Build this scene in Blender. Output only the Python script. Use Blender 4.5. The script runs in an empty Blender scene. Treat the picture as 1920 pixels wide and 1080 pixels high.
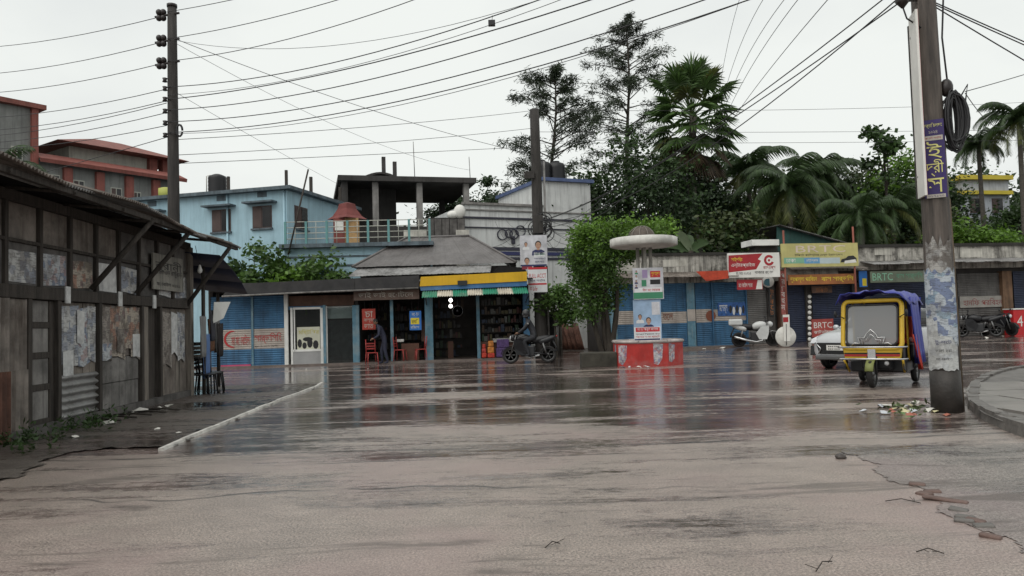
import bpy, math, random
import numpy as np
from mathutils import Vector, Matrix, Quaternion
random.seed(7); rng = np.random.default_rng(11)
S = bpy.context.scene; COL = S.collection
V = Vector; rad = math.radians
# ---------------------------------------------------------------- camera
F = 1450.0; CH = 1.38; PITCH = math.atan(68/F); ROLL = rad(-1.65)
cam = bpy.data.cameras.new('camera'); co = bpy.data.objects.new('camera', cam); COL.objects.link(co); S.camera = co
cam.sensor_width = 36; cam.lens = 36*F/1920; cam.clip_start = .05; cam.clip_end = 2000
RC = Matrix.Rotation(math.pi/2+PITCH, 3, 'X') @ Matrix.Rotation(ROLL, 3, 'Z')
CP = V((0, 0, CH)); co.matrix_world = Matrix.Translation(CP) @ RC.to_4x4()
# ---------------------------------------------------------------- overcast sky, weak soft sun, exposure
w = bpy.data.worlds.new('World'); S.world = w; w.use_nodes = True
N = w.node_tree.nodes; L = w.node_tree.links; N.clear()
EL, AZ = rad(52), rad(215)
out = N.new('ShaderNodeOutputWorld'); bg = N.new('ShaderNodeBackground'); sky = N.new('ShaderNodeTexSky')
sky.sky_type = 'NISHITA'; sky.sun_disc = False; sky.sun_elevation = EL; sky.sun_rotation = AZ; sky.air_density = 1.0; sky.dust_density = 6; sky.ozone_density = 1
tc = N.new('ShaderNodeTexCoord'); mp = N.new('ShaderNodeMapping'); mp.inputs['Scale'].default_value = (1, 1, 2.2)
nz = N.new('ShaderNodeTexNoise'); nz.inputs['Scale'].default_value = 1.7; nz.inputs['Detail'].default_value = 5; nz.inputs['Roughness'].default_value = .5
cr = N.new('ShaderNodeValToRGB'); cr.color_ramp.elements[0].position = .28; cr.color_ramp.elements[0].color = (6.1, 6.35, 6.4, 1)
cr.color_ramp.elements[1].position = .62; cr.color_ramp.elements[1].color = (7.95, 8.2, 7.9, 1)
mx = N.new('ShaderNodeMixRGB'); mx.inputs[0].default_value = .955        # a closed cloud deck over the clear sky
L.new(tc.outputs['Generated'], mp.inputs[0]); L.new(mp.outputs[0], nz.inputs[0]); L.new(nz.outputs['Fac'], cr.inputs[0])
L.new(sky.outputs[0], mx.inputs[1]); L.new(cr.outputs[0], mx.inputs[2]); L.new(mx.outputs[0], bg.inputs[0]); L.new(bg.outputs[0], out.inputs[0])
bg.inputs[1].default_value = .112
sl = bpy.data.lights.new('sun', 'SUN'); sl.energy = 1.5; sl.angle = rad(70); sl.color = (1, .97, .93)
so = bpy.data.objects.new('sun', sl); COL.objects.link(so); so.rotation_euler = (math.pi/2-EL, 0, math.pi-AZ)
S.view_settings.view_transform = 'Standard'; S.view_settings.look = 'None'; S.view_settings.gamma = 1; S.view_settings.exposure = .04
# ---------------------------------------------------------------- pixels to places
def sstep(a, b, x):
    t = min(1, max(0, (x-a)/(b-a))); return t*t*(3-2*t)
def hgt(x, y): return .2*sstep(26, 33, y)*sstep(5, 14, x)
def ray(px, py): return (RC @ V(((px-960)/F, -(py-540)/F, -1))).normalized()
def G(px, py, z=None):
    d = ray(px, py); zz = 0 if z is None else z
    for i in range(1 if z is not None else 8):
        p = CP+d*((zz-CH)/d.z)
        if z is None: zz = hgt(p.x, p.y)
    p.z = zz; return p
def AY(px, py, Y): d = ray(px, py); return CP+d*(Y/d.y)
class Frame:                                             # a vertical facade plane: s along it, d out of it, z up
    def __init__(s, a, b):
        s.O = V((a[0], a[1], 0)); s.u = (V((b[0], b[1], 0))-s.O).normalized(); s.n = V((s.u.y, -s.u.x, 0))
        s.ang = math.atan2(s.u.y, s.u.x)
    def P(s, a, z, d=0): return s.O+s.u*a+s.n*d+V((0, 0, z))
    def px(s, x, y, d=0):
        r = ray(x, y); o = s.O+s.n*d; t = (o-CP).dot(s.n)/r.dot(s.n); p = CP+r*t
        return (p-o).dot(s.u), p.z
    def rect(s, x0, y0, x1, y1, d=0):
        xm, ym = (x0+x1)/2, (y0+y1)/2
        return s.px(x0, ym, d)[0], s.px(x1, ym, d)[0], s.px(xm, y1, d)[1], s.px(xm, y0, d)[1]
    def mat(s, a, z, d): return Matrix.Translation(s.P(a, z, d)) @ Matrix.Rotation(s.ang, 4, 'Z')
# ---------------------------------------------------------------- materials
MATS = {}
def nod(nt, t, **k):
    n = nt.nodes.new(t)
    for a, b in k.items():
        if a.startswith('i_'): n.inputs[a[2:].replace('_', ' ')].default_value = b
        else: setattr(n, a, b)
    return n
def mat(name, col, rough=.75, var=.3, scale=2.0, bump=.15, bscale=30, streak=0, grime=0, gcol=(.02, .018, .015), metal=0, spec=.4, stretch=(1, 1, 1), emit=0, transl=0, island=0, trans=0):
    if name in MATS: return MATS[name]
    m = bpy.data.materials.new(name); m.use_nodes = True; nt = m.node_tree; l = nt.links; b = nt.nodes['Principled BSDF']
    c4 = (*col, 1); b.inputs['Roughness'].default_value = rough; b.inputs['Metallic'].default_value = metal; b.inputs['Specular IOR Level'].default_value = spec
    t = nod(nt, 'ShaderNodeTexCoord'); mp = nod(nt, 'ShaderNodeMapping'); mp.inputs['Scale'].default_value = stretch; l.new(t.outputs['Object'], mp.inputs[0])
    cur = None
    n1 = nod(nt, 'ShaderNodeTexNoise', i_Scale=scale, i_Detail=6.0, i_Roughness=.62); l.new(mp.outputs[0], n1.inputs[0])
    mr = nod(nt, 'ShaderNodeMapRange'); mr.inputs[1].default_value = .3; mr.inputs[2].default_value = .7; mr.inputs[3].default_value = 1-var; mr.inputs[4].default_value = 1+var
    l.new(n1.outputs[0], mr.inputs[0]); fac = mr.outputs[0]
    if island:
        g = nod(nt, 'ShaderNodeNewGeometry'); m2 = nod(nt, 'ShaderNodeMapRange'); m2.inputs[3].default_value = 1-island; m2.inputs[4].default_value = 1+island
        l.new(g.outputs['Random Per Island'], m2.inputs[0]); mm = nod(nt, 'ShaderNodeMath', operation='MULTIPLY'); l.new(fac, mm.inputs[0]); l.new(m2.outputs[0], mm.inputs[1]); fac = mm.outputs[0]
    mu = nod(nt, 'ShaderNodeVectorMath', operation='SCALE'); mu.inputs[0].default_value = col; l.new(fac, mu.inputs['Scale']); cur = mu.outputs[0]
    if streak:
        ms = nod(nt, 'ShaderNodeMapping'); ms.inputs['Scale'].default_value = (5, 5, .35); l.new(t.outputs['Object'], ms.inputs[0])
        ns = nod(nt, 'ShaderNodeTexNoise', i_Scale=1.3, i_Detail=5.0, i_Roughness=.65); l.new(ms.outputs[0], ns.inputs[0])
        r = nod(nt, 'ShaderNodeMapRange'); r.inputs[1].default_value = .48; r.inputs[2].default_value = .72; r.inputs[4].default_value = streak; l.new(ns.outputs[0], r.inputs[0])
        x = nod(nt, 'ShaderNodeMixRGB'); l.new(r.outputs[0], x.inputs[0]); l.new(cur, x.inputs[1]); x.inputs[2].default_value = (*gcol, 1); cur = x.outputs[0]
    if grime:
        ng = nod(nt, 'ShaderNodeTexNoise', i_Scale=scale*.55, i_Detail=8.0, i_Roughness=.7); l.new(t.outputs['Object'], ng.inputs[0])
        r = nod(nt, 'ShaderNodeMapRange'); r.inputs[1].default_value = .5; r.inputs[2].default_value = .68; r.inputs[4].default_value = grime; l.new(ng.outputs[0], r.inputs[0])
        x = nod(nt, 'ShaderNodeMixRGB'); l.new(r.outputs[0], x.inputs[0]); l.new(cur, x.inputs[1]); x.inputs[2].default_value = (*gcol, 1); cur = x.outputs[0]
    l.new(cur, b.inputs['Base Color'])
    if bump:
        nb = nod(nt, 'ShaderNodeTexNoise', i_Scale=bscale, i_Detail=4.0); l.new(mp.outputs[0], nb.inputs[0])
        bp = nod(nt, 'ShaderNodeBump', i_Strength=bump, i_Distance=.02); l.new(nb.outputs[0], bp.inputs['Height']); l.new(bp.outputs[0], b.inputs['Normal'])
    if emit: b.inputs['Emission Color'].default_value = c4; b.inputs['Emission Strength'].default_value = emit
    if trans: b.inputs['Transmission Weight'].default_value = trans; b.inputs['IOR'].default_value = 1.45
    if transl:
        tr = nod(nt, 'ShaderNodeBsdfTranslucent'); l.new(cur, tr.inputs[0]); ms_ = nod(nt, 'ShaderNodeMixShader'); ms_.inputs[0].default_value = transl
        o = nt.nodes['Material Output']; l.new(b.outputs[0], ms_.inputs[1]); l.new(tr.outputs[0], ms_.inputs[2]); l.new(ms_.outputs[0], o.inputs[0])
    MATS[name] = m; return m
def paint(name, col, rough=.55, **k): return mat(name, col, rough, **{**dict(var=.12, bump=.03), **k})
def printmat(name, paper, a, b, cell=9, amt=.6, wear=.5):          # layers of old print: blocks, lines, blotches and torn-off patches
    m = bpy.data.materials.new(name); m.use_nodes = True; nt = m.node_tree; l = nt.links; p = nt.nodes['Principled BSDF']; p.inputs['Roughness'].default_value = .8; MATS[name] = m
    t = nod(nt, 'ShaderNodeTexCoord'); mp = nod(nt, 'ShaderNodeMapping'); mp.inputs['Scale'].default_value = (1, 1, 1.0); l.new(t.outputs['Object'], mp.inputs[0])
    v = nod(nt, 'ShaderNodeTexVoronoi', distance='CHEBYCHEV', i_Scale=cell); l.new(mp.outputs[0], v.inputs[0]); sp = nod(nt, 'ShaderNodeSeparateColor'); l.new(v.outputs['Color'], sp.inputs[0])
    ms = nod(nt, 'ShaderNodeMapping'); ms.inputs['Scale'].default_value = (1, 1, 9); l.new(t.outputs['Object'], ms.inputs[0]); li = nod(nt, 'ShaderNodeTexNoise', i_Scale=cell*.9, i_Detail=3.0); l.new(ms.outputs[0], li.inputs[0])
    bl = nod(nt, 'ShaderNodeTexNoise', i_Scale=cell*1.6, i_Detail=6.0, i_Roughness=.7); l.new(mp.outputs[0], bl.inputs[0]); we = nod(nt, 'ShaderNodeTexNoise', i_Scale=3.0, i_Detail=8.0, i_Roughness=.7); l.new(mp.outputs[0], we.inputs[0])
    def ramp(x, lo, hi, top): r = nod(nt, 'ShaderNodeMapRange'); r.inputs[1].default_value = lo; r.inputs[2].default_value = hi; r.inputs[4].default_value = top; l.new(x, r.inputs[0]); return r.outputs[0]
    cur = None
    def mixin(f, c):
        nonlocal cur
        x = nod(nt, 'ShaderNodeMixRGB'); l.new(f, x.inputs[0])
        if cur is None: x.inputs[1].default_value = (*paper, 1)
        else: l.new(cur, x.inputs[1])
        x.inputs[2].default_value = (*c, 1); cur = x.outputs[0]
    mixin(ramp(sp.outputs[0], .62, .66, amt), a); mixin(ramp(sp.outputs[1], .74, .78, amt), b); mixin(ramp(li.outputs[0], .55, .6, amt*.8), (.04, .04, .05)); mixin(ramp(bl.outputs[0], .52, .7, amt), (.09, .085, .08)); mixin(ramp(we.outputs[0], .5, .58, wear), (.075, .06, .05))
    l.new(cur, p.inputs['Base Color']); return m
def glassmat(name, tint, alpha, rough=.05):
    if name in MATS: return MATS[name]
    m = bpy.data.materials.new(name); m.use_nodes = True; nt = m.node_tree; l = nt.links; nt.nodes.remove(nt.nodes['Principled BSDF'])
    o = nt.nodes['Material Output']; g = nod(nt, 'ShaderNodeBsdfGlossy'); g.inputs['Roughness'].default_value = rough; t = nod(nt, 'ShaderNodeBsdfTransparent'); t.inputs[0].default_value = (*tint, 1)
    d = nod(nt, 'ShaderNodeBsdfDiffuse'); d.inputs[0].default_value = (.35, .36, .36, 1)
    fr = nod(nt, 'ShaderNodeFresnel', i_IOR=1.5); a = nod(nt, 'ShaderNodeMixShader'); a.inputs[0].default_value = alpha; bb = nod(nt, 'ShaderNodeMixShader')
    l.new(t.outputs[0], a.inputs[1]); l.new(d.outputs[0], a.inputs[2]); l.new(fr.outputs[0], bb.inputs[0]); l.new(a.outputs[0], bb.inputs[1]); l.new(g.outputs[0], bb.inputs[2]); l.new(bb.outputs[0], o.inputs[0])
    MATS[name] = m; return m
# ---------------------------------------------------------------- mesh builder
class MB:
    def __init__(s, M=None): s.v = []; s.f = []; s.mi = []; s.mats = []; s.M = M; s.sm = []
    def _m(s, m):
        if m not in s.mats: s.mats.append(m)
        return s.mats.index(m)
    def add(s, vs, fs, m, smooth=False):
        b = len(s.v); s.v += [tuple(s.M @ V(p)) if s.M else tuple(p) for p in vs]; k = s._m(m)
        for f in fs: s.f.append([b+i for i in f]); s.mi.append(k); s.sm.append(smooth)
        return s
    def poly(s, pts, m): return s.add(pts, [list(range(len(pts)))], m)
    def box(s, x0, x1, y0, y1, z0, z1, m, fr=None, tap=0):     # with fr: (s0,s1,d0,d1,z0,z1)
        c = [(x0, y0, z0), (x1, y0, z0), (x1, y1, z0), (x0, y1, z0), (x0+tap, y0+tap, z1), (x1-tap, y0+tap, z1), (x1-tap, y1-tap, z1), (x0+tap, y1-tap, z1)]
        if fr: c = [fr.P(a, z, d) for a, d, z in c]
        return s.add(c, [[0, 3, 2, 1], [4, 5, 6, 7], [0, 1, 5, 4], [1, 2, 6, 5], [2, 3, 7, 6], [3, 0, 4, 7]] if not fr else [[0, 1, 2, 3], [7, 6, 5, 4], [4, 5, 1, 0], [5, 6, 2, 1], [6, 7, 3, 2], [7, 4, 0, 3]], m)
    def tube(s, path, r, m, n=6, caps=True, smooth=True):
        path = [V(p) for p in path]; k = len(path); rs = r if isinstance(r, (list, tuple)) else [r]*k
        vs = []; prev = None
        for i, p in enumerate(path):
            t = (path[min(i+1, k-1)]-path[max(i-1, 0)]).normalized()
            a = prev if prev is not None else (V((0, 0, 1)) if abs(t.z) < .9 else V((1, 0, 0)))
            e = (a-t*a.dot(t))
            if e.length < 1e-4: e = t.orthogonal()
            e.normalize(); prev = e; g = t.cross(e)
            for j in range(n): q = 2*math.pi*j/n; vs.append(p+(e*math.cos(q)+g*math.sin(q))*rs[i])
        fs = [[i*n+j, i*n+(j+1) % n, (i+1)*n+(j+1) % n, (i+1)*n+j] for i in range(k-1) for j in range(n)]
        s.add(vs, fs, m, smooth)
        if caps:
            b = len(s.v)-len(vs); kk = s._m(m)
            for lst in ([b+j for j in range(n)][::-1], [b+(k-1)*n+j for j in range(n)]): s.f.append(lst); s.mi.append(kk); s.sm.append(False)
        return s
    def lathe(s, prof, m, n=16, c=(0, 0, 0), axis='z', smooth=True):   # prof: (radius, height)
        vs = []
        for r, h in prof:
            for j in range(n):
                q = 2*math.pi*j/n; x, y = r*math.cos(q), r*math.sin(q)
                p = (x, y, h) if axis == 'z' else ((x, h, y) if axis == 'y' else (h, x, y)); vs.append((p[0]+c[0], p[1]+c[1], p[2]+c[2]))
        k = len(prof); fs = [[i*n+j, i*n+(j+1) % n, (i+1)*n+(j+1) % n, (i+1)*n+j] for i in range(k-1) for j in range(n)]
        fs += [[j for j in range(n)][::-1], [(k-1)*n+j for j in range(n)]]
        return s.add(vs, fs, m, smooth)
    def ball(s, c, r, m, n=10, k=7):
        rx, ry, rz = r if isinstance(r, (tuple, list)) else (r, r, r); vs = []; 
        for i in range(1, k):
            a = math.pi*i/k
            for j in range(n): q = 2*math.pi*j/n; vs.append((c[0]+rx*math.sin(a)*math.cos(q), c[1]+ry*math.sin(a)*math.sin(q), c[2]+rz*math.cos(a)))
        fs = [[i*n+j, (i+1)*n+j, (i+1)*n+(j+1) % n, i*n+(j+1) % n] for i in range(k-2) for j in range(n)]
        vs += [(c[0], c[1], c[2]+rz), (c[0], c[1], c[2]-rz)]; T = len(vs)-2
        fs += [[T, j, (j+1) % n] for j in range(n)]+[[T+1, (k-2)*n+(j+1) % n, (k-2)*n+j] for j in range(n)]
        return s.add(vs, fs, m, True)
    def extr(s, pts, a, b, m, ax='y', smooth=False):     # outline in a plane pulled out between a and b
        f = {'y': lambda p, h: (p[0], h, p[1]), 'x': lambda p, h: (h, p[0], p[1]), 'z': lambda p, h: (p[0], p[1], h)}[ax]
        n = len(pts); vs = [f(p, a) for p in pts]+[f(p, b) for p in pts]
        return s.add(vs, [list(range(n)), list(range(n, 2*n))[::-1]]+[[i, i+n, (i+1) % n+n, (i+1) % n] for i in range(n)], m, smooth)
    def build(s, name, parent=None, sub=0, bevel=0, solid=0):
        me = bpy.data.meshes.new(name); me.from_pydata(s.v, [], s.f)
        for m in s.mats: me.materials.append(m)
        me.polygons.foreach_set('material_index', s.mi); me.polygons.foreach_set('use_smooth', s.sm); me.update()
        o = bpy.data.objects.new(name, me); COL.objects.link(o)
        if parent is not None: par(o, parent)
        if solid: k = o.modifiers.new('t', 'SOLIDIFY'); k.thickness = solid
        if bevel: k = o.modifiers.new('b', 'BEVEL'); k.width = bevel; k.segments = 2; k.limit_method = 'ANGLE'
        if sub: k = o.modifiers.new('s', 'SUBSURF'); k.levels = sub; k.render_levels = sub
        return o
WL = {}
def par(o, p):
    o.parent = p
    if p.get('world'): 
        if p.type == 'EMPTY': o.matrix_parent_inverse = Matrix.Translation(-p.location)
        o['world'] = 1
def thing(name, label, cat, loc=(0, 0, 0), group=None, world=True, rz=0):
    o = bpy.data.objects.new(name, None); COL.objects.link(o); o.location = loc; o.rotation_euler = (0, 0, rz); o.empty_display_size = .1
    if world: o['world'] = 1
    return tag(o, label, cat, group)
def tag(o, label, cat, group=None):
    o['label'] = label; o['category'] = cat
    if group: o['group'] = group
    return o
def struct(o): o['kind'] = 'structure'; return o
def stuff(o): o['kind'] = 'stuff'; return o
def dup(root, loc, rz=0, label=None, sc=1):
    r = root.copy(); COL.objects.link(r); r.location = loc; r.rotation_euler = (0, 0, rz); r.scale = (sc,)*3
    if label: r['label'] = label
    for ch in root.children:
        c = ch.copy(); COL.objects.link(c); c.parent = r
        for g in ch.children: d = g.copy(); COL.objects.link(d); d.parent = c
    return r
def fastmesh(name, verts, faces4, mt, parent=None, smooth=False):   # numpy arrays; faces (n,k)
    me = bpy.data.meshes.new(name); n = len(verts); k = faces4.shape[1]; q = len(faces4)
    me.vertices.add(n); me.vertices.foreach_set('co', verts.astype(np.float32).ravel()); me.loops.add(q*k); me.loops.foreach_set('vertex_index', faces4.astype(np.int32).ravel())
    me.polygons.add(q); me.polygons.foreach_set('loop_start', np.arange(0, q*k, k, dtype=np.int32)); me.polygons.foreach_set('loop_total', np.full(q, k, dtype=np.int32))
    me.materials.append(mt); me.update(); me.validate()
    if smooth: me.polygons.foreach_set('use_smooth', [True]*q)
    o = bpy.data.objects.new(name, me); COL.objects.link(o)
    if parent is not None: par(o, parent)
    return o
# lettering is queued and turned into meshes in one go
TEXTS = []
def text(body, fr, x0, y0, x1, y1, d, m, parent, name='lettering', rot=0, px=True):
    r = fr.rect(x0, y0, x1, y1, d) if px else (x0, x1, y0, y1)
    TEXTS.append((body, fr, r, d, m, parent, name, rot))
def flush_texts():
    tmp = []
    for t in TEXTS:
        cu = bpy.data.curves.new('x', 'FONT'); cu.body = t[0]; cu.align_x = 'LEFT'; cu.resolution_u = 2; o = bpy.data.objects.new('x', cu); COL.objects.link(o); tmp.append(o)
    bpy.context.view_layer.update(); dg = bpy.context.evaluated_depsgraph_get()
    for o, (body, fr, (s0, s1, z0, z1), d, m, parent, name, rot) in zip(tmp, TEXTS):
        me = bpy.data.meshes.new_from_object(o.evaluated_get(dg)); n = len(me.vertices)
        if n == 0: continue
        c = np.empty(n*3, np.float32); me.vertices.foreach_get('co', c); c = c.reshape(-1, 3); lo, hi = c.min(0), c.max(0)
        if rot: c = np.stack([c[:, 1], -c[:, 0], c[:, 2]], 1); lo, hi = c.min(0), c.max(0)
        q = (c-lo)/np.maximum(hi-lo, 1e-6); w = np.array([list(fr.P(s0+(s1-s0)*a, z0+(z1-z0)*b, d)) for a, b, _ in q])
        me.vertices.foreach_set('co', w.astype(np.float32).ravel()); me.materials.clear(); me.materials.append(m); me.update(); me.name = name
        ob = bpy.data.objects.new(name, me); COL.objects.link(ob); par(ob, parent)
    for o in tmp: cu = o.data; bpy.data.objects.remove(o); bpy.data.curves.remove(cu)
def corr(mb, A, U, W, lu, lw, amp, pitch, m, curve=0):   # corrugated sheet: waves along U, ribs run along W
    n = max(2, int(lu/pitch*6)); A, U, W = V(A), V(U).normalized(), V(W).normalized(); nn = U.cross(W).normalized(); kw = 3; vs = []
    for j in range(kw+1):
        b = lw*j/kw
        for i in range(n+1):
            a = lu*i/n; vs.append(A+U*a+W*b+nn*(amp*math.sin(2*math.pi*a/pitch)+curve*math.sin(math.pi*j/kw)))
    mb.add(vs, [[j*(n+1)+i, j*(n+1)+i+1, (j+1)*(n+1)+i+1, (j+1)*(n+1)+i] for j in range(kw) for i in range(n)], m, True); return mb
# ================================================================ ground and road
def groundmat(name, dry, wet, seam=False, rough=(.5, .1), wetlo=.42, wethi=.6, near=True, grain=.35, coat=.2):
    m = bpy.data.materials.new(name); m.use_nodes = True; nt = m.node_tree; l = nt.links; b = nt.nodes['Principled BSDF']; MATS[name] = m
    g = nod(nt, 'ShaderNodeNewGeometry'); pos = g.outputs['Position']
    def noise(sc, stretch, det=6.0, ro=.6, off=(0, 0, 0), dist=0.0):
        mp = nod(nt, 'ShaderNodeMapping'); mp.inputs['Scale'].default_value = stretch; mp.inputs['Location'].default_value = off; l.new(pos, mp.inputs[0])
        n = nod(nt, 'ShaderNodeTexNoise', i_Scale=sc, i_Detail=det, i_Roughness=ro, i_Distortion=dist); l.new(mp.outputs[0], n.inputs[0]); return n.outputs[0]
    def math_(op, a, c):
        n = nod(nt, 'ShaderNodeMath', operation=op)
        for i, x in enumerate((a, c)):
            if isinstance(x, (int, float)): n.inputs[i].default_value = x
            else: l.new(x, n.inputs[i])
        return n.outputs[0]
    def rng_(x, a, c, lo=0, hi=1):
        n = nod(nt, 'ShaderNodeMapRange'); n.interpolation_type = 'SMOOTHSTEP'; l.new(x, n.inputs[0])
        for i, q in enumerate((a, c, lo, hi)): n.inputs[i+1].default_value = q
        return n.outputs[0]
    sx = nod(nt, 'ShaderNodeSeparateXYZ'); l.new(pos, sx.inputs[0])
    big = noise(.55, (.45, 1.0, 1), 5.0, .55); streak = noise(2.4, (.12, 1.0, 1), 8.0, .72, (3, 7, 0), .7); fine = noise(14, (.5, 1, 1), 5.0, .7); mid = noise(3.2, (.7, 1, 1), 5.0, .65, (9, 2, 0))
    s = math_('ADD', math_('MULTIPLY', big, .62), math_('MULTIPLY', streak, .5))
    s = math_('ADD', math_('SUBTRACT', s, .06), math_('MULTIPLY', math_('SUBTRACT', fine, .5), .3))
    if near:      # the hollow of the square holds the water; the crown by the camera has drained
        yy = math_('ADD', sx.outputs[1], math_('MULTIPLY', math_('SUBTRACT', big, .5), 5))
        s = math_('ADD', s, rng_(yy, 3.0, 12.5, -.11, .04))
    wetm = rng_(s, wetlo, wethi)
    x = nod(nt, 'ShaderNodeMixRGB'); l.new(wetm, x.inputs[0]); x.inputs[1].default_value = (*dry, 1); x.inputs[2].default_value = (*wet, 1); cur = x.outputs[0]
    gr0 = noise(62, (1, 1, 1), 4.0, .85); sp = nod(nt, 'ShaderNodeMixRGB', blend_type='MULTIPLY'); sp.inputs[0].default_value = 1; l.new(cur, sp.inputs[1])
    v = rng_(gr0, .35, .66, .25, 1.6); v2 = rng_(mid, .3, .7, .86, 1.14); v = math_('MULTIPLY', v, v2); cc = nod(nt, 'ShaderNodeCombineColor'); [l.new(v, cc.inputs[i]) for i in range(3)]; l.new(cc.outputs[0], sp.inputs[2]); cur = sp.outputs[0]
    hue = nod(nt, 'ShaderNodeMixRGB'); l.new(rng_(noise(.5, (1, 1, 1), 4.0, .6, (20, 3, 0)), .45, .7, 0, .5), hue.inputs[0]); l.new(cur, hue.inputs[1]); hue.inputs[2].default_value = (dry[0]*1.05, dry[1]*.9, dry[2]*.98, 1); cur = hue.outputs[0]
    dp = rng_(math_('ADD', noise(.9, (.36, 1.4, 1), 8.0, .7, (41, 12, 0), .8), math_('MULTIPLY', math_('SUBTRACT', gr0, .5), .22)), .565, .615); pa = nod(nt, 'ShaderNodeMixRGB'); l.new(math_('MULTIPLY', dp, .62), pa.inputs[0]); l.new(cur, pa.inputs[1]); pa.inputs[2].default_value = (.07, .055, .045, 1); cur = pa.outputs[0]
    if seam:
        for y0, wv, wid, sc in ((8.75, .5, .035, .25), (8.1, .35, .016, .4), (6.6, 1.1, .02, .3)):
            d = math_('ABSOLUTE', math_('SUBTRACT', math_('SUBTRACT', sx.outputs[1], y0), math_('MULTIPLY', math_('SUBTRACT', noise(sc, (1, .05, 1), 4.0, .6, (y0, 0, 0)), .5), wv*2)), 0)
            k = math_('MULTIPLY', rng_(d, 0, wid*2.2, 1, 0), rng_(noise(.8, (1, 1, 1), 3.0, .6, (0, y0*3, 0)), .38, .6))
            y = nod(nt, 'ShaderNodeMixRGB'); l.new(k, y.inputs[0]); l.new(cur, y.inputs[1]); y.inputs[2].default_value = (.018, .014, .012, 1); cur = y.outputs[0]
    l.new(cur, b.inputs['Base Color'])
    r = math_('ADD', rng_(wetm, 0, 1, rough[0], rough[1]), math_('MULTIPLY', math_('SUBTRACT', fine, .5), .12)); l.new(r, b.inputs['Roughness'])
    b.inputs['IOR'].default_value = 1.42; b.inputs['Specular IOR Level'].default_value = .5; b.inputs['Coat Weight'].default_value = coat; b.inputs['Coat IOR'].default_value = 1.4; l.new(math_('MULTIPLY', r, .85), b.inputs['Coat Roughness'])
    gr = noise(55, (1, 1, 1), 4.0, .8); b1 = nod(nt, 'ShaderNodeBump', i_Distance=.012); l.new(rng_(wetm, 0, 1, grain, .03), b1.inputs['Strength']); l.new(gr, b1.inputs['Height'])
    b2 = nod(nt, 'ShaderNodeBump', i_Distance=.05, i_Strength=.12); l.new(noise(5.0, (.16, 1, 1), 6.0, .68, (1, 5, 0)), b2.inputs['Height']); l.new(b1.outputs[0], b2.inputs['Normal']); b3 = nod(nt, 'ShaderNodeBump', i_Distance=.2, i_Strength=.09); l.new(noise(1.6, (.1, 1, 1), 4.0, .6, (6, 15, 0)), b3.inputs['Height']); l.new(b2.outputs[0], b3.inputs['Normal']); l.new(b3.outputs[0], b.inputs['Normal']); l.new(b3.outputs[0], b.inputs['Coat Normal'])
    return m
M_road = groundmat('wet_asphalt', (.315, .26, .225), (.078, .058, .053), seam=True, rough=(.34, .085), wetlo=.42, wethi=.58, coat=.55, grain=.6)
M_dirt = groundmat('wet_dirt', (.085, .066, .052), (.032, .025, .02), rough=(.6, .2), near=False, wetlo=.4, wethi=.62, grain=.9)
M_mud = groundmat('muddy_gravel', (.135, .115, .098), (.035, .03, .027), rough=(.55, .1), near=False, grain=1.0)
M_grav = groundmat('wet_gravel_shoulder', (.25, .222, .2), (.08, .068, .062), rough=(.5, .1), near=False, grain=1.0, wetlo=.47, wethi=.62)
def sheet(name, x0, x1, y0, y1, st, m, dz, keep=None, jit=0):
    nx, ny = int((x1-x0)/st), int((y1-y0)/st); X = np.linspace(x0, x1, nx+1); Y = np.linspace(y0, y1, ny+1); vs = []
    for y in Y:
        for x in X: vs.append((x, y, hgt(x, y)+dz+(rng.normal()*jit if jit else 0)))
    fs = []
    for j in range(ny):
        for i in range(nx):
            if keep is None or keep((X[i]+X[i+1])/2, (Y[j]+Y[j+1])/2): fs.append([j*(nx+1)+i, j*(nx+1)+i+1, (j+1)*(nx+1)+i+1, (j+1)*(nx+1)+i])
    o = fastmesh(name, np.array(vs), np.array(fs), m, smooth=True); return struct(o)
mb = MB(); mb.add([(-900, -300, -.02), (900, -300, -.02), (900, 1500, -.02), (-900, 1500, -.02)], [[0, 1, 2, 3]], M_dirt); struct(mb.build('terrain'))
sheet('ground', -60, 70, -10, 62, 1.0, M_dirt, -.008)
KL = [G(*p) for p in ((300, 846), (340, 828), (400, 803), (460, 777), (520, 753), (565, 737), (588, 728), (604, 719))]     # the kerb
EDGE = [G(*p) for p in ((0, 905), (60, 880), (130, 852), (200, 842), (300, 846))]
def left_of(x, y):          # boundary of the verge on the left
    pts = EDGE+KL[1:]
    if y < pts[0].y: return x < pts[0].x
    for a, b in zip(pts, pts[1:]):
        if min(a.y, b.y) <= y <= max(a.y, b.y): return x < a.x+(b.x-a.x)*(y-a.y)/((b.y-a.y) or 1)
    return False
RE = [G(*p) for p in ((1590, 842), (1640, 880), (1720, 920), (1790, 965), (1860, 1010), (1930, 1040))]   # broken road edge on the right
def right_of(x, y):
    for a, b in zip(RE, RE[1:]):
        if b.y <= y <= a.y: return x > a.x+(b.x-a.x)*(y-a.y)/((b.y-a.y) or 1)
    return y < RE[-1].y and x > RE[-1].x+.6
sheet('road', -40, 60, -6, 36, .4, M_road, 0)
sheet('verge', -9, -2.5, 4, 26, .09, M_mud, .016, lambda x, y: left_of(x+.05*math.sin(y*3)+.04*math.sin(y*11)+.02, y) and x > -8.4, .004)
sheet('roadside', 2, 10, 2.5, 9.2, .03, M_grav, .005, lambda x, y: right_of(x+.07*math.sin(5*y)+.03*math.sin(13*y)+.012*math.sin(41*y), y+.05*math.sin(x*7)+.012*math.sin(x*37)), .0015)
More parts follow.
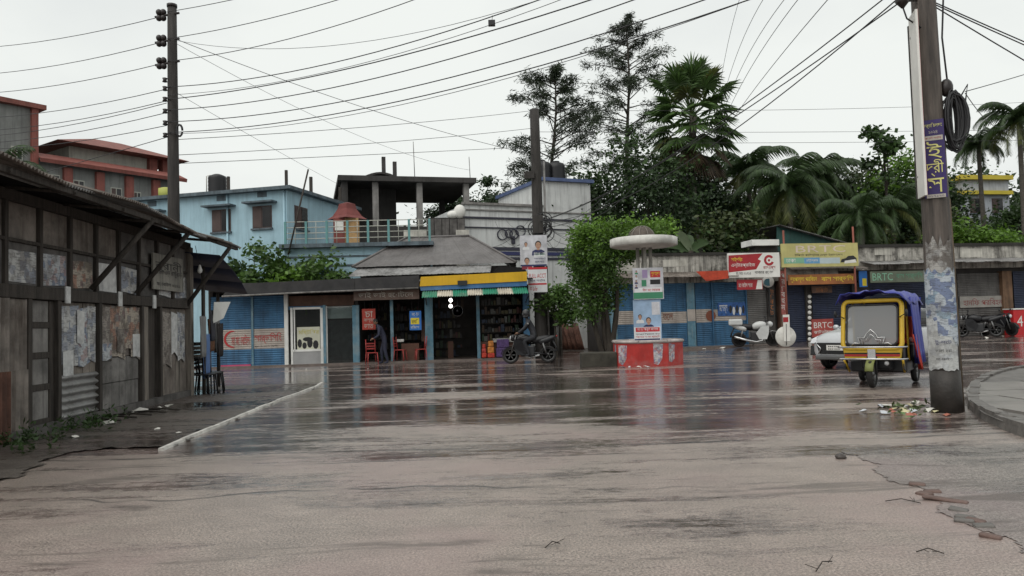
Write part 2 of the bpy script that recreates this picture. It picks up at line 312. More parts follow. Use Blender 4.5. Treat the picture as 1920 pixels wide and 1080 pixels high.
# the white kerb, stone by stone
M_kerb = mat('worn_kerb_paint', (.62, .6, .56), .6, grime=.45, scale=5, gcol=(.12, .1, .08), bump=.3)
kt = thing('kerb', 'low white painted kerb line curving between muddy verge and wet road', 'kerb', KL[0])
dense = []
for a, b in zip(KL, KL[1:]):
    n = max(1, round((b-a).length/.8)); dense += [a.lerp(b, i/n) for i in range(n)]
dense.append(KL[-1])
for a, b in zip(dense, dense[1:]):
    d = (b-a).normalized(); nn = V((-d.y, d.x, 0)); q = MB(); e = .006; hh = .038+random.uniform(-.008, .008); a2, b2 = a+d*e, b-d*e; o1 = nn*.032; j = nn*random.uniform(-.008, .008)
    q.add([a2-o1+j, b2-o1+j, b2+o1+j, a2+o1+j]+[p+V((0, 0, hh)) for p in (a2-o1*.8+j, b2-o1*.8+j, b2+o1*.8+j, a2+o1*.8+j)], [[4, 5, 6, 7], [0, 1, 5, 4], [1, 2, 6, 5], [2, 3, 7, 6], [3, 0, 4, 7]], M_kerb); q.build('kerb_stone', kt)
# raised pavement on the right
KR = [G(*p, z=0) for p in ((1925, 822), (1880, 806), (1845, 790), (1818, 768), (1812, 748), (1822, 728), (1848, 712), (1890, 700), (1940, 694))]
M_slab = mat('wet_concrete', (.2, .185, .17), .32, var=.3, scale=1.5, grime=.5, bump=.25, bscale=25, gcol=(.05, .045, .04)); M_kerbg = mat('kerb_concrete', (.13, .12, .11), .55, var=.4, scale=6, grime=.5, bump=.5)
PVZ = .13
pv = MB(); pts = [p.copy() for p in KR]+[V((60, KR[-1].y+1, 0)), V((60, 2, 0)), V((7.0, 2.0, 0)), V((6.9, 6, 0))]
pv.poly([V((p.x, p.y, PVZ-.03)) for p in pts][::-1], M_kerbg); pav = struct(pv.build('pavement'))
def clip(poly, ax, val, sign):
    o = []
    for i, a in enumerate(poly):
        b = poly[(i+1) % len(poly)]; da, db = sign*(a[ax]-val), sign*(b[ax]-val)
        if da >= 0: o.append(a)
        if da*db < 0: t = da/(da-db); o.append(tuple(a[k]+(b[k]-a[k])*t for k in (0, 1)))
    return o
cen = V((0, 0, 0)); base = [(p.x, p.y) for p in pts]
for i in range(14):
    for j in range(10):
        x0, y0 = 6.2+i*.9, 6.2+j*.75; c = base
        for ax, val, sg in ((0, x0+.006, 1), (0, x0+.894, -1), (1, y0+.006, 1), (1, y0+.744, -1)): c = clip(c, ax, val, sg) if c else c
        if len(c) < 3: continue
        z = PVZ+random.uniform(-.005, .006); q = MB(); n = len(c); q.add([(a, b, z) for a, b in c]+[(a, b, z-.05) for a, b in c], [list(range(n))[::-1]]+[[k, (k+1) % n, (k+1) % n+n, k+n] for k in range(n)], M_slab); q.build('paving_slab', pav)
dense = []
for a, b in zip(KR, KR[1:]):
    n = max(1, round((b-a).length/.45)); dense += [a.lerp(b, i/n) for i in range(n)]
dense.append(KR[-1])
for a, b in zip(dense, dense[1:]):
    d = (b-a).normalized(); nn = V((-d.y, d.x, 0))*-1; q = MB(); e = .008; a2, b2 = a+d*e, b-d*e; hh = PVZ+.012+random.uniform(-.015, .012); o1 = nn*.1; j = nn*random.uniform(-.02, .02)
    lo = [a2+j*1.2, b2+j, b2+nn*.14+j, a2+nn*.14+j]; q.add(lo+[p+V((0, 0, hh))-(nn*-.015) for p in lo], [[7, 6, 5, 4], [4, 5, 1, 0], [5, 6, 2, 1], [6, 7, 3, 2], [7, 4, 0, 3]], M_kerbg); q.build('kerb_stone', pav)
# ================================================================ timber and tin shed on the left
M_wood = mat('weathered_timber', (.05, .042, .036), .8, var=.5, scale=3, stretch=(6, 6, .6), bump=.5, streak=.6); M_wood2 = mat('pale_timber', (.2, .175, .15), .85, var=.45, scale=3, stretch=(8, 8, .7), bump=.5, streak=.7)
M_tin = mat('old_tin', (.27, .265, .26), .5, var=.4, scale=2, grime=.75, streak=.6, gcol=(.045, .038, .03), metal=.35, bump=.1); M_tin2 = mat('brown_tin', (.19, .165, .145), .6, var=.5, scale=3, streak=.7, grime=.6, gcol=(.04, .025, .016), bump=.2)
M_rust = mat('rusty_tin', (.11, .05, .034), .75, var=.5, scale=3, streak=.7, gcol=(.03, .018, .014), bump=.3)
M_panel = mat('grey_board', (.19, .18, .17), .8, var=.45, scale=2.5, streak=.65, grime=.6, bump=.3); M_panel2 = mat('dark_board', (.1, .093, .088), .8, var=.45, scale=3, streak=.6, bump=.3)
M_paper = [printmat('old_poster_0', (.5, .5, .49), (.12, .16, .25), (.3, .31, .34), 8), printmat('old_poster_1', (.46, .48, .5), (.06, .11, .22), (.34, .2, .18), 10), printmat('old_poster_2', (.4, .35, .29), (.3, .1, .05), (.1, .1, .12), 8, .6, .7), mat('plain_paper', (.55, .55, .54), .85, var=.25, scale=7, grime=.5, gcol=(.14, .15, .17), bump=.2), printmat('old_poster_4', (.3, .27, .24), (.1, .08, .07), (.2, .17, .15), 9, .6, .8)]
M_paper_old = [mat('old_paper_%d' % i, c, .85, var=.35, scale=7, grime=g, gcol=gc, bump=.2) for i, (c, g, gc) in enumerate([((.42, .42, .41), .8, (.09, .11, .15)), ((.36, .38, .4), .85, (.05, .09, .16)), ((.4, .37, .33), .85, (.16, .08, .05)), ((.5, .5, .49), .6, (.14, .15, .17)), ((.3, .27, .24), .85, (.07, .055, .05))])]
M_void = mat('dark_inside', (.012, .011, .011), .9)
a, b = G(72, 815), G(352, 743); SD = Frame((a.x, a.y), (b.x, b.y)); SD.n = V((-SD.u.y, SD.u.x, 0))*-1   # u runs away from the camera, n faces the street
if SD.n.x < 0: SD.n = -SD.n
sh = thing('timber_shed', 'long weathered timber and tin shed covered with torn posters', 'shed', SD.P(3, 0, -1))
s_end = SD.px(352, 700)[0]; s_beg = -6.0; zb = 2.02; zt = 3.3
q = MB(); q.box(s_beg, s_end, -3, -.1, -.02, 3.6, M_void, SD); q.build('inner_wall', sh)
q = MB(); q.box(s_beg, s_end+.05, -.12, .09, -.02, .14, M_panel2, SD); q.build('plinth', sh)
def beam(s0, s1, z0, z1, d0, d1, m, name='post', p=None): q = MB(); q.box(s0, s1, d0, d1, z0, z1, m, SD); return q.build(name, p or sh, bevel=.008)
beam(s_beg, s_end+.1, zb-.09, zb+.09, -.06, .08, M_wood, 'rail'); beam(s_beg, s_end+.1, zt-.05, zt+.1, -.06, .06, M_wood, 'rail')
beam(s_beg, s_end, 2.7, 2.75, -.05, .035, M_wood, 'rail')
for xx in (115, 215, 280): s = SD.px(xx, 555)[0]; beam(s-.07, s+.07, zb-.13, zb+.13, .08, .11, M_paper[3], 'bracket')
# upper wall: three rows of boards between studs
ups = [s_beg+i*.86 for i in range(40) if s_beg+i*.86 < s_end]+[s_end]
for i, (a, b) in enumerate(zip(ups, ups[1:])):
    beam(a-.04, a+.04, zb+.09, zt-.05, -.05, .04, M_wood, 'stud')
    for z0, z1, m in ((zb+.1, 2.7, random.choice(M_paper[:2]+[M_paper[3], M_panel])), (2.75, zt-.05, random.choice([M_panel, M_panel2, M_tin2]))):
        beam(a+.042, b-.042, z0, z1, -.05, -.012+random.uniform(-.01, .01), m if z0 > 2.3 else M_panel2, 'board')
    if i % 6 != 5:
        k = MB(); e = lambda: random.uniform(-.03, .03); k.poly([SD.P(a+.1+e(), zb+.14+e(), .006), SD.P(b-.1+e(), zb+.14+e(), .006), SD.P(b-.1+e(), 2.6+e(), .006), SD.P(a+.1+e(), 2.6+e(), .006)], random.choice(M_paper[:4])); k.build('poster', sh)
# lower wall bay by bay; pixel columns read along the base
def sx(x): return SD.px(x, 680)[0]
S0 = lambda x: sx(x)
bays = [(s_beg, S0(5), 'rust'), (S0(5), S0(48), 'tin'), (S0(48), S0(104), 'door'), (S0(104), S0(182), 'tin2'), (S0(182), S0(262), 'poster'), (S0(262), S0(297), 'door2'), (S0(297), s_end, 'board')]
for a, b, kind in bays:
    beam(a-.05, a+.05, .1, zb-.09, -.07, .07, M_wood, 'post')
    a += .05; b -= .05
    if kind in ('rust', 'tin'):
        n = max(1, round((b-a)/.75)); wd = (b-a)/n
        for i in range(n):
            for z0, z1, d in ((-.01, .95, .05), (.9, zb-.1, .03)):
                q = MB(); corr(q, SD.P(a+i*wd, z0, d+.01*i), SD.u, (0, 0, 1), wd+.03, z1-z0, .022, .1, M_rust if kind == 'rust' and z0 < .5 else (M_tin2 if random.random() < .3 else M_tin)); q.build('tin_sheet', sh)
    elif kind == 'door':
        d = beam(a, b, .1, zb-.1, -.08, -.03, M_panel2, 'door')
        for z0 in (.12, .62, 1.08, 1.52): beam(a, b, z0, z0+.09, -.03, .0, M_wood, 'door_rail', d)
        for s in (a, b-.12): beam(s, s+.12, .1, zb-.1, -.03, .003, M_wood, 'door_stile', d)
        for z0, z1 in ((.21, .62), (.71, 1.08), (1.17, 1.52), (1.61, zb-.1)): beam(a+.12, b-.12, z0, z1, -.03, -.018, M_panel, 'door_panel', d)
    elif kind == 'tin2':
        n = 6; wd = (b-a)/n
        for i in range(n): beam(a+i*wd+.004, a+(i+1)*wd-.004, .72, zb-.1, -.05, -.01+random.uniform(-.01, .01), M_wood2 if i % 2 else M_tin2, 'plank')
        q = MB(); corr(q, SD.P(a, .08, .02), (0, 0, 1), -SD.u if False else SD.u, .72, b-a, .03, .118, M_tin); q.build('tin_sheet', sh)
        for i, (x0, x1, z0, z1) in enumerate(((.05, .52, .95, 1.88), (.5, .78, .92, 1.85), (.74, .97, 1.0, 1.88), (.1, .36, .8, 1.2), (.45, .66, 1.3, 1.8))):
            k = MB(); A, B = a+(b-a)*x0, a+(b-a)*x1; e = lambda: random.uniform(-.05, .05); k.poly([SD.P(A, z0+e(), .012+.004*i), SD.P((A+B)/2, z0+e(), .012+.004*i), SD.P(B+e(), z0+e(), .012+.004*i), SD.P(B, z1+e(), .012+.004*i), SD.P(A, z1+e(), .012+.004*i)], M_paper[i % 2 if i < 3 else 3]); k.build('poster', sh)
    elif kind == 'poster':
        nn_ = 2
        for i in range(nn_):
            for z0, z1 in ((.1, .56), (.57, 1.0), (1.01, zb-.1)): beam(a+(b-a)*i/nn_+.005, a+(b-a)*(i+1)/nn_-.005, z0, z1, -.05, -.012+random.uniform(-.012, .01), M_panel if z1 < 1.1 else M_tin2, 'board')
        for i, (x0, x1, z0, z1, mi) in enumerate(((.0, .3, .98, 1.88, 4), (.25, .62, 1.0, 1.9, 2), (.6, .84, 1.1, 1.88, 2), (.76, 1.0, .96, 1.9, 2), (.05, .27, .96, 1.25, 1), (.8, 1.0, .95, 1.4, 3), (.4, .58, 1.05, 1.5, 4))):
            k = MB(); A, B = a+(b-a)*x0, a+(b-a)*x1; e = lambda: random.uniform(-.06, .06); k.poly([SD.P(A, z0+e(), .012+.003*i), SD.P((A+B)/2, z0+e(), .012+.003*i), SD.P(B, z0+e(), .012+.003*i), SD.P(B, z1, .012+.003*i), SD.P(A, z1, .012+.003*i)], M_paper[mi]); k.build('poster', sh)
    elif kind == 'door2':
        for i, (f0, f1, d) in enumerate(((0, .3, .05), (.32, .62, .0), (.66, 1, -.04))): beam(a+(b-a)*f0, a+(b-a)*f1, .1, zb-.1, d-.08, d, M_wood2 if i == 0 else M_wood, 'plank')
    else:
        n = 5; wd = (b-a)/n
        for i in range(n): beam(a+i*wd+.004, a+(i+1)*wd-.004, .1, zb-.1, -.05, -.012+random.uniform(-.01, .008), M_tin2 if i % 3 else M_wood2, 'plank')
        for i, (x0, x1, z0) in enumerate(((.06, .42, .72), (.4, .62, .95), (.62, .9, .8))):
            k = MB(); A, B = a+(b-a)*x0, a+(b-a)*x1; k.poly([SD.P(A, z0, .01+.003*i), SD.P((A+B)/2, z0+.05, .01+.003*i), SD.P(B, z0-.05, .01+.003*i), SD.P(B, 1.8, .01+.003*i), SD.P(A, 1.85, .01+.003*i)], M_paper[(4, 3, 0)[i]]); k.build('poster', sh)
beam(s_end-.06, s_end+.12, 0, zt, -.09, .1, M_wood2, 'post')
# roof: overlapping corrugated sheets, sagging at the far end, carried by struts
EZ = lambda s: 3.42-.10*sstep(0, s_end, s)+.05*math.sin(s*1.3)
n = int((s_end+.8-s_beg)/.8)
for i in range(n):
    s0 = s_beg+i*.8; z0 = EZ(s0); q = MB(); A = SD.P(s0, z0, 1.02+random.uniform(-.06, .07)); U = (SD.P(s0+.8, EZ(s0+.8), 1.0)-SD.P(s0, z0, 1.0)); corr(q, A, U, SD.n*-1+V((0, 0, .3)), U.length+.06, 3.2, .02, .076, M_tin2 if i % 3 else M_tin); q.build('roof_sheet', sh, solid=.004)
beam(s_beg, s_end+.7, 3.28, 3.36, .86, .93, M_wood, 'purlin')
for xx, zl in ((165, 2.15), (250, 2.15), (345, 2.0)):
    s = SD.px(xx, 520)[0]; q = MB(); q.tube([SD.P(s, zl, .05), SD.P(s+.25, 3.32, .95)], .045, M_wood, 6); q.build('strut', sh)
for i in range(10): s = s_beg+.6+i*1.5; q = MB(); q.tube([SD.P(s, 3.42, -.1), SD.P(s, 3.31, .97)], .03, M_wood, 5); (q.build('rafter', sh) if s < s_end+.5 else None)
# painted board under the eave
sg = thing('shop_board', 'pale shop board with smeared black hand-painted lettering under the shed eave', 'sign', SD.P(s_end-1.2, 2.3, .08)); r = SD.rect(287, 480, 343, 545, .08)
q = MB(); q.box(r[0], r[1], .05, .085, r[2], r[3], mat('board_paint', (.26, .25, .22), .8, var=.3, streak=.75, gcol=(.03, .03, .03)), SD); q.build('board', sg)
M_ink = paint('black_ink', (.02, .02, .022)); SDt = Frame((0, 0), (1, 0)); SDt.O, SDt.u, SDt.n = SD.O, SD.u, SD.n
text('নূরানী', SDt, r[0]+.1, r[3]-(r[3]-r[2])*.5, r[1]-.1, r[3]-.1, .09, M_ink, sg, px=False); text('হোটেল এন্ড রেস্টুরেন্ট', SDt, r[0]+.1, r[2]+.28, r[1]-.1, r[2]+.44, .09, M_ink, sg, px=False); text('মোবাইল ০১৭১', SDt, r[0]+.15, r[2]+.08, r[1]-.2, r[2]+.17, .09, M_ink, sg, px=False)
q = MB(); bl = SD.P(s_end-.05, 2.78, .3); q.lathe([(.02, .12), (.03, .08), (.055, .0), (.045, -.05), (.01, -.075)], paint('bulb_white', (.75, .75, .72)), 12, tuple(bl)); q.tube([bl+V((0, 0, .1)), bl+V((-.1, 0, .55))], .006, M_ink, 4); tag(q.build('light_bulb'), 'unlit white bulb hanging by wire under the shed eave', 'bulb')
# ================================================================ stall beside the shed end: tarp lean-to, hung clothes, black plastic chairs
M_tarpd = mat('dark_blue_tarp', (.012, .017, .04), .6, var=.4, bump=.4, bscale=12); M_blk = paint('black_plastic', (.012, .012, .014), .4); M_white = paint('white_paint', (.72, .72, .69), .6, grime=.2)
lt = thing('tarp_stall', 'dark blue tarpaulin lean-to roof at the far end of the timber shed', 'stall', SD.P(s_end+1, 0, 0)); z = s_end
q = MB(); pp = [(z-.1, 3.1, .75), (z+.7, 2.85, .78), (z+1.7, 2.6, .72), (z+2.6, 2.35, .62)]
for (a, h, d), (a2, h2, d2) in zip(pp, pp[1:]):
    q.add([SD.P(a, h, d), SD.P(a2, h2, d2), SD.P(a2, h2+.12, d2-1.0), SD.P(a, h+.12, d-1.0), SD.P(a2, h2+.3, -1.2), SD.P(a, h+.3, -1.2)], [[0, 1, 2, 3], [3, 2, 4, 5]], M_tarpd, True)
q.build('tarpaulin', lt, solid=.01)
for a, d, h in ((z+.4, .22, 2.9), (z+2.5, -.1, 2.4), (z+2.5, -.8, 2.4), (z+1.2, -.7, 2.7)): q = MB(); q.tube([SD.P(a, 0, d), SD.P(a, h, d)], .045, M_wood, 6); q.build('post', lt)
q = MB(); q.box(z+.13, z+2.6, -1.3, -.9, 0, 2.5, M_panel2, SD); q.build('back_wall', lt)
q = MB(); q.box(z+.9, z+2.0, -.8, -.2, .72, .78, M_wood, SD); q.box(z+.95, z+1.9, -.75, -.25, .38, .42, M_wood, SD)
for a in (z+.95, z+1.9):
    for d in (-.75, -.27): q.tube([SD.P(a, 0, d), SD.P(a, .72, d)], .03, M_wood, 5)
tag(q.build('stall_table'), 'dark wooden table under the blue tarpaulin stall', 'table')
k = MB(); k.add([SD.P(z+.9, 2.1, .3), SD.P(z+1.5, 2.12, .5), SD.P(z+1.2, 1.72, .42), SD.P(z+.95, 1.6, .25)], [[0, 1, 2, 3]], M_white); tag(k.build('white_sheet', solid=.01), 'small white plastic sheet hanging from the blue tarpaulin corner', 'plastic sheet')
M_cl = [mat('cloth_%d' % i, c, .9, var=.3, bump=.4, bscale=8) for i, c in enumerate(((.1, .17, .34), (.05, .05, .06), (.2, .2, .2), (.14, .07, .04), (.035, .03, .03)))]
def cloth(fr, s, z1, wd, ln, d, m, lab, nm='hanging_cloth'):
    q = MB(); vs = []; nx, nz_ = 8, 6
    for j in range(nz_+1):
        for i in range(nx+1): vs.append(fr.P(s+wd*(i/nx-.5)*(1-.15*j/nz_), z1-ln*j/nz_+.02*math.sin(i*2.1), d+.03*math.sin(i*1.9+j*.3)*(.3+j/nz_)))
    q.add(vs, [[j*(nx+1)+i, j*(nx+1)+i+1, (j+1)*(nx+1)+i+1, (j+1)*(nx+1)+i] for j in range(nz_) for i in range(nx)], m, True); return tag(q.build(nm, solid=.01), lab, 'cloth')
cloth(SD, z+.55, 1.35, .55, 1.0, .22, M_cl[0], 'faded blue cloth hanging at the end of the shed'); cloth(SD, z+.1, 1.75, .4, .9, .3, M_cl[2], 'grey rag hanging beside the shed corner post'); cloth(SD, z+1.3, 1.7, .5, .75, .1, M_cl[3], 'brown cloth hanging under the dark tarpaulin'); cloth(SD, z+1.9, 1.6, .5, .8, .12, M_cl[4], 'black cloth hanging under the dark tarpaulin')
def chair(name, label, cat, m, group, h=.82, wd=.42, stool=False):
    t = thing(name, label, cat, (0, 0, 0), group, world=False); a = wd/2
    q = MB(); q.box(-a, a, -a, a, .42, .45, m); q.build('seat', t, bevel=.012)
    for x in (-1, 1):
        for y in (-1, 1): q = MB(); q.tube([(x*a*.88, y*a*.88, .42), (x*a*1.02, y*a*1.05, 0)], [.022, .016], m, 6); q.build('leg', t)
    if not stool:
        for x in (-1, 1): q = MB(); q.tube([(x*a*.88, a*.85, .43), (x*a*.9, a*1.12, h)], .02, m, 6); q.build('back_post', t)
        for z0 in (.56, .66, .76): q = MB(); q.box(-a*.88, a*.88, a*1.0, a*1.08, z0, z0+.055, m); q.build('slat', t, bevel=.006)
    return t
bc = chair('plastic_chair', 'black plastic chair standing before the tarpaulin stall', 'chair', M_blk, 'black chairs by the tarpaulin stall')
for i, (a, d, r) in enumerate(((z+.3, .25, .3), (z+.75, .22, -.2), (z+1.2, .12, .2))):
    p = SD.P(a, .016, d); o = bc if i == 0 else dup(bc, p, r+1.2)
    o['label'] = ('black plastic chair next to the shed corner post', 'black plastic chair between the two others before the stall', 'black plastic chair farthest from the shed corner post')[i]; o.location = p; o.rotation_euler = (0, 0, r+1.2)
cloth(SD, z+.95, 1.9, .35, .7, .24, M_cl[1], 'black bag-like cloth hanging highest on the stall post'); cloth(SD, z+2.2, 1.9, .5, 1.0, -.05, M_cl[2], 'grey cloth hanging at the back post of the stall')
for i, (a_, d_, z_, lab) in enumerate(((z+.5, -.35, .016, 'dark crate on the ground under the tarpaulin'), (z+.55, -.35, .43, 'dark crate topmost in the stack under the tarpaulin'), (z+1.15, -.5, .78, 'dark crate on the stall table'), (z+1.6, -.5, .78, 'dark crate at the far end of the stall table'))):
    t = thing('wooden_crate', lab, 'crate', SD.P(a_, z_, d_))
    for k in range(4): q = MB(); q.box(a_-.2, a_+.2, d_-.2, d_+.2, z_+.1*k+.002, z_+.1*k+.085, M_wood if k % 2 else M_wood2, SD); q.build('slat', t)
# ================================================================ shop row on the left
a, b = G(412, 691), G(1000, 672); LS = Frame((a.x, a.y), (b.x, b.y)); BD = LS.n
M_bl = mat('blue_shutter', (.045, .135, .25), .5, var=.25, scale=2, streak=.55, grime=.35, gcol=(.02, .035, .06), bump=.05); M_bl2 = mat('sea_blue_paint', (.09, .2, .27), .6, var=.3, scale=4, streak=.4, grime=.5, gcol=(.3, .32, .3)); M_cream = mat('shutter_cream', (.42, .37, .33), .6, var=.2, streak=.4, gcol=(.15, .12, .1))
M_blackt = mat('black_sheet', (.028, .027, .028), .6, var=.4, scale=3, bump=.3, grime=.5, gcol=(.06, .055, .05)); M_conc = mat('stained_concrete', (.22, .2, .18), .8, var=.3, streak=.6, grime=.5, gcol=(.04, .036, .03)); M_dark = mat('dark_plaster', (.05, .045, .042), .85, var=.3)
M_redt = paint('red_print', (.4, .03, .03), .5); M_pink = paint('pink_paint', (.5, .07, .16), .6, grime=.3); M_alu = paint('aluminium', (.42, .42, .42), .35, metal=.6); M_floor = mat('wet_step', (.16, .13, .115), .35, var=.4, grime=.5)
M_gl = glassmat('shop_glass', (.75, .8, .8), .06); M_brown = mat('brown_board', (.12, .065, .045), .7, var=.4, streak=.5); M_cab = mat('wood_counter', (.11, .05, .032), .6, var=.3)
M_pin = paint('sign_cream', (.45, .42, .37)); M_yel = mat('yellow_paint', (.62, .36, .012), .5, var=.14, scale=1.2, streak=.25, gcol=(.25, .13, .01)); M_blu = mat('sky_blue_band', (.05, .14, .3), .55, var=.3, grime=.3, gcol=(.25, .28, .3)); M_grn = mat('awning_green', (.02, .2, .12), .6, var=.3, grime=.4, gcol=(.3, .3, .25)); M_crm = mat('awning_cream', (.5, .46, .38), .7, var=.25, grime=.5, gcol=(.16, .13, .1))
row = thing('shop_row', 'low blue shop row with black roof edge and open stalls', 'shop', LS.P(6, 0, -1))
def lsb(x0, y0, x1, y1, d0, d1, m, name, p=None, bevel=0):
    r = LS.rect(x0, y0, x1, y1, d1); q = MB(); q.box(r[0], r[1], d0, d1, r[2], r[3], m, LS); return q.build(name, p or row, bevel=bevel)
sE = LS.px(1000, 672)[0]; sL = LS.px(412, 691)[0]; top = LS.px(700, 528)[1]
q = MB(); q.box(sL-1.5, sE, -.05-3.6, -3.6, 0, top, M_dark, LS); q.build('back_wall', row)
q = MB(); q.box(sL-1.5, sE, -3.6, .25, -.02, .07, M_floor, LS); q.build('floor_slab', row)
for x in (395, 538, 669, 805, 993): s = LS.px(x, 640)[0]; q = MB(); q.box(s-.06, s+.06, -3.6, -.12, .07, top-.25, M_dark, LS); q.build('partition', row)
q = MB(); q.add([LS.P(sL-1.6, top-.12, .75), LS.P(sE, top-.05, .75), LS.P(sE, top+.35, -3.8), LS.P(sL-1.6, top+.3, -3.8)], [[0, 1, 2, 3]], M_blackt); q.build('roof', row, solid=.06)
def quadpx(pts, d, m, name, p, solid=.02):
    q = MB(); q.poly([LS.P(*LS.px(x, y, d), d) for x, y in pts], m); return q.build(name, p, solid=solid)
quadpx([(416, 556), (664, 547), (664, 522), (466, 531), (430, 538)], .85, M_blackt, 'roof_fascia', row, .05); quadpx([(664, 547), (786, 541), (786, 516), (664, 522)], .83, M_blackt, 'roof_fascia', row, .05)
q = MB(); q.tube([LS.P(*LS.px(416, 556, .9), .9), LS.P(*LS.px(560, 549, .9), .9), LS.P(*LS.px(784, 540, .9), .9)], .035, M_panel, 6); q.build('roof_edge_pole', row)
# shutters: curved slats as one relief per leaf, with a painted name band
def shutter(fr, x0, y0, x1, y1, d, m, parent, band=None, name='shutter', pitch=.085, s_=None):
    s0, s1, z0, z1 = fr.rect(x0, y0, x1, y1, d); z0 = max(z0, .02); n = int((z1-z0)/pitch); bz = None
    if band: bz = fr.px((x0+x1)/2, band[0], d)[1], fr.px((x0+x1)/2, band[1], d)[1]
    q = MB(); dz = (z1-z0)/n
    for i in range(n):
        a = z0+i*dz; mm = band[2] if bz and bz[1] < a+dz/2 < bz[0] else m
        pr = [(0, 0), (.25, .014), (.5, .018), (.75, .014), (.97, 0)]
        for (t0, e0), (t1, e1) in zip(pr, pr[1:]): q.add([fr.P(s0, a+t0*dz, d+e0), fr.P(s1, a+t0*dz, d+e0), fr.P(s1, a+t1*dz, d+e1), fr.P(s0, a+t1*dz, d+e1)], [[0, 1, 2, 3]], mm, False)
    return q.build(name, parent)
shutter(LS, 396, 556, 471, 690, -.06, M_bl, row, (620, 655, M_cream)); shutter(LS, 474, 554, 534, 690, -.06, M_bl, row, (618, 653, M_cream))
lsb(471, 556, 475, 690, -.1, .0, M_bl2, 'shutter_guide'); lsb(414, 684, 470, 691, -.03, .02, M_pink, 'shutter_foot'); lsb(533, 552, 540, 690, -.1, .04, M_white, 'post')
text('মা মোবাইল', LS, 434, 626, 468, 648, -.03, M_redt, row); text('সার্ভিসিং', LS, 477, 624, 528, 644, -.03, M_redt, row); text('প্রোঃ মোঃ আলী', LS, 477, 647, 520, 651, -.03, M_ink, row)
q = MB(); c = LS.px(436, 636, -.03); n = 14; pts = [LS.P(c[0]+.33*math.cos(math.pi*(.45+1.1*i/n)), c[1]+.33*math.sin(math.pi*(.45+1.1*i/n)), -.03) for i in range(n+1)]+[LS.P(c[0]+.08+.33*math.cos(math.pi*(1.5-1.0*i/n)), c[1]+.29*math.sin(math.pi*(1.5-1.0*i/n)), -.03) for i in range(n+1)]
for i in range(n): q.add([pts[i], pts[i+1], pts[2*n-i], pts[2*n+1-i]], [[0, 1, 2, 3]], M_redt)
q.build('crescent_emblem', row)
lsb(540, 554, 664, 574, -.25, -.18, M_brown, 'transom'); lsb(540, 574, 607, 580, -.2, -.05, M_bl, 'lintel')
# glazed door and its poster
dr = lsb(546, 658, 605, 686, -.12, -.06, M_alu, 'door_panel')
for x0, x1, y0, y1 in ((545, 549, 577, 688), (551, 553, 578, 660), (601, 606, 577, 688), (549, 601, 576, 580), (549, 601, 655, 659), (549, 601, 684, 688)): lsb(x0, y0, x1, y1, -.14, -.03, M_white, 'frame_bar')
lsb(549, 580, 601, 655, -.1, -.09, M_gl, 'door_glass'); pz = lsb(557, 613, 600, 656, -.085, -.08, paint('poster_cream', (.55, .55, .44)), 'window_poster')
text('মিষ্টি ঘর', LS, 560, 617, 598, 629, -.075, paint('mustard_print', (.45, .4, .08)), pz)
q = MB()
for x, y, rx, ry in ((562, 644, 4, 8), (571, 648, 4, 6), (581, 643, 5, 9), (592, 646, 5, 8), (577, 636, 9, 4)):
    c = LS.px(x, y, -.074); q.poly([LS.P(c[0]+rx/46*math.cos(i*.7), c[1]+ry/46*math.sin(i*.7), -.074-.0002*rx) for i in range(9)], M_ink)
q.build('print', pz)
lsb(606, 572, 611, 690, -.16, .03, M_bl2, 'post'); lsb(611, 574, 614, 686, -.12, -.05, M_white, 'frame_bar'); lsb(614, 686, 662, 690, -.2, .02, M_conc, 'threshold')
q = MB(); r = LS.rect(614, 574, 662, 597, -.3); q.box(r[0], r[1], -.36, -.3, r[2], r[3], M_white, LS); q.build('light_box', row); lsb(614, 600, 661, 684, -2.4, -2.35, mat('cabinet_grey', (.1, .1, .1), .4, var=.6, scale=5), 'wall_cabinet')
lsb(614, 576, 661, 684, -.11, -.1, M_gl, 'window_glass')
lsb(661, 572, 674, 688, -.2, .05, M_bl2, 'post', bevel=.02); lsb(732, 560, 738, 684, -.15, 0, M_bl2, 'post', bevel=.01); lsb(797, 556, 812, 681, -.25, .05, M_bl2, 'post', bevel=.02); lsb(894, 554, 900, 676, -.15, .02, M_bl2, 'post'); lsb(982, 548, 993, 672, -.25, .05, M_bl, 'post')
fb = lsb(663, 544, 786, 562, .45, .5, mat('fascia_brown', (.16, .11, .09), .7, var=.3, grime=.5), 'name_board'); text('ভাই ভাই হোটেল', LS, 672, 546, 775, 558, .505, M_pin, fb)
yf = quadpx([(787, 537), (988, 527), (988, 509), (789, 519)], .9, M_yel, 'yellow_fascia', row, .06); quadpx([(789, 545), (988, 536), (988, 527), (787, 537)], .86, M_blu, 'blue_band', row, .05)
lsb(858, 526, 876, 535, .9, .94, M_ink, 'fascia_vent')
# striped awning, strip by strip
A0, A1 = LS.px(792, 546, .8), LS.px(986, 538, .8); n = 7; W0 = A1[0]-A0[0]
for i in range(n):
    t0, t1 = i/n, (i+1)/n; q = MB(); P0 = LS.P(A0[0]+W0*t0, A0[1]+(A1[1]-A0[1])*t0, .8); down = LS.n*.95+V((0, 0, -.34+random.uniform(-.03, .03)))
    corr(q, P0, LS.u, down, W0/n+.02, .8, .018, .09, M_grn if i % 2 == 0 else M_crm); q.build('awning_sheet', row, solid=.006)
for x in (800, 985): s = LS.px(x, 550)[0]; q = MB(); q.tube([LS.P(s, A0[1]-.3, 1.3), LS.P(s, A0[1]-.5, .05)], .02, M_blackt, 5); q.build('awning_strut', row)
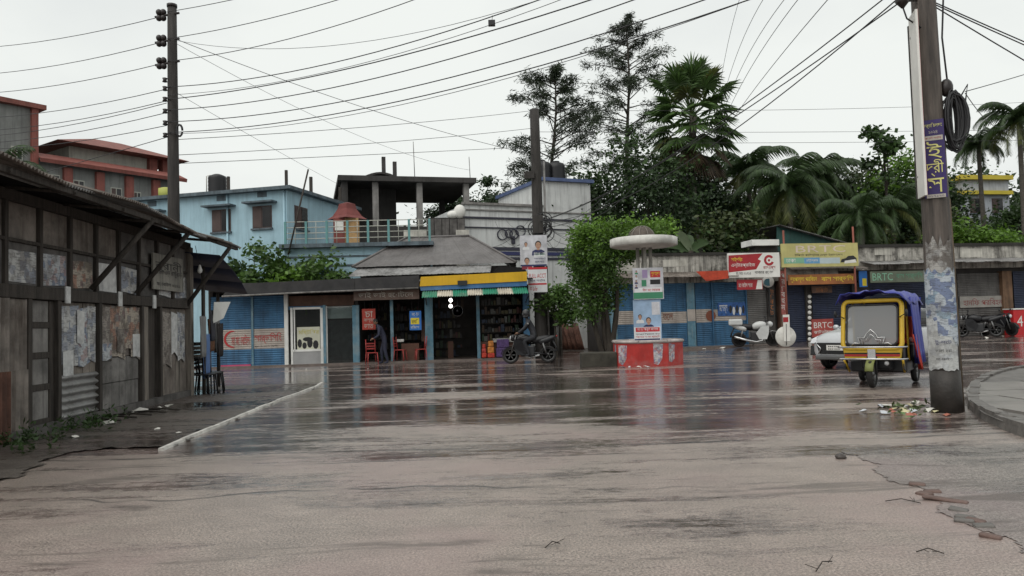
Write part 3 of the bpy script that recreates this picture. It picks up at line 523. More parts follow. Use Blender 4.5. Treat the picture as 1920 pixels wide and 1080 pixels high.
# inside the open stalls
shelf = mat('shelf_goods', (.1, .09, .085), .5, var=.9, scale=9, bump=.2); goods = [paint('pack_%d' % i, c, .45) for i, c in enumerate(((.1, .03, .025), (.1, .085, .03), (.025, .04, .08), (.14, .14, .13), (.03, .06, .03), (.07, .04, .02), (.015, .015, .015), (.03, .025, .025)))]
def shelves(x0, x1, y0, y1, d, nlev, seed):
    rr = random.Random(seed); r = LS.rect(x0, y0, x1, y1, d); q = MB(); st = MB()
    for i in range(nlev):
        zz = r[2]+(r[3]-r[2])*i/nlev; q.box(r[0], r[1], d-.35, d, zz, zz+.03, M_wood, LS); s = r[0]+.03
        while s < r[1]-.1:
            wd = rr.uniform(.06, .16); hh = rr.uniform(.1, (r[3]-r[2])/nlev*.85); st.box(s, s+wd, d-.25, d-.04-rr.uniform(0, .05), zz+.031, zz+.03+hh, rr.choice(goods), LS); s += wd+rr.uniform(.005, .04)
    k = q.build('shelf', row); stuff(st.build('shelf_goods', k))
shelves(902, 980, 556, 640, -1.2, 5, 1); shelves(815, 893, 560, 672, -3.2, 6, 2); shelves(740, 795, 566, 675, -3.2, 6, 3); shelves(676, 730, 566, 675, -3.3, 6, 4)
lsb(902, 640, 981, 672, -.9, -.1, M_cab, 'counter'); lsb(925, 634, 985, 641, -.95, .05, mat('counter_top', (.3, .3, .29), .5, var=.5, scale=8), 'counter_top')
ct = lsb(753, 644, 786, 682, -.9, -.25, M_cab, 'counter'); lsb(744, 636, 757, 641, -.6, -.3, M_white, 'tray'); lsb(790, 600, 800, 640, -.5, -.3, M_brown, 'cabinet'); lsb(840, 640, 850, 676, -1.6, -1.2, M_cab, 'stool_post')
# lit bulbs and fan in the third stall
M_lit = mat('lit_bulb', (1, .98, .93), .4, emit=5, bump=0)
for y in (563, 574):
    c = LS.P(*LS.px(845, y, -.3), -.3); bl = thing('lamp_bulb', 'lit white bulb hanging in the open stall under the striped awning', 'lamp', c, 'lit bulbs in the open stall'); q = MB(); q.ball(c, .075, M_lit); q.build('bulb', bl); q = MB(); q.tube([c+V((0, 0, .06)), c+V((0, 0, .16))], .03, M_white, 8); q.tube([c+V((0, 0, .15)), c+V((.02, 0, .7))], .006, M_ink, 4); q.build('socket', bl)
fc = LS.P(*LS.px(858, 583, -.5), -.5); fn = thing('pedestal_fan', 'grey fan hanging beside the lit bulbs in the open stall', 'fan', fc)
q = MB(); q.lathe([(.2, -.03), (.22, 0), (.2, .03), (.18, 0), (.2, -.03)], M_alu, 20, tuple(fc), 'y'); q.build('guard', fn); q = MB(); q.ball(fc, .06, M_blk)
for i in range(3): a_ = i*2.1; q.add([fc+V((.04*math.cos(a_+.4), 0, .04*math.sin(a_+.4))), fc+V((.18*math.cos(a_+.35), -.02, .18*math.sin(a_+.35))), fc+V((.18*math.cos(a_-.35), .02, .18*math.sin(a_-.35)))], [[0, 1, 2]], M_alu)
q.build('blades', fn); q = MB(); q.tube([fc, fc+V((0, .1, .75))], .015, M_blk, 5); q.build('hanger', fn)
# hanging advertisement boards
def board(fr, x0, y0, x1, y1, d, m, nm, lab, cat='sign', th=.03, bev=0):
    r = fr.rect(x0, y0, x1, y1, d); t = thing(nm, lab, cat, fr.P((r[0]+r[1])/2, r[2], d)); q = MB(); q.box(r[0], r[1], d-th, d, r[2], r[3], m, fr); q.build('panel', t, bevel=bev); return t, r
M_rs = mat('red_cloth', (.36, .05, .035), .7, var=.25, scale=4); M_bs = paint('blue_sign', (.03, .16, .5), .5); M_ys = paint('yellow_print', (.75, .6, .05), .5)
t, r = board(LS, 679, 579, 704, 618, .12, M_rs, 'hanging_banner', 'red lettered banner hanging in front of the open hotel stall'); text('চা', LS, 684, 583, 699, 595, .125, M_pin, t); text('নাস্তা', LS, 682, 597, 701, 605, .125, M_pin, t); text('ভাত', LS, 683, 607, 700, 616, .125, M_pin, t)
[MB().tube([LS.P(s_, r[3], .1), LS.P(s_, r[3]+.5, .1)], .01, M_ink, 4).build('cord', t) for s_ in (r[0]+.1, r[1]-.1)]
t, r = board(LS, 768, 583, 790, 619, .12, M_bs, 'hanging_sign', 'small blue sign with yellow panel hanging beside the whitewashed post'); q = MB(); a = LS.rect(770, 596, 786, 608, .125); q.poly([LS.P(a[0], a[2], .124), LS.P(a[1], a[2], .124), LS.P(a[1], a[3], .124), LS.P(a[0], a[3], .124)], M_ys); q.build('print', t); text('রবি', LS, 772, 598, 784, 606, .128, M_ink, t); text('বিকাশ', LS, 770, 610, 786, 616, .126, M_white, t); text('লোড', LS, 772, 586, 786, 593, .126, M_white, t)
[MB().tube([LS.P(s_, r[3], .1), LS.P(s_, r[3]+.6, .1)], .008, M_ink, 4).build('cord', t) for s_ in (r[0]+.1, r[1]-.1)]
# red plastic chairs, sacks of goods
M_rch = paint('red_plastic', (.36, .05, .045), .45); rc = chair('red_chair', 'red plastic chair beside the man in front of the hotel stall', 'chair', M_rch, None, .95, .4)
for i, (x, y, rz, lab) in enumerate(((698, 684, .4, None), (750, 682, 1.4, 'red plastic chair standing by the brown counter'), (789, 680, -1.3, 'red plastic chair against the whitewashed post'))):
    p = LS.P(LS.px(x, y, .3)[0], .07 if x != 698 else .0, .05 if x != 698 else .4); o = rc if i == 0 else dup(rc, p, rz, lab); o.location = p; o.rotation_euler = (0, 0, rz)
M_sk = [mat('sack_%d' % i, c, .6, var=.5, scale=12, bump=.3) for i, c in enumerate(((.5, .05, .03), (.55, .2, .04), (.09, .05, .16), (.45, .06, .05)))]
def packet(x0, y0, x1, y1, d, m, lab, nm='snack_pack'):
    r = LS.rect(x0, y0, x1, y1, d); t = MB(); t.box(r[0]+.01, r[1]-.01, d-.2, d, r[2], r[3], m, LS); o = t.build(nm, None, bevel=.04); return tag(o, lab, 'packet')
for i, (x0, y0, x1, y1, m, lab) in enumerate(((903, 661, 913, 671, 0, 'lowest red snack pack in the stack by the blue post'), (903, 653, 912, 661, 3, 'middle red snack pack in the stack by the blue post'), (904, 645, 911, 653, 0, 'topmost red snack pack of the stack by the blue post'), (914, 662, 928, 671, 0, 'red snack pack at the foot of the orange stack'), (914, 650, 927, 662, 1, 'orange snack pack in the middle of the stack beside purple sack'), (915, 639, 926, 650, 1, 'orange snack pack on top of the stack beside purple sack'))): packet(x0, y0, x1, y1, .12, M_sk[m], lab)
for i, (x0, y0, x1, y1, lab) in enumerate(((930, 652, 956, 670, 'lower purple sack in front of the shop counter'), (931, 636, 955, 652, 'upper purple sack in front of the shop counter'))): packet(x0, y0, x1, y1, .1, M_sk[2], lab, 'purple_sack')
# ---------------------------------------------------------------- hut, rusty sheets and white gate between the shop row and the tree
M_wg = mat('whitewashed_tin', (.5, .5, .48), .7, var=.3, streak=.5, gcol=(.12, .11, .1))
hp = G(1015, 664); ht = thing('tin_hut', 'small grey tin hut with dark opening beside the blue post', 'hut', hp); Hf = Frame((hp.x, hp.y-.4), (hp.x+1, hp.y-.4+.05))
r = Hf.rect(1012, 582, 1050, 664); 
for s0, s1 in ((r[0], r[0]+.2), (r[1]-.25, r[1])): q = MB(); corr(q, Hf.P(s0, 0, 0), Hf.u, (0, 0, 1), s1-s0, r[3], .012, .08, M_tin); q.build('tin_sheet', ht, solid=.004)
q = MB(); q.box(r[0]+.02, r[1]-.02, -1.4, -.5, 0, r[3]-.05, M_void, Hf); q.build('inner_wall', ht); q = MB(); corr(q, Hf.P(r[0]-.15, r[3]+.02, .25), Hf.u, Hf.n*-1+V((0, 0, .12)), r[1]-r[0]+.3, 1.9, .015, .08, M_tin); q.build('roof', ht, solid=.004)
for i in range(5):
    x = 1052+i*8; p = G(x, 656); q = MB(); hh = random.uniform(1.25, 1.5); corr(q, p+V((0, -.05*i, 0)), (1, .1, 0), V((random.uniform(-.25, -.1), .3, 1)), .32, hh, .012, .08, M_rust); tag(q.build('rusty_sheet', solid=.004), 'rusty corrugated sheet leaning on the hut beside the tree', 'metal sheet', 'rusty sheets leaning by the hut')
gp = G(1095, 648); gt = thing('white_gate', 'whitewashed tin fence gate behind the clipped tree', 'gate', gp); Gf = Frame((gp.x-.5, gp.y+1.5), (gp.x+3, gp.y+1.6))
for i in range(6): q = MB(); corr(q, Gf.P(i*.55, 0, 0), Gf.u, (0, 0, 1), .53, 1.75, .012, .09, M_wg); q.build('gate_sheet', gt, solid=.004)
for s in (0, 1.65, 3.3): q = MB(); q.box(s-.06, s+.06, .02, .14, 0, 2.0, M_wg, Gf); q.build('post', gt)
# ================================================================ shop row on the right
a, b = AY(1145, 660, 34), AY(1920, 630, 37.2); RS = Frame((a.x, a.y), (b.x, b.y))
M_dw = mat('mouldy_wall', (.42, .4, .36), .85, var=.35, scale=2.6, streak=.95, grime=.95, gcol=(.022, .02, .017)); M_sb = mat('navy_shutter', (.022, .03, .06), .5, var=.35, streak=.4, gcol=(.015, .015, .02)); M_gs = mat('grey_shutter', (.12, .115, .11), .55, var=.3, streak=.6)
rw = thing('bus_counter_row', 'long mouldy low shop row with shutters and bus counters', 'shop', RS.P(8, 0, -1))
def rsb(x0, y0, x1, y1, d0, d1, m, name, p=None, bevel=0):
    r = RS.rect(x0, y0, x1, y1, d1); q = MB(); q.box(r[0], r[1], d0, d1, r[2], r[3], m, RS); return q.build(name, p or rw, bevel=bevel)
rE = RS.px(2300, 620)[0]; ztop = RS.px(1440, 476)[1]
q = MB(); q.box(0, rE, -4, -.35, 0, RS.px(1440, 500)[1], M_dark, RS); q.build('core_wall', rw)
q = MB(); q.box(0, rE, -.6, .9, -.05, .17, M_floor, RS); q.build('floor_slab', rw)
q = MB(); q.box(-.15, 11, -.5, .0, RS.px(1300, 530)[1], ztop-.02, M_dw, RS); q.build('parapet', rw); q = MB(); q.box(11.003, rE, -.5, .004, RS.px(1700, 505)[1], ztop+.22, M_dw, RS); q.build('parapet', rw)
q = MB(); q.box(-.2, 11, -.6, .1, ztop-.02, ztop+.1, mat('black_mould', (.03, .028, .025), .9, var=.4), RS); q.build('coping', rw); q = MB(); q.box(11.003, rE, -.6, .1, ztop+.22, ztop+.36, MATS['black_mould'], RS); q.build('coping', rw)
M_lime = mat('limewash', (.5, .48, .43), .85, var=.25, streak=.5, grime=.4, gcol=(.12, .11, .09))
for x0, y0, x1, y1 in ((1153, 493, 1202, 508), (1243, 487, 1287, 500), (1640, 463, 1672, 478), (1800, 466, 1842, 482)): rsb(x0, y0, x1, y1, 0, .012, M_lime, 'plaster_patch')
# tin awnings
def awn(x0, x1, y, lz, out_, m, drop=.25, n=6):
    s0, zz = RS.px(x0, y, 0); s1 = RS.px(x1, y, 0)[0]
    for i in range(n):
        q = MB(); corr(q, RS.P(s0+(s1-s0)*i/n, zz+random.uniform(-.02, .02), .02), RS.u, RS.n+V((0, 0, -drop)), (s1-s0)/n+.03, out_+random.uniform(-.05, .08), .018, .08, m); q.build('awning_sheet', rw, solid=.004)
awn(1143, 1365, 513, 0, 1.0, M_tin2, .28, 8); awn(1472, 1608, 500, 0, .7, M_tin2, .25, 4); awn(1612, 1740, 490, 0, 1.1, M_tin, .2, 4); awn(1742, 1935, 486, 0, 1.2, M_tin, .2, 6)
# shutters and posts
rsb(1145, 530, 1157, 660, -.3, .0, M_bl2, 'post'); shutter(RS, 1157, 532, 1226, 660, -.1, M_bl, rw, (584, 607, M_cream)); shutter(RS, 1228, 531, 1289, 658, -.1, M_bl, rw, (583, 606, M_cream)); rsb(1226, 531, 1228, 660, -.12, .0, M_bl, 'shutter_guide'); rsb(1289, 530, 1304, 656, -.3, .0, M_bl2, 'post'); rsb(1289, 580, 1304, 602, .0, .004, M_cream, 'painted_band')
shutter(RS, 1305, 530, 1336, 655, -.1, M_bl, rw, (580, 603, M_cream)); shutter(RS, 1338, 529, 1400, 652, -.1, M_bl, rw, (578, 600, M_cream)); rsb(1336, 529, 1338, 654, -.12, 0, M_bl, 'shutter_guide'); shutter(RS, 1402, 528, 1440, 648, -.1, M_gs, rw); rsb(1400, 528, 1402, 650, -.12, 0, M_bl, 'shutter_guide')
text('তেল', RS, 1243, 588, 1262, 600, -.06, paint('rust_print', (.2, .06, .03)), rw); q = MB(); c = RS.px(1333, 592, -.05); q.poly([RS.P(c[0]+.24*math.cos(i*.5), c[1]+.24*math.sin(i*.5), -.06) for i in range(13)], MATS['rust_print']); q.build('emblem', rw)
pb = rsb(1346, 567, 1398, 592, -.07, -.05, paint('blue_banner', (.03, .1, .3), var=.6, scale=6), 'shutter_banner'); text('মেসার্স', RS, 1349, 571, 1364, 588, -.045, M_white, pb); q = MB()
for i in range(5): c = RS.px(1370+i*6, 580+3*(i % 2), -.045); q.poly([RS.P(c[0]+.07*math.cos(k), c[1]+.2*math.sin(k), -.045) for k in range(6)], M_white if i % 2 else M_ink)
q.build('print', pb)
rsb(1440, 528, 1453, 650, -.3, .0, M_dark, 'post'); rsb(1463, 505, 1474, 648, -.3, .05, M_brown, 'post')
shutter(RS, 1476, 534, 1514, 645, -.15, M_sb, rw); rsb(1513, 534, 1523, 645, -.3, .0, M_dark, 'post'); shutter(RS, 1524, 534, 1600, 645, -.15, M_sb, rw); rsb(1600, 530, 1612, 642, -.3, .04, M_dark, 'post')
shutter(RS, 1632, 530, 1740, 640, -.2, M_sb, rw); shutter(RS, 1742, 522, 1795, 638, -.2, M_sb, rw); shutter(RS, 1797, 512, 1882, 632, -.2, M_gs, rw, None); rsb(1612, 525, 1632, 640, -.3, .03, M_dark, 'post')
rsb(1882, 508, 1900, 630, -.3, .02, mat('orange_brown_post', (.17, .1, .06), .8, var=.4, streak=.6), 'post'); shutter(RS, 1902, 508, 1960, 630, -.2, M_sb, rw)
M_or = mat('orange_board', (.32, .12, .04), .65, var=.25, grime=.4); M_cy = mat('faded_yellow_board', (.46, .42, .17), .6, var=.15, streak=.3, gcol=(.3, .26, .12)); M_tw = paint('print_white', (.68, .67, .63)); M_rd = mat('red_board', (.33, .018, .025), .5, var=.15); M_gr = paint('green_print', (.18, .38, .26))
t, r = board(RS, 1522, 598, 1563, 632, .03, mat('red_poster', (.34, .06, .05), .6, var=.3), 'counter_poster', 'red poster lettered BRTC on the navy shutter'); text('BRTC', RS, 1526, 604, 1560, 615, .035, M_tw, t); text('কাউন্টার', RS, 1526, 618, 1558, 628, .035, M_tw, t)
# vertical letter strips
t, r = board(RS, 1442, 540, 1452, 592, .06, mat('strip_black', (.03, .03, .03), .6), 'letter_strip', 'narrow black strip sign with a column of orange letters'); 
for i, ch in enumerate('টিকেট'): text(ch, RS, 1444, 542+i*10, 1451, 550+i*10, .065, M_or, t)
q = MB(); c = RS.px(1440, 528, .1); q.lathe([(.27, -.02), (.27, .02)], M_tw, 20, tuple(RS.P(*c, .1)), 'y'); ob = tag(q.build('round_sign'), 'round blue and white sign above the orange letter strip', 'sign'); q = MB(); q.poly([RS.P(c[0]+.22*math.cos(i*.5), c[1]-.03+.17*math.sin(i*.5), .13) for i in range(13)], paint('teal_print', (.06, .16, .2))); q.build('print', ob)
t, r = board(RS, 1464, 508, 1473, 590, .09, mat('strip_red', (.3, .09, .08), .6, var=.5, scale=8), 'letter_strip', 'narrow red strip sign with white letters on the brown post')
for i, ch in enumerate('পরিবহন'): text(ch, RS, 1465, 512+i*12, 1472, 521+i*12, .095, M_tw, t)
for i in range(9):
    q = MB(); c = RS.P(*RS.px(1518, 556+i*10, .06), .06); q.lathe([(.075, -.02), (.09, 0), (.075, .02)], M_tw, 12, tuple(c), 'y'); tag(q.build('round_tag'), 'small white round plate in the column on the dark post', 'plate', 'white round plates on the dark post')
# signs over the shops
t, r = board(RS, 1366, 474, 1462, 520, 1.0, M_tw, 'shop_sign', 'large red and white shop sign with round red emblem', th=.12)
q = MB(); q.poly([RS.P(*RS.px(x, y, 1.003), 1.003) for x, y in ((1366, 511), (1366, 479), (1430, 475), (1421, 486), (1427, 489), (1418, 505))], M_rd); c = RS.px(1442, 488, 1.004)
for i in range(16):
    a0, a1 = .6+i*.33, .6+(i+1)*.33; q.add([RS.P(c[0]+k*math.cos(g), c[1]+k*math.sin(g), 1.004) for k, g in ((.24, a0), (.24, a1), (.13, a1), (.13, a0))], [[0, 1, 2, 3]], M_rd)
q.poly([RS.P(c[0]+.06*math.cos(i), c[1]+.06*math.sin(i), 1.004) for i in range(6)], M_rd); q.build('print', t)
text('সাইদিয়া', RS, 1371, 482, 1392, 491, 1.006, M_ys, t); text('এন্টারপ্রাইজ', RS, 1371, 492, 1416, 502, 1.006, M_tw, t); text('রেডএক্স', RS, 1431, 499, 1454, 506, 1.006, M_rd, t); text('মোবাঃ ০১৭১৪', RS, 1380, 510, 1408, 515, 1.006, M_ink, t); text('বাজার রোড', RS, 1415, 508, 1450, 513, 1.006, M_ink, t)
for x in (1372, 1456): q = MB(); s = RS.px(x, 520, .9)[0]; q.tube([RS.P(s, r[2], .92), RS.P(s, r[2]+.3, 0)], .02, M_blackt, 5); q.build('bracket', t)
t, r = board(RS, 1466, 456, 1609, 500, 1.05, M_cy, 'shop_sign', 'wide faded yellow shop sign lettered BRTC with a car picture', th=.1)
text('BRTC', RS, 1492, 460, 1585, 473, 1.055, paint('pale_letter', (.6, .5, .42)), t); text('টিকেট কাউন্টার এন্ড ট্রাভেলস', RS, 1490, 475, 1580, 481, 1.055, M_ink, t); q = MB()
for x0, x1, m in ((1470, 1508, M_gr), (1508, 1537, paint('sky_print', (.12, .3, .5))), (1537, 1575, paint('pale_blue_print', (.42, .5, .52)))):
    rr_ = RS.rect(x0, 483, x1, 494, 1.054); q.poly([RS.P(rr_[0], rr_[2], 1.054), RS.P(rr_[1], rr_[2], 1.054), RS.P(rr_[1], rr_[3], 1.054), RS.P(rr_[0], rr_[3], 1.054)], m)
q.poly([RS.P(*RS.px(x, y, 1.056), 1.056) for x, y in ((1576, 492), (1578, 486), (1586, 484), (1590, 480), (1600, 479), (1606, 484), (1606, 490))], M_ink); q.poly([RS.P(*RS.px(x, y, 1.058), 1.058) for x, y in ((1583, 494), (1584, 489), (1604, 486), (1606, 492))], M_tw); q.build('print', t)
text('ঢাকা', RS, 1474, 485, 1492, 492, 1.058, M_tw, t); text('চট্টগ্রাম', RS, 1512, 485, 1534, 492, 1.058, M_tw, t)
for x in (1472, 1603): q = MB(); s = RS.px(x, 500, 1)[0]; q.tube([RS.P(s, .17, .98), RS.P(s, RS.px(x, 425 if x > 1500 else 432, 1)[1], .98)], .045, mat('red_oxide_pipe', (.2, .06, .04), .6), 6); q.build('pole', t)
t, r = board(RS, 1478, 514, 1604, 533, .75, M_or, 'shop_sign', 'narrow orange shop sign with yellow lettering below the wide yellow one', th=.05); text('দূরপাল্লা পরিবহন', RS, 1482, 517, 1532, 530, .755, M_ys, t); text('বাস সার্ভিস', RS, 1540, 516, 1600, 529, .755, M_ys, t)
quad = lambda pts, d, m: MB().poly([RS.P(*RS.px(x, y, d), d) for x, y in pts], m)
tag(quad([(1305, 509), (1365, 507), (1366, 522), (1324, 527)], 1.08, mat('red_orange_tarp', (.42, .05, .02), .6, var=.35, scale=3, bump=.4, bscale=8)).build('red_tarp', solid=.01), 'red orange tarpaulin piece draped beside the red and white sign', 'tarpaulin')
t, r = board(RS, 1382, 524, 1430, 543, .85, M_rd, 'shop_sign', 'small red and white sign hanging below the red tarpaulin'); q = MB(); a = RS.rect(1413, 525, 1429, 542, .855); q.poly([RS.P(a[0]+.1, a[2], .854), RS.P(a[1], a[2], .854), RS.P(a[1], a[3], .854), RS.P(a[0]+.2, a[3], .854)], M_tw); q.build('print', t); text('মোবাইল সেবা', RS, 1385, 529, 1411, 539, .857, M_tw, t)
t, r = board(RS, 1522, 536, 1560, 549, .3, M_brown, 'shop_sign', 'small brown sign hung inside behind the orange one'); text('টিকেট', RS, 1530, 539, 1552, 547, .305, M_or, t)
t, r = board(RS, 1611, 508, 1626, 538, .5, M_bs, 'shop_sign', 'small upright blue sign with yellow patch between two shopfronts'); q = MB(); a = RS.rect(1617, 522, 1625, 536, .505); q.poly([RS.P(a[0], a[2], .505), RS.P(a[1], a[2], .505), RS.P(a[1], a[3], .505), RS.P(a[0], a[3], .505)], M_ys); q.build('print', t)
t, r = board(RS, 1632, 508, 1742, 529, 1.1, mat('dark_green_board', (.1, .12, .085), .6, var=.3), 'shop_sign', 'dark green shop sign lettered BRTC beside the concrete pole'); text('BRTC', RS, 1636, 512, 1674, 526, 1.105, M_gr, t); text('বাস সার্ভিস', RS, 1680, 510, 1730, 524, 1.105, paint('dim_green', (.08, .22, .14)), t)
t, r = board(RS, 1800, 555, 1884, 576, -.1, mat('cream_banner', (.3, .285, .26), .7, var=.25), 'shop_banner', 'cream banner with dull red lettering on the grey shutter'); text('হানিফ পরিবহন', RS, 1806, 559, 1880, 573, -.095, paint('dull_red', (.22, .05, .045)), t)
# white box on the parapet, green tin gable, red box with a 4
bt = thing('roof_box', 'small white flat-topped box on the parapet above the red sign', 'roof box', RS.P(RS.px(1436, 465)[0], ztop+.1, -.2)); q = MB(); rr_ = RS.rect(1416, 455, 1458, 472, .0); q.box(rr_[0], rr_[1], -.6, 0, rr_[2]-.12, rr_[3]-.02, M_dark, RS); q.build('box', bt); q = MB(); rr_ = RS.rect(1410, 449, 1461, 460, .3); q.box(rr_[0], rr_[1], -.8, .3, rr_[2], rr_[3], M_white, RS); q.build('top', bt)
M_gt = mat('green_tin', (.02, .075, .065), .55, var=.25, streak=.4); gs = thing('green_shed', 'dark green tin gable shed behind the yellow BRTC sign', 'shed', RS.P(RS.px(1530, 470)[0], 0, -6)); pt = lambda x, y: RS.P(*RS.px(x, y, -4.5), -4.5)
q = MB(); q.poly([pt(1455, 500), pt(1625, 495), pt(1622, 468), pt(1457, 424)], M_gt); q.build('gable', gs, solid=.05)
q = MB(); A, B = pt(1455, 423), pt(1632, 470); corr(q, A+RS.n*.4, B-A, -RS.n+V((0, 0, .02)), (B-A).length, 4, .02, .1, M_tin); q.build('roof', gs, solid=.01)
rb = thing('red_ice_box', 'red box with a white numeral 4 at the end of the row', 'box', RS.P(RS.px(1915, 622)[0], .17, .8)); r = RS.rect(1901, 580, 1945, 624, .9); q = MB(); q.box(r[0], r[1], .3, .9, .17, r[3], paint('bright_red', (.5, .02, .025), .4), RS); q.build('body', rb, bevel=.02); q = MB(); q.box(r[0]-.02, r[1], .28, .93, r[3]+.002, r[3]+.06, M_white, RS); q.build('lid', rb); text('4', RS, 1907, 592, 1918, 612, .905, M_tw, rb)
# parts of the round paddle sign in front
pp = G(1473, 651); ps = thing('paddle_sign', 'round white disc sign with red-tipped upright leaning by the shutters', 'sign', pp); Pf = Frame((pp.x-.5, pp.y), (pp.x+.5, pp.y+.05)); c = Pf.px(1473, 628); 
q = MB(); q.lathe([(.40, -.02), (.42, 0), (.40, .02)], mat('disc_white', (.6, .59, .55), .6, grime=.35, gcol=(.25, .22, .18)), 28, tuple(Pf.P(c[0], .44+pp.z, 0)), 'y'); q.build('disc', ps); r = Pf.rect(1469, 590, 1481, 640, .06); q = MB(); q.box(r[0], r[1], .03, .06, r[2], r[3], M_tw, Pf); k = q.build('upright', ps); q = MB(); q.box(r[0], r[1]-.05, .06, .065, r[3]-.3, r[3]-.1, M_rd, Pf); q.build('red_panel', k); q = MB(); q.tube([Pf.P(c[0], pp.z+.1, .05), Pf.P(c[0]+.02, pp.z+.95, .06)], .015, M_ink, 5); q.build('rod', ps)
# ================================================================ traffic island with canopy and posters
ic = G(1226, 687); ic.y += 1.0; isl = thing('traffic_island', 'red octagonal traffic island with pipe column and white disc canopy', 'traffic island', ic)
M_ri = mat('red_island_paint', (.4, .03, .025), .5, var=.25, scale=3, grime=.35, gcol=(.25, .2, .19), bump=.1); M_peel = printmat('peeling_poster', (.5, .48, .5), (.35, .05, .06), (.12, .14, .3), 12, .6, .4); R8 = 1.1; zI = .72
oct_ = [V((ic.x+R8*math.cos(math.pi/8+i*math.pi/4), ic.y+R8*math.sin(math.pi/8+i*math.pi/4), 0)) for i in range(8)]
for i in range(8):
    a, b = oct_[i], oct_[(i+1) % 8]; q = MB(); inn = (ic-(a+b)/2).normalized()*.1; inn.z = 0; q.add([a, b, b+V((0, 0, zI)), a+V((0, 0, zI)), a+inn, b+inn, b+inn+V((0, 0, zI)), a+inn+V((0, 0, zI))], [[0, 1, 2, 3], [3, 2, 6, 7], [5, 4, 7, 6]], M_ri); o = q.build('panel', isl)
    nn = -inn.normalized(); L_ = b-a
    if nn.y < 0.1:
        for k in range(2): 
            q = MB(); f0, f1 = ((.08, .42), (.5, .8))[k]; e = lambda: random.uniform(-.06, .06); q.poly([a+L_*f0+nn*.004+V((0, 0, .12+e())), a+L_*(f0+f1)/2+nn*.004+V((0, 0, .05+e())), a+L_*f1+nn*.004+V((0, 0, .15+e())), a+L_*(f1+.05)+nn*.004+V((0, 0, .62+e())), a+L_*f0+nn*.004+V((0, 0, .66+e()))], M_peel); (q.build('torn_poster', isl) if (i+k) % 2 == 0 else None)
q = MB(); q.poly([p*1+V((0, 0, zI-.03)) for p in oct_], M_conc); q.build('top_slab', isl)
q = MB()
for a, b in zip(oct_, oct_[1:]+oct_[:1]): q.tube([a+V((0, 0, zI+.02)), b+V((0, 0, zI+.02))], .05, mat('rim_white', (.42, .38, .36), .7, grime=.5), 6)
q.build('rim', isl)
cz = CH+146*ic.y/F
for dx, dy in ((-.2, 0), (0, -.12), (.2, 0), (0, .14)): q = MB(); q.tube([(ic.x+dx, ic.y+dy, zI-.03), (ic.x+dx, ic.y+dy, cz-.1)], .055, mat('grey_pipe', (.3, .29, .26), .6, streak=.6), 10); q.build('pipe', isl)
q = MB(); q.lathe([(.2, -.16), (.96, -.13), (1.05, -.1), (1.05, .12), (1.0, .14), (.1, .15)], mat('canopy_white', (.62, .61, .57), .7, streak=.3, grime=.2, gcol=(.25, .24, .2)), 40, (ic.x, ic.y, cz)); q.build('canopy', isl)
q = MB(); q.lathe([(.4, .15)]+[(.39*math.cos(a), .15+.36*math.sin(a)) for a in (.2, .5, .8, 1.1, 1.35, 1.55)], mat('dome_brown', (.11, .09, .075), .8, var=.3, streak=.5), 24, (ic.x-.05, ic.y, cz)); q.build('dome', isl)
for i in range(5): a = i*math.pi/5; q = MB(); q.tube([(ic.x-.05+.42*math.cos(a)*math.cos(t), ic.y+.42*math.sin(a)*math.cos(t), cz+.15+.38*math.sin(t)) for t in [math.pi*k/10 for k in range(11)]], .012, M_conc, 5); q.build('dome_rib', isl)
# political posters: portraits, bars and lines of lettering
M_skin = paint('print_skin', (.42, .25, .17)); M_hair = paint('print_hair', (.015, .013, .013)); M_pnv = paint('print_navy', (.025, .03, .1)); M_pmr = paint('print_maroon', (.25, .03, .05)); M_psk = mat('print_sky', (.3, .42, .58), .6, var=.25, scale=2); M_pgr = paint('print_green', (.05, .22, .12)); M_ppk = mat('print_pale', (.5, .5, .53), .6, var=.3, scale=3); M_pwh = paint('print_paper', (.66, .67, .68)); M_pre = paint('print_scarlet', (.5, .03, .04))
def portrait(q, fr, s, z, k, d, shirt, hair=True):
    e = lambda rx, rz, cs, cz_, m, dd: q.poly([fr.P(s+cs*k+rx*k*math.cos(i*.45), z+cz_*k+rz*k*math.sin(i*.45), dd) for i in range(14)], m)
    q.poly([fr.P(s+x*k, z+y*k, d) for x, y in ((-.62, -1), (.62, -1), (.58, -.62), (.3, -.45), (-.3, -.45), (-.58, -.62))], shirt)
    q.poly([fr.P(s+x*k, z+y*k, d+.001) for x, y in ((-.12, -.5), (.12, -.5), (.12, -.25), (-.12, -.25))], M_skin); e(.3, .36, 0, .03, M_hair, d+.002); e(.25, .33, 0, -.06, M_skin, d+.003); e(.05, .02, -.1, .0, M_hair, d+.004); e(.05, .02, .1, .0, M_hair, d+.004); e(.09, .02, 0, -.24, M_pmr, d+.004)
def bar(q, fr, x0, y0, x1, y1, d, m): r = fr.rect(x0, y0, x1, y1, d); q.poly([fr.P(r[0], r[2], d), fr.P(r[1], r[2], d), fr.P(r[1], r[3], d), fr.P(r[0], r[3], d)], m)
IF = Frame((ic.x-1, ic.y-.36), (ic.x+1, ic.y-.36+.02))
t, r = board(IF, 1188, 562, 1240, 640, .02, M_psk, 'campaign_poster', 'sky blue campaign poster with two portraits above the red island', th=.02); q = MB(); c = IF.px(1200, 594, .022); portrait(q, IF, c[0], c[1], .2, .0225, M_pwh); c = IF.px(1216, 601, .026); portrait(q, IF, c[0], c[1], .27, .0285, M_pnv)
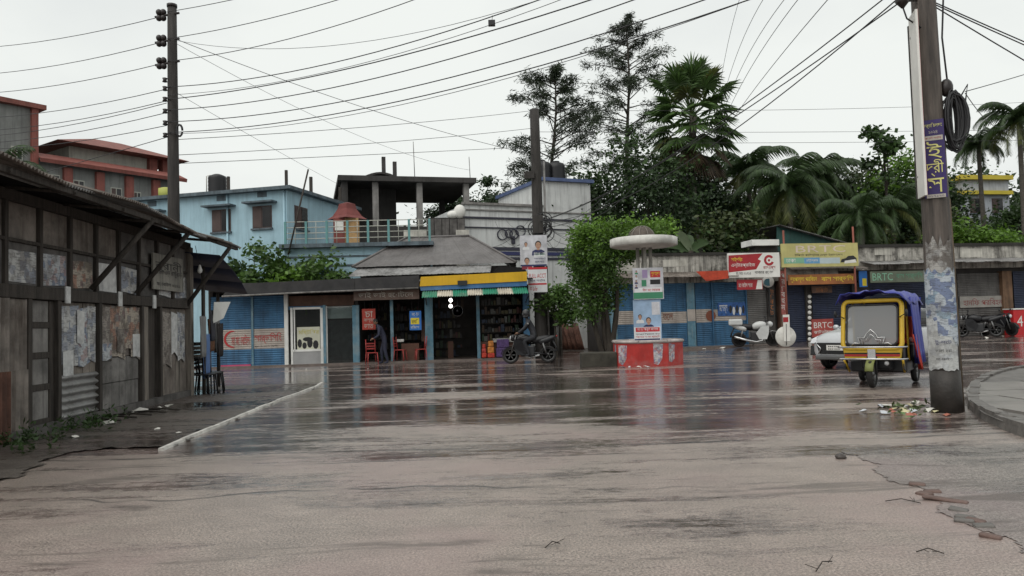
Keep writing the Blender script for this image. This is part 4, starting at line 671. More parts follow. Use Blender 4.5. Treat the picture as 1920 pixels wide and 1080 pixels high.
bar(q, IF, 1189, 613, 1239, 639, .034, M_pwh); bar(q, IF, 1192, 614, 1237, 622, .036, M_pre); bar(q, IF, 1190, 635, 1238, 639, .036, M_pnv); bar(q, IF, 1222, 566, 1237, 590, .0225, M_ppk); q.build('print', t); text('মোঃ আবুল কালাম', IF, 1195, 615, 1234, 621, .038, M_pwh, t); text('সভাপতি উপজেলা শাখা', IF, 1192, 624, 1237, 628, .038, M_ink, t); text('সকলের দোয়া প্রার্থী', IF, 1192, 629, 1237, 634, .038, M_pre, t)
t, r = board(IF, 1187, 502, 1244, 561, .07, M_ppk, 'campaign_poster', 'crowded pale poster with green foot and red block under the canopy', th=.02); q = MB(); bar(q, IF, 1188, 548, 1243, 560, .072, M_pgr); bar(q, IF, 1219, 508, 1238, 520, .072, M_pre); bar(q, IF, 1219, 524, 1238, 533, .072, M_ink); bar(q, IF, 1203, 525, 1212, 537, .072, M_pgr)
for i in range(4): c = IF.px(1193, 509+i*9, .073); portrait(q, IF, c[0], c[1], .085, .0735, random.choice((M_pwh, M_pnv, M_pgr)))
bar(q, IF, 1204, 506, 1214, 521, .072, paint('print_lilac', (.33, .25, .42))); bar(q, IF, 1190, 539, 1241, 548, .072, M_pwh); q.build('print', t); text('ঈদ মোবারক', IF, 1205, 540, 1238, 546, .077, M_pre, t); text('শুভেচ্ছা', IF, 1221, 510, 1237, 518, .077, M_ys, t)
# concrete block beside the island
p0, p1 = G(1091, 689), G(1155, 686); q = MB(); q.box(p0.x, p1.x, p0.y, p0.y+.7, -.02, .44, mat('mossy_block', (.05, .046, .036), .85, var=.5, grime=.6, gcol=(.02, .022, .015), bump=.6), None); tag(q.build('concrete_block', bevel=.03), 'dark mossy concrete block beside the red traffic island', 'block')
# ================================================================ buildings behind
M_lb = mat('pale_blue_wall', (.36, .53, .61), .8, var=.1, scale=1, streak=.35, grime=.15, gcol=(.13, .2, .24)); M_lbs = mat('slab_edge', (.1, .13, .15), .8, var=.4, streak=.6); M_win = mat('brown_shutter', (.075, .05, .045), .6, var=.3); M_wing = paint('window_dark', (.018, .018, .02), .15); M_teal = paint('teal_rail', (.12, .28, .28)); M_crail = paint('cream_rail', (.42, .42, .37))
cA = AY(540, 480, 36); cB = AY(225, 480, 38.3); BL = Frame((cB.x, cB.y), (cA.x, cA.y)); Lb = (cA-cB); Lb.z = 0; Lb = Lb.length
bb = thing('blue_house', 'pale blue two-storey house with brown shuttered windows and rooftop tank', 'building', BL.P(Lb/2, 0, -2)); zt = BL.px(540, 356)[1]; DB = 7.0
q = MB(); q.box(0, Lb, -DB, 0, 0, zt, M_lb, BL); q.build('wall', bb); q = MB(); q.box(-.3, Lb+.35, -DB-.3, .35, zt, zt+.16, M_lbs, BL); q.build('roof_slab', bb)
def window(fr, x0, y0, x1, y1, d, parent, shade=True, vent=True, m=None):
    r = fr.rect(x0, y0, x1, y1, d); q = MB(); q.box(r[0], r[1], d-.02, d+.03, r[2], r[3], m or M_win, fr); o = q.build('window', parent); w2 = (r[1]-r[0]-.15)/2
    for i in range(2): q = MB(); q.box(r[0]+.05+i*(w2+.05), r[0]+.05+i*(w2+.05)+w2, d+.03, d+.045, r[2]+.06, r[3]-.06, M_wing if i else M_win, fr); q.build('pane', o)
    q = MB(); q.box(r[0]-.05, r[1]+.05, d, d+.12, r[2]-.08, r[2]-.002, M_lbs, fr); q.build('sill', o)
    if shade: q = MB(); q.box(r[0]-.28, r[1]+.28, d, d+.5, r[3]+.1, r[3]+.18, M_lbs, fr); q.build('sunshade', o)
    if vent: q = MB(); q.box((r[0]+r[1])/2-.25, (r[0]+r[1])/2+.25, d, d+.02, r[3]+.42, r[3]+.68, M_lbs, fr); q.build('vent', o)
for x0, y0, x1, y1 in ((398, 393, 433, 435), (474, 386, 510, 428), (268, 403, 303, 445)): window(BL, x0, y0, x1, y1, 0, bb)
BR = Frame((cA.x, cA.y), (cA.x-BL.n.x*DB, cA.y-BL.n.y*DB)); BR.n = BL.u.copy(); window(BR, 552, 388, 576, 430, 0, bb, False, False)
for s in (Lb*.12, Lb*.66, Lb*.985): q = MB(); q.tube([BL.P(s, .1, .06), BL.P(s, zt, .06)], .05, M_lb, 6); q.build('drain_pipe', bb)
q = MB(); q.box(0, Lb, 0, .04, 3.7, 3.82, M_lbs, BL); q.build('string_course', bb)
rz0 = zt+.16
tk = thing('water_tank', 'black ribbed plastic water tank on the pale blue house', 'water tank', BL.P(BL.px(384, 362)[0], rz0, -1.0)); p = BL.P(BL.px(384, 362)[0], rz0, -1.0); q = MB(); q.lathe([(.42, 0)]+[(.43+.015*(i % 2), .08+i*.09) for i in range(10)]+[(.42, .98), (.25, 1.06), (.15, 1.1)], M_blk, 20, tuple(p)); q.build('tank', tk); q = MB(); q.tube([p+V((-.5, -.1, 0)), p+V((-.5, -.1, 1.0)), p+V((-.3, -.1, 1.05))], .03, M_tw, 5); q.build('pipe', tk)
for x, y0, lab in ((425, 330, 'short'), (534, 318, 'corner')): p = BL.P(BL.px(x, 356)[0], rz0, -.15); q = MB(); q.box(-.06, .06, -.06, .06, 0, BL.px(x, y0)[1]-rz0, M_wood); q.M = None; o = q.build('column_stub'); o.location = p; tag(o, 'dark column stub at the roof corner of the pale blue house' if lab == 'corner' else 'dark column stub between the water tank and roof corner', 'column stub')
for i, (x, f, lab) in enumerate(((581, .35, 'nearer'), (613, .8, 'farther'))): p = BL.P(Lb-.1, rz0, -DB*f); o = MB(); o.box(-.07, .07, -.07, .07, 0, .9, M_wood); k = o.build('column_stub'); k.location = p; tag(k, 'dark column stub on the side roof edge, %s from the corner' % lab, 'column stub')
# lower terrace wing of the blue house with railing
TW = Frame((cA.x+.05, cA.y-.6), (cA.x+7.5, cA.y-.2)); zr = TW.px(600, 458)[1]
q = MB(); q.box(0, 6.6, -5, 0, 0, zr-.18, M_lb, TW); q.build('terrace_wall', bb); q = MB(); q.box(-.2, 6.8, -5, .4, zr-.18, zr, M_lbs, TW); q.build('terrace_slab', bb)
for k in range(4): q = MB(); q.box(0, 6.6, 0, .035, zr-.62-k*.42, zr-.54-k*.42, M_lbs, TW); q.build('wall_groove', bb)
for i in range(8): s = .05+i*.94; q = MB(); q.box(s-.05, s+.05, .1, .2, zr, zr+1.05, M_teal, TW); q.build('railing_post', bb)
for k in range(4): q = MB(); q.tube([TW.P(.05, zr+.25+k*.26, .15), TW.P(6.63, zr+.25+k*.26, .15)], .02, M_crail, 5); q.build('rail', bb)
for i in range(7): q = MB(); s = .5+i*.94; q.tube([TW.P(s, zr, .15), TW.P(s, zr+1.03, .15)], .015, M_crail, 5); q.build('rail_bar', bb)
sp = TW.P(2.6, zr, -1.6); st = thing('stair_turret', 'small red-roofed yellow turret with white notice on the blue terrace', 'turret', sp); q = MB(); q.box(-.55, .55, -.5, .5, 0, 1.35, mat('ochre_wall', (.42, .26, .12), .8, streak=.4), None); o = q.build('wall', st); q2 = MB(); q2.lathe([(.95, 0), (.7, .15), (.45, .5), (.38, .75), (.1, .82)], mat('maroon_roof', (.17, .045, .04), .7, var=.3), 4, (0, 0, 1.35), smooth=False); q2.build('roof', st)
q = MB(); q.box(-.62, -.1, -.56, -.51, .1, 1.35, mat('maroon_wall', (.2, .06, .05), .8)); q.box(-.55, -.15, -.59, -.56, .75, 1.2, M_tw); q.build('notice', st)
for ch in st.children: ch.matrix_parent_inverse = Matrix.Identity(4); ch.rotation_euler = (0, 0, .15)
# leaning bamboo pole
q = MB(); q.tube([TW.P(.25, zr-.5, .5), TW.P(1.2, zr+3.4, .45)], .04, M_wood, 6); tag(q.build('bamboo_pole'), 'dark pole leaning against the corner of the pale blue house', 'pole')
# grey building with red columns and tiled roofs, far left
M_gw = mat('grey_render', (.21, .215, .205), .85, var=.3, scale=.6, streak=.5, grime=.3, gcol=(.07, .07, .07)); M_rcol = mat('brick_red_paint', (.23, .075, .06), .75, var=.2, streak=.35); M_tile = mat('red_roof_tile', (.2, .07, .055), .7, var=.3, streak=.3, bump=.4)
gA, gB = AY(-60, 380, 38), AY(330, 380, 47); GB = Frame((gA.x, gA.y), (gB.x, gB.y)); Lg = (V((gB.x, gB.y, 0))-V((gA.x, gA.y, 0))).length; gb = thing('grey_building', 'grey concrete building with brick-red columns and red tiled tower roof', 'building', GB.P(Lg/2, 0, -3))
zg = GB.px(160, 312)[1]; s68 = GB.px(66, 290)[0]; zh = GB.px(30, 200)[1]
q = MB(); q.box(0, Lg, -6, 0, 0, zg, M_gw, GB); q.build('wall', gb); q = MB(); q.box(-1, s68, -5.9, .15, 0, zh, M_gw, GB); q.build('tower_wall', gb)
q = MB(); q.box(-1, s68+.35, -6.3, .5, zh, zh+.25, M_tile, GB); q.build('tower_roof', gb)
q = MB(); q.add([GB.P(s68+.02, zg, .6), GB.P(Lg+.4, zg, .6), GB.P(Lg+.4, zg+.5, -.6), GB.P(s68+.02, zg+.5, -.6), GB.P(s68+.02, zg-.2, .55), GB.P(Lg+.4, zg-.2, .55)], [[0, 1, 2, 3], [4, 5, 1, 0]], M_rcol); q.build('eave_band', gb, solid=.05)
for x in (58, 125, 185, 240, 290): s = GB.px(x, 340)[0]; q = MB(); q.box(s-.22, s+.22, 0, .25, 0, zg-.25, M_rcol, GB); q.build('column', gb)
s = s68; q = MB(); q.box(s-.3, s+.02, .15, .35, 0, zh, M_rcol, GB); q.build('column', gb)
for x0, y0, x1, y1 in ((85, 327, 112, 372), (137, 338, 158, 378), (207, 352, 228, 385), (20, 275, 42, 300), (250, 360, 264, 385)): window(GB, x0, y0, x1, y1, .16 if x0 < 60 else 0, gb, False, False, M_crail)
GT = Frame(tuple(GB.P(GB.px(205, 320)[0], 0, -1.2))[:2], tuple(GB.P(Lg+.2, 0, -1.2))[:2]); Lt = Lg+.2-GB.px(205, 320)[0]; ze = GB.px(310, 292)[1]
q = MB(); q.box(-1.5, Lt*.72, -4.5, -.3, zg, ze, mat('cream_wall', (.45, .43, .38), .85, var=.12, streak=.3), GT); q.build('penthouse_wall', gb)
for s in (Lt*.78, Lt*.98): q = MB(); q.box(s-.25, s+.25, -.5, 0, zg-.6, ze, M_rcol, GT); q.build('column', gb)
q = MB(); e0, e1, m0, m1 = -2.6, Lt+1.0, Lt*.2, Lt*.6; q.add([GT.P(e0, ze, .8), GT.P(e1, ze, .8), GT.P(e1, ze, -5.4), GT.P(e0, ze, -5.4), GT.P(m0, ze+1.15, -2.3), GT.P(m1, ze+1.15, -2.3)], [[0, 1, 5, 4], [1, 2, 5], [2, 3, 4, 5], [3, 0, 4], [3, 2, 1, 0]], M_tile); q.build('tiled_roof', gb, solid=.12)
o = MB(); p = BL.P(BL.px(296, 374)[0], rz0, -.6); o.lathe([(.3, 0), (.36, .2), (.36, .5), (.2, .55)], paint('lime_drum', (.4, .42, .1)), 16, tuple(p)); tag(o.build('lime_drum'), 'yellow green drum on the roof beside the wooden pole', 'drum')
# unfinished concrete frame building
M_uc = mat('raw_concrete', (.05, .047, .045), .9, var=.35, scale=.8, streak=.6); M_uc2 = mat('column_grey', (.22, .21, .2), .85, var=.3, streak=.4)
UF = Frame(tuple(AY(645, 430, 44))[:2], tuple(AY(895, 430, 46))[:2]); uc = thing('unfinished_building', 'dark unfinished concrete frame building open to the sky', 'building', UF.P(4, 0, -2)); zs = UF.px(770, 342)[1]; Lu = UF.px(893, 400)[0]; zf = UF.px(770, 425)[1]
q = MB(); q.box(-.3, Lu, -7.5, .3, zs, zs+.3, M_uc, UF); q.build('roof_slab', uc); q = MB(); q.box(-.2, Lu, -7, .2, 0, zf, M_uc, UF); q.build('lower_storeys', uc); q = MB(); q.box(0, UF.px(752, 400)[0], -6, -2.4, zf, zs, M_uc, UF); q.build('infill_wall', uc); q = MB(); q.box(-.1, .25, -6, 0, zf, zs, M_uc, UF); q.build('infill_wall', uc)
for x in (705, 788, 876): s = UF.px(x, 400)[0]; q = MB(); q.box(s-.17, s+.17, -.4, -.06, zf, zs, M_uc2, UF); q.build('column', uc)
for x in (830, 885): s = UF.px(x, 400, -6)[0]; q = MB(); q.box(s-.17, s+.17, -6.4, -6.06, zf, zs, M_uc, UF); q.build('column', uc)
z0 = zs+.3; sA, sB = UF.px(678, 330)[0], UF.px(752, 330)[0]; zz = UF.px(715, 322)[1]; q = MB(); q.box(sA, sB, -4, -.6, z0, zz-.35, M_uc, UF); q.build('stair_head', uc)
q = MB(); n = 10; pr = [(sA-.2+(sB-sA+.4)*i/n, zz-.4+.45*math.sin(math.pi*i/n)) for i in range(n+1)]; q.add([UF.P(a, z, d) for a, z in pr for d in (-.3, -4.3)], [[2*i, 2*i+2, 2*i+3, 2*i+1] for i in range(n)], M_uc); q.build('arched_roof', uc, solid=.12)
for x, y in ((722, 294), (743, 303)): s = UF.px(x, 320)[0]; q = MB(); q.box(s-.11, s+.11, -.9, -.68, z0, UF.px(x, y, -.7)[1], M_uc, UF); q.build('column_stub', uc)
for x, y0 in ((780, 262), (927, 292)): s = UF.px(x, 330)[0]; q = MB(); q.tube([UF.P(min(s, Lu-.2), zs, -.5), UF.P(min(s, Lu-.2)-.05, UF.px(x, y0)[1], -.5)], .025, M_tin, 5); q.build('rebar', uc)
# white building with rings
M_wb = mat('dirty_white_wall', (.55, .56, .55), .85, var=.12, scale=.7, streak=.5, grime=.25, gcol=(.16, .16, .16)); M_dl = paint('dark_line', (.03, .03, .045))
WF = Frame(tuple(AY(872, 450, 39))[:2], tuple(AY(1112, 450, 42))[:2]); wb = thing('white_building', 'dirty white building with dark ledges and black ring ornaments', 'building', WF.P(4, 0, -2)); z1 = WF.px(940, 386)[1]; z2 = WF.px(1065, 342)[1]; s1 = WF.px(1018, 400)[0]; s2 = WF.px(1108, 400)[0]
q = MB(); q.box(0, s2, -6, 0, 0, z1, M_wb, WF); q.build('wall', wb); q = MB(); q.box(s1, s2+.003, -6.003, .003, z1+.001, z2, M_wb, WF); q.build('upper_wall', wb); q = MB(); q.box(s1-.15, s2+.15, -6.1, .2, z2, z2+.18, mat('blue_roof_sheet', (.07, .1, .2), .6), WF); q.build('roof', wb)
for y, h, m in ((413, .1, M_dl), (430, .06, M_dl), (470, .16, M_dl), (479, .18, M_pnv), (487, .12, M_dl), (398, .06, M_uc2)): zz = WF.px(990, y)[1]; q = MB(); q.box(-.05, s2+.05, -.1, .07, zz, zz+h, m, WF); q.build('ledge', wb)
q = MB(); zz = WF.px(990, 381)[1]; q.box(-.1, s1, -.15, .12, z1, z1+.12, M_uc2, WF); q.build('parapet', wb)
for x, y, r_ in ((942, 440, .27), (954, 438, .2), (964, 439, .24), (976, 433, .27)): q = MB(); c = WF.P(*WF.px(x, y, .1), .1); q.tube([c+WF.u*r_*math.cos(a)+V((0, 0, r_*math.sin(a))) for a in [2*math.pi*i/16 for i in range(17)]], .035, M_dl, 6, caps=False); q.build('ring', wb)
q = MB(); c = WF.px(963, 450, .1); q.box(c[0]-.09, c[0]+.09, 0, .1, c[1]-.2, c[1]+.2, M_dl, WF); q.build('ring_stem', wb)
for i, x in enumerate((1035, 1062)): p = WF.P(WF.px(x, 330)[0], z2+.18, -1.2); tt = thing('water_tank', ('black water tank beside the wooden pole on the white building', 'black water tank at the outer corner of the white building')[i], 'water tank', p); q = MB(); q.lathe([(.5, 0)]+[(.5+.02*(k % 2), .1+k*.1) for k in range(9)]+[(.45, 1.05), (.2, 1.15)], M_blk, 18, tuple(p)); q.build('tank', tt); q = MB(); q.lathe([(.21, 1.15), (.21, 1.2), (.05, 1.22)], M_blk, 12, tuple(p)); q.build('lid', tt)
# dark rooftop hoarding and white ridge blocks behind the tin pavilion
HF = Frame(tuple(AY(800, 430, 38.3))[:2], tuple(AY(880, 430, 38.5))[:2]); hb = thing('roof_hoarding', 'dark boarded rooftop room behind the hipped tin roof', 'hut', HF.P(1, 0, 0)); r = HF.rect(800, 408, 872, 470); q = MB(); q.box(r[0], r[1], -1.5, 0, 0, r[3], M_uc, HF); q.build('wall', hb)
for i in range(5): q = MB(); w_ = (r[1]-r[0])/5; q.box(r[0]+i*w_+.02, r[0]+(i+1)*w_-.02, 0, .04, r[3]-.9, r[3]-.08, M_panel2, HF); q.build('board', hb)
for x0, x1 in ((757, 800), (855, 880)): rr_ = HF.rect(x0, 431, x1, 450, .3); q = MB(); q.box(rr_[0], rr_[1], .05, .3, 0, rr_[3], M_lime, HF); q.build('parapet_block', hb)
q = MB(); c = HF.P(*HF.px(862, 396, .1), .0); q.ball(c, (.3, .2, .35), M_tw); q.ball(c+V((-.35, 0, -.15)), (.3, .2, .2), M_tw); tag(q.build('white_bundle'), 'white plastic bundle on the dark rooftop room', 'bundle')
# hipped tin pavilion roof behind the shop row
M_ht = mat('grey_roof_tin', (.145, .135, .132), .5, var=.25, scale=1.5, streak=.4, grime=.4, gcol=(.06, .05, .045), bump=.1, metal=.2); PF = Frame(tuple(AY(660, 500, 33.6))[:2], tuple(AY(970, 495, 33.6))[:2]); pvn = thing('tin_pavilion', 'grey hipped two-tier tin roof rising behind the shop row', 'building', PF.P(3.5, 0, -2.5))
ea = PF.px(660, 500)[0], PF.px(968, 492)[0]; zE = PF.px(815, 497)[1]; ra, rb2 = PF.px(762, 446, -3)[0], PF.px(880, 444, -3)[0]; zR = PF.px(820, 445, -3)[1]
def roofpanel(A, B, C, D, n, nm, m):    # sheets between eave A-B and ridge D-C
    for i in range(n):
        t0, t1 = i/n, (i+1)/n; q = MB(); lift = (i % 2)*.012; a_, b_, c_, d_ = A.lerp(B, t0), A.lerp(B, t1+.004), D.lerp(C, t1+.004), D.lerp(C, t0); N_ = (b_-a_).cross(d_-a_).normalized()*lift; vs = []; k = 10
        for v in (0, .5, 1):
            for u in range(k+1): vs.append(a_.lerp(b_, u/k).lerp(d_.lerp(c_, u/k), v)+N_+V((0, 0, .012*(u % 2))))
        q.add(vs, [[r_*(k+1)+u, r_*(k+1)+u+1, (r_+1)*(k+1)+u+1, (r_+1)*(k+1)+u] for r_ in range(2) for u in range(k)], m); q.build(nm, pvn, solid=.01)
P_ = PF.P; roofpanel(P_(ea[0], zE, 0), P_(ea[1], zE, 0), P_(rb2, zR, -3), P_(ra, zR, -3), 7, 'roof_sheet', M_ht); roofpanel(P_(ea[1], zE, 0), P_(ea[1], zE, -6), P_(rb2, zR, -3.01), P_(rb2, zR, -3), 4, 'roof_sheet', M_ht); roofpanel(P_(ea[0], zE, -6), P_(ea[0], zE, 0), P_(ra, zR, -3), P_(ra, zR, -3.01), 4, 'roof_sheet', M_ht)
for A, B in ((P_(ea[0], zE, 0), P_(ra, zR, -3)), (P_(ea[1], zE, 0), P_(rb2, zR, -3)), (P_(ra, zR, -3), P_(rb2, zR, -3))): q = MB(); q.tube([A+V((0, 0, .03)), B+V((0, 0, .03))], .06, M_ht, 6); q.build('ridge_cap', pvn)
zL = PF.px(815, 514, .9)[1]; eb = PF.px(652, 517, .9)[0], PF.px(972, 508, .9)[0]; roofpanel(P_(eb[0], zL, .9), P_(PF.px(918, 510, .9)[0], zL, .9), P_(ea[1]-1.1, zE-.06, -.1), P_(ea[0]+.2, zE-.06, -.1), 8, 'skirt_sheet', M_tin); q = MB(); q.box(ea[0]+.3, ea[1]-.3, -5.5, -.3, 0, zE-.08, M_dark, PF); q.build('wall', pvn)
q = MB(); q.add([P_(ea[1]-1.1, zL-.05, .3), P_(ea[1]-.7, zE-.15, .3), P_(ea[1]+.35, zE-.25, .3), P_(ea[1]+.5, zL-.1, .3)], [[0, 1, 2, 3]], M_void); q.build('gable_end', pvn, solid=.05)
# far yellow and white house at the right
YF = Frame(tuple(AY(1800, 380, 62))[:2], tuple(AY(1905, 380, 63))[:2]); yh = thing('yellow_trim_house', 'pale grey house with yellow bands seen through the palms', 'building', YF.P(2, 0, -2)); r = YF.rect(1805, 330, 1893, 440); q = MB(); q.box(r[0], r[1], -6, 0, 0, r[3], mat('pale_grey_wall', (.4, .42, .46), .85, var=.1, streak=.3), YF); q.build('wall', yh)
for y0, y1 in ((328, 336), (357, 364)): rr_ = YF.rect(1800, y0, 1900, y1, .4); q = MB(); q.box(rr_[0], rr_[1], -6.3, .4, rr_[2], rr_[3], paint('yellow_band', (.5, .4, .04)), YF); q.build('band', yh)
for x in (1818, 1860): window(YF, x, 372, x+20, 400, 0, yh, False, False)
# ================================================================ trees and plants
def leafmat(n, c, tr=.25, isl=.45): return mat(n, c, .45, var=.45, scale=.45, bump=0, island=isl, transl=tr, spec=.35)
LF = {'dark': leafmat('leaf_dark', (.032, .055, .024)), 'mid': leafmat('leaf_mid', (.04, .075, .022)), 'olive': leafmat('leaf_olive', (.05, .068, .022)), 'bright': leafmat('leaf_bright', (.1, .19, .025)), 'grey': leafmat('leaf_greygreen', (.04, .056, .032)), 'palm': leafmat('leaf_palm', (.04, .07, .024)), 'palmy': leafmat('leaf_palm_yellow', (.09, .105, .03)), 'fan': leafmat('leaf_fan', (.06, .11, .03)), 'dry': leafmat('leaf_dry', (.075, .055, .035)), 'bush': leafmat('leaf_bush', (.06, .115, .024))}
M_bark = mat('bark', (.045, .038, .03), .9, var=.45, scale=4, stretch=(3, 3, .8), bump=.6); M_barkp = mat('palm_bark', (.09, .08, .068), .9, var=.4, scale=5, stretch=(1, 1, 4), bump=.6)
def leaves(name, C, size, m, parent, asp=.5, up=.35, droop=.0, k=4):
    n = len(C); d = rng.normal(size=(n, 3)); d[:, 2] = d[:, 2]*.6-droop; d /= np.linalg.norm(d, axis=1)[:, None]+1e-9
    nr = rng.normal(size=(n, 3)); nr[:, 2] += up*2; nr -= d*(nr*d).sum(1)[:, None]; nr /= np.linalg.norm(nr, axis=1)[:, None]+1e-9; sd = np.cross(nr, d)
    L_ = (size*rng.uniform(.6, 1.4, n))[:, None]; W_ = L_*asp*.5
    v = np.stack([C, C+d*L_*.45+sd*W_-nr*L_*.04, C+d*L_-nr*L_*.16, C+d*L_*.45-sd*W_-nr*L_*.04], 1).reshape(-1, 3); f = np.arange(n*4).reshape(-1, 4); return fastmesh(name, v, f, m, parent)
def limb(q, a, b, r0, r1, m, sag=.15, n=4):
    a, b = V(a), V(b); L_ = (b-a).length; off = V((random.uniform(-1, 1), random.uniform(-1, 1), random.uniform(-.2, .6)))*L_*sag
    q.tube([a.lerp(b, t)+off*math.sin(math.pi*t) for t in [i/n for i in range(n+1)]], [r0+(r1-r0)*i/n for i in range(n+1)], m, 6, caps=False)
def tree(name, label, base, h, wd, n, lf, size, group=None, bottom=.35, clumps=34, asp=.5, tr=.16, dep=.85, cl=.13, lf2=None, f2=.25, flat=1.0, cat='tree'):
    base = V(base); t = thing(name, label, cat, base, group); cz = base.z+h*(bottom+(1-bottom)*.5); rz = h*(1-bottom)*.5; cc = []
    while len(cc) < clumps:
        p = rng.normal(size=3); p /= np.linalg.norm(p); r = rng.uniform(.35, 1.0)**.6; p *= r*rng.uniform(.82, 1.06)
        if p[2] < -.75: continue
        cc.append((base.x+p[0]*wd*.5, base.y+p[1]*wd*.5*dep, cz+p[2]*rz*flat))
    q = MB(); tr = min(tr, h*.03+.05); tip = V((base.x+random.uniform(-.1, .1)*wd, base.y, cz)); limb(q, base-V((0, 0, .05)), tip, tr, tr*.45, M_bark, .04, 6); q.build('trunk', t); q = MB()
    for c in cc[::2]: limb(q, V(base).lerp(tip, random.uniform(.5, 1)), c, tr*.35, .015, M_bark)
    q.build('branches', t)
    ca = np.array(cc); w_ = rng.uniform(.5, 1.5, len(ca)); w_ /= w_.sum(); idx = rng.choice(len(ca), n, p=w_); sp = wd*cl*rng.uniform(.6, 1.5, len(ca))[idx][:, None]
    C = ca[idx]+rng.normal(size=(n, 3))*sp*np.array([1, 1, .62]); C = C[C[:, 2] > base.z+.2]
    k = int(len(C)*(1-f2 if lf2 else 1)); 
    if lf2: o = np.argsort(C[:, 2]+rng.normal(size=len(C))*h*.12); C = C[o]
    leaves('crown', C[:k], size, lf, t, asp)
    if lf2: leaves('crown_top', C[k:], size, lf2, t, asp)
    return t
def gp(px, Y): p = AY(px, 600, Y); return V((p.x, Y, hgt(p.x, Y)))
def zat(px, py, Y): return AY(px, py, Y).z
# casuarinas: ascending limbs, hanging needle sprays
def casuarina(label, px, ytop, Y, wd, seed, lo):
    random.seed(seed); b = gp(px, Y); H = zat(px, ytop, Y); t = thing('casuarina_tree', label, 'tree', b); q = MB(); lean = random.uniform(-.5, .5); ax = lambda f: V((b.x+lean*f*f+.25*math.sin(f*9), b.y, b.z+H*f)); q.tube([ax(i/12) for i in range(13)], [.24*(1-i/12)+.025 for i in range(13)], M_bark, 7); q.build('trunk', t); q = MB(); C = []; D = []
    for i in range(58):
        f = lo+(1-lo)*(i/58)**.85*.97; a = random.uniform(0, 6.28); env = (math.sin(math.pi*min(1, (f-lo)/(1-lo)*.82+.18))**.8); L_ = wd*.5*env*random.uniform(.55, 1.15)+.3; p0 = ax(f); e = V((math.cos(a)*L_, math.sin(a)*L_*.8, L_*random.uniform(.35, .75))); pr = [p0+e*s+V((0, 0, -.28*L_*s*s)) for s in (0, .35, .7, 1)]; q.tube(pr, [.045, .03, .02, .008], M_bark, 4, caps=False)
        for k in range(9):
            s = random.uniform(.3, 1.02); c = p0+e*s+V((0, 0, -.28*L_*s*s)); m_ = int(30*random.uniform(.5, 1.3)); sp = .11+.07*L_/wd*2; C.append(rng.normal(size=(m_, 3))*np.array([sp, sp, sp*.9])+np.array(c))
    q.build('branches', t); C = np.concatenate(C); leaves('crown', C, .3, LF['grey'], t, .16, 0, .35); random.seed(seed+1); return t
casuarina('tall wispy casuarina tree rising behind the fan palm', 1195, 32, 52, 7.6, 3, .5); casuarina('broad airy casuarina tree behind the concrete pole beside the water tanks', 1045, 122, 47, 8.0, 5, .4)
# fan palm
def fanpalm(px, ytop, Y):
    b = gp(px, Y); zc = zat(px, 215, Y); t = thing('fan_palm', 'tall fan palm with stiff round leaves and dry skirt', 'palm tree', b); q = MB(); q.tube([b+V((.15*math.sin(i*.7), 0, (zc-b.z)*i/10)) for i in range(11)], [.34-.012*i for i in range(11)], M_barkp, 10); q.build('trunk', t); c = V((b.x, b.y, zc)); rr = random.Random(4)
    for i in range(68):
        az = i*2.4; f = i/68; el = rad(85-150*f**1.05+rr.uniform(-9, 9)); L_ = rr.uniform(1.5, 2.2); d = V((math.cos(az)*math.cos(el), math.sin(az)*math.cos(el), math.sin(el))); e = c+V((0, 0, .6-1.5*f))+d*L_; q = MB(); m = LF['dry'] if f > .86 else (LF['palmy'] if rr.random() < .12 else LF['fan']); q.tube([c+V((0, 0, .4-1.3*f)), e], [.035, .02], m, 4, caps=False)
        sd = d.cross(V((0, 0, 1))); sd = sd.normalized() if sd.length > .01 else V((1, 0, 0)); up = sd.cross(d); R = rr.uniform(1.3, 1.6); n = 26; sp = rad(118 if f < .85 else 60)
        for k in range(n):
            a = -sp+2*sp*k/(n-1); dk = d*math.cos(a)+sd*math.sin(a); w_ = sd*math.cos(a)-d*math.sin(a); r = R*(.82+.18*math.cos(a))*rr.uniform(.9, 1.05); wv = .055; dr_ = V((0, 0, -.3*r*r*(.45+.5*abs(math.sin(a))))); fold = up*.06*(1 if k % 2 else -1)
            q.add([e, e+dk*r*.5+w_*wv+fold+dr_*.15, e+dk*r+dr_, e+dk*r*.5-w_*wv-fold+dr_*.15], [[0, 1, 2, 3]], m)
        q.build('fan_leaf', t)
    return t
fanpalm(1312, 90, 46)
# feather palms
def frondset(q, c, n, L0, rr, m, el0=75, el1=-35, m2=None):
    for i in range(n):
        az = i*2.4+rr.uniform(-.3, .3); f = i/n; el = rad(el0+(el1-el0)*f+rr.uniform(-8, 8)); L_ = L0*rr.uniform(.8, 1.1); h = V((math.cos(az), math.sin(az), 0)); pts = []; ns = 9; ang = el; p = V(c)
        for k in range(ns+1): pts.append(p.copy()); p += (h*math.cos(ang)+V((0, 0, math.sin(ang))))*L_/ns; ang -= rad(7+5*k/ns*2)+ (rad(3) if el > 0 else 0)
        mm = m2 if m2 and f > .7 else m; q.tube(pts, [.035*(1-k/ns)+.006 for k in range(ns+1)], mm, 4, caps=False); sd = h.cross(V((0, 0, 1))); N_ = 54
        for k in range(4, N_):
            s = k/N_*ns; j = min(int(s), ns-1); pp = pts[j].lerp(pts[j+1], s-j); tg = (pts[j+1]-pts[j]).normalized(); ll = L_*.27*math.sin(math.pi*min(1, .12+.86*k/N_))**.6
            for sg in (-1, 1): dd = (sd*sg*.8+tg*.45+V((0, 0, -.45-rr.random()*.35))).normalized(); wv = tg*.019*L0/2.2; q.add([pp-wv, pp+wv, pp+dd*ll*.6+wv*.8+V((0, 0, -.02)), pp+dd*ll+V((0, 0, -.12*ll))], [[0, 1, 2, 3]], mm)
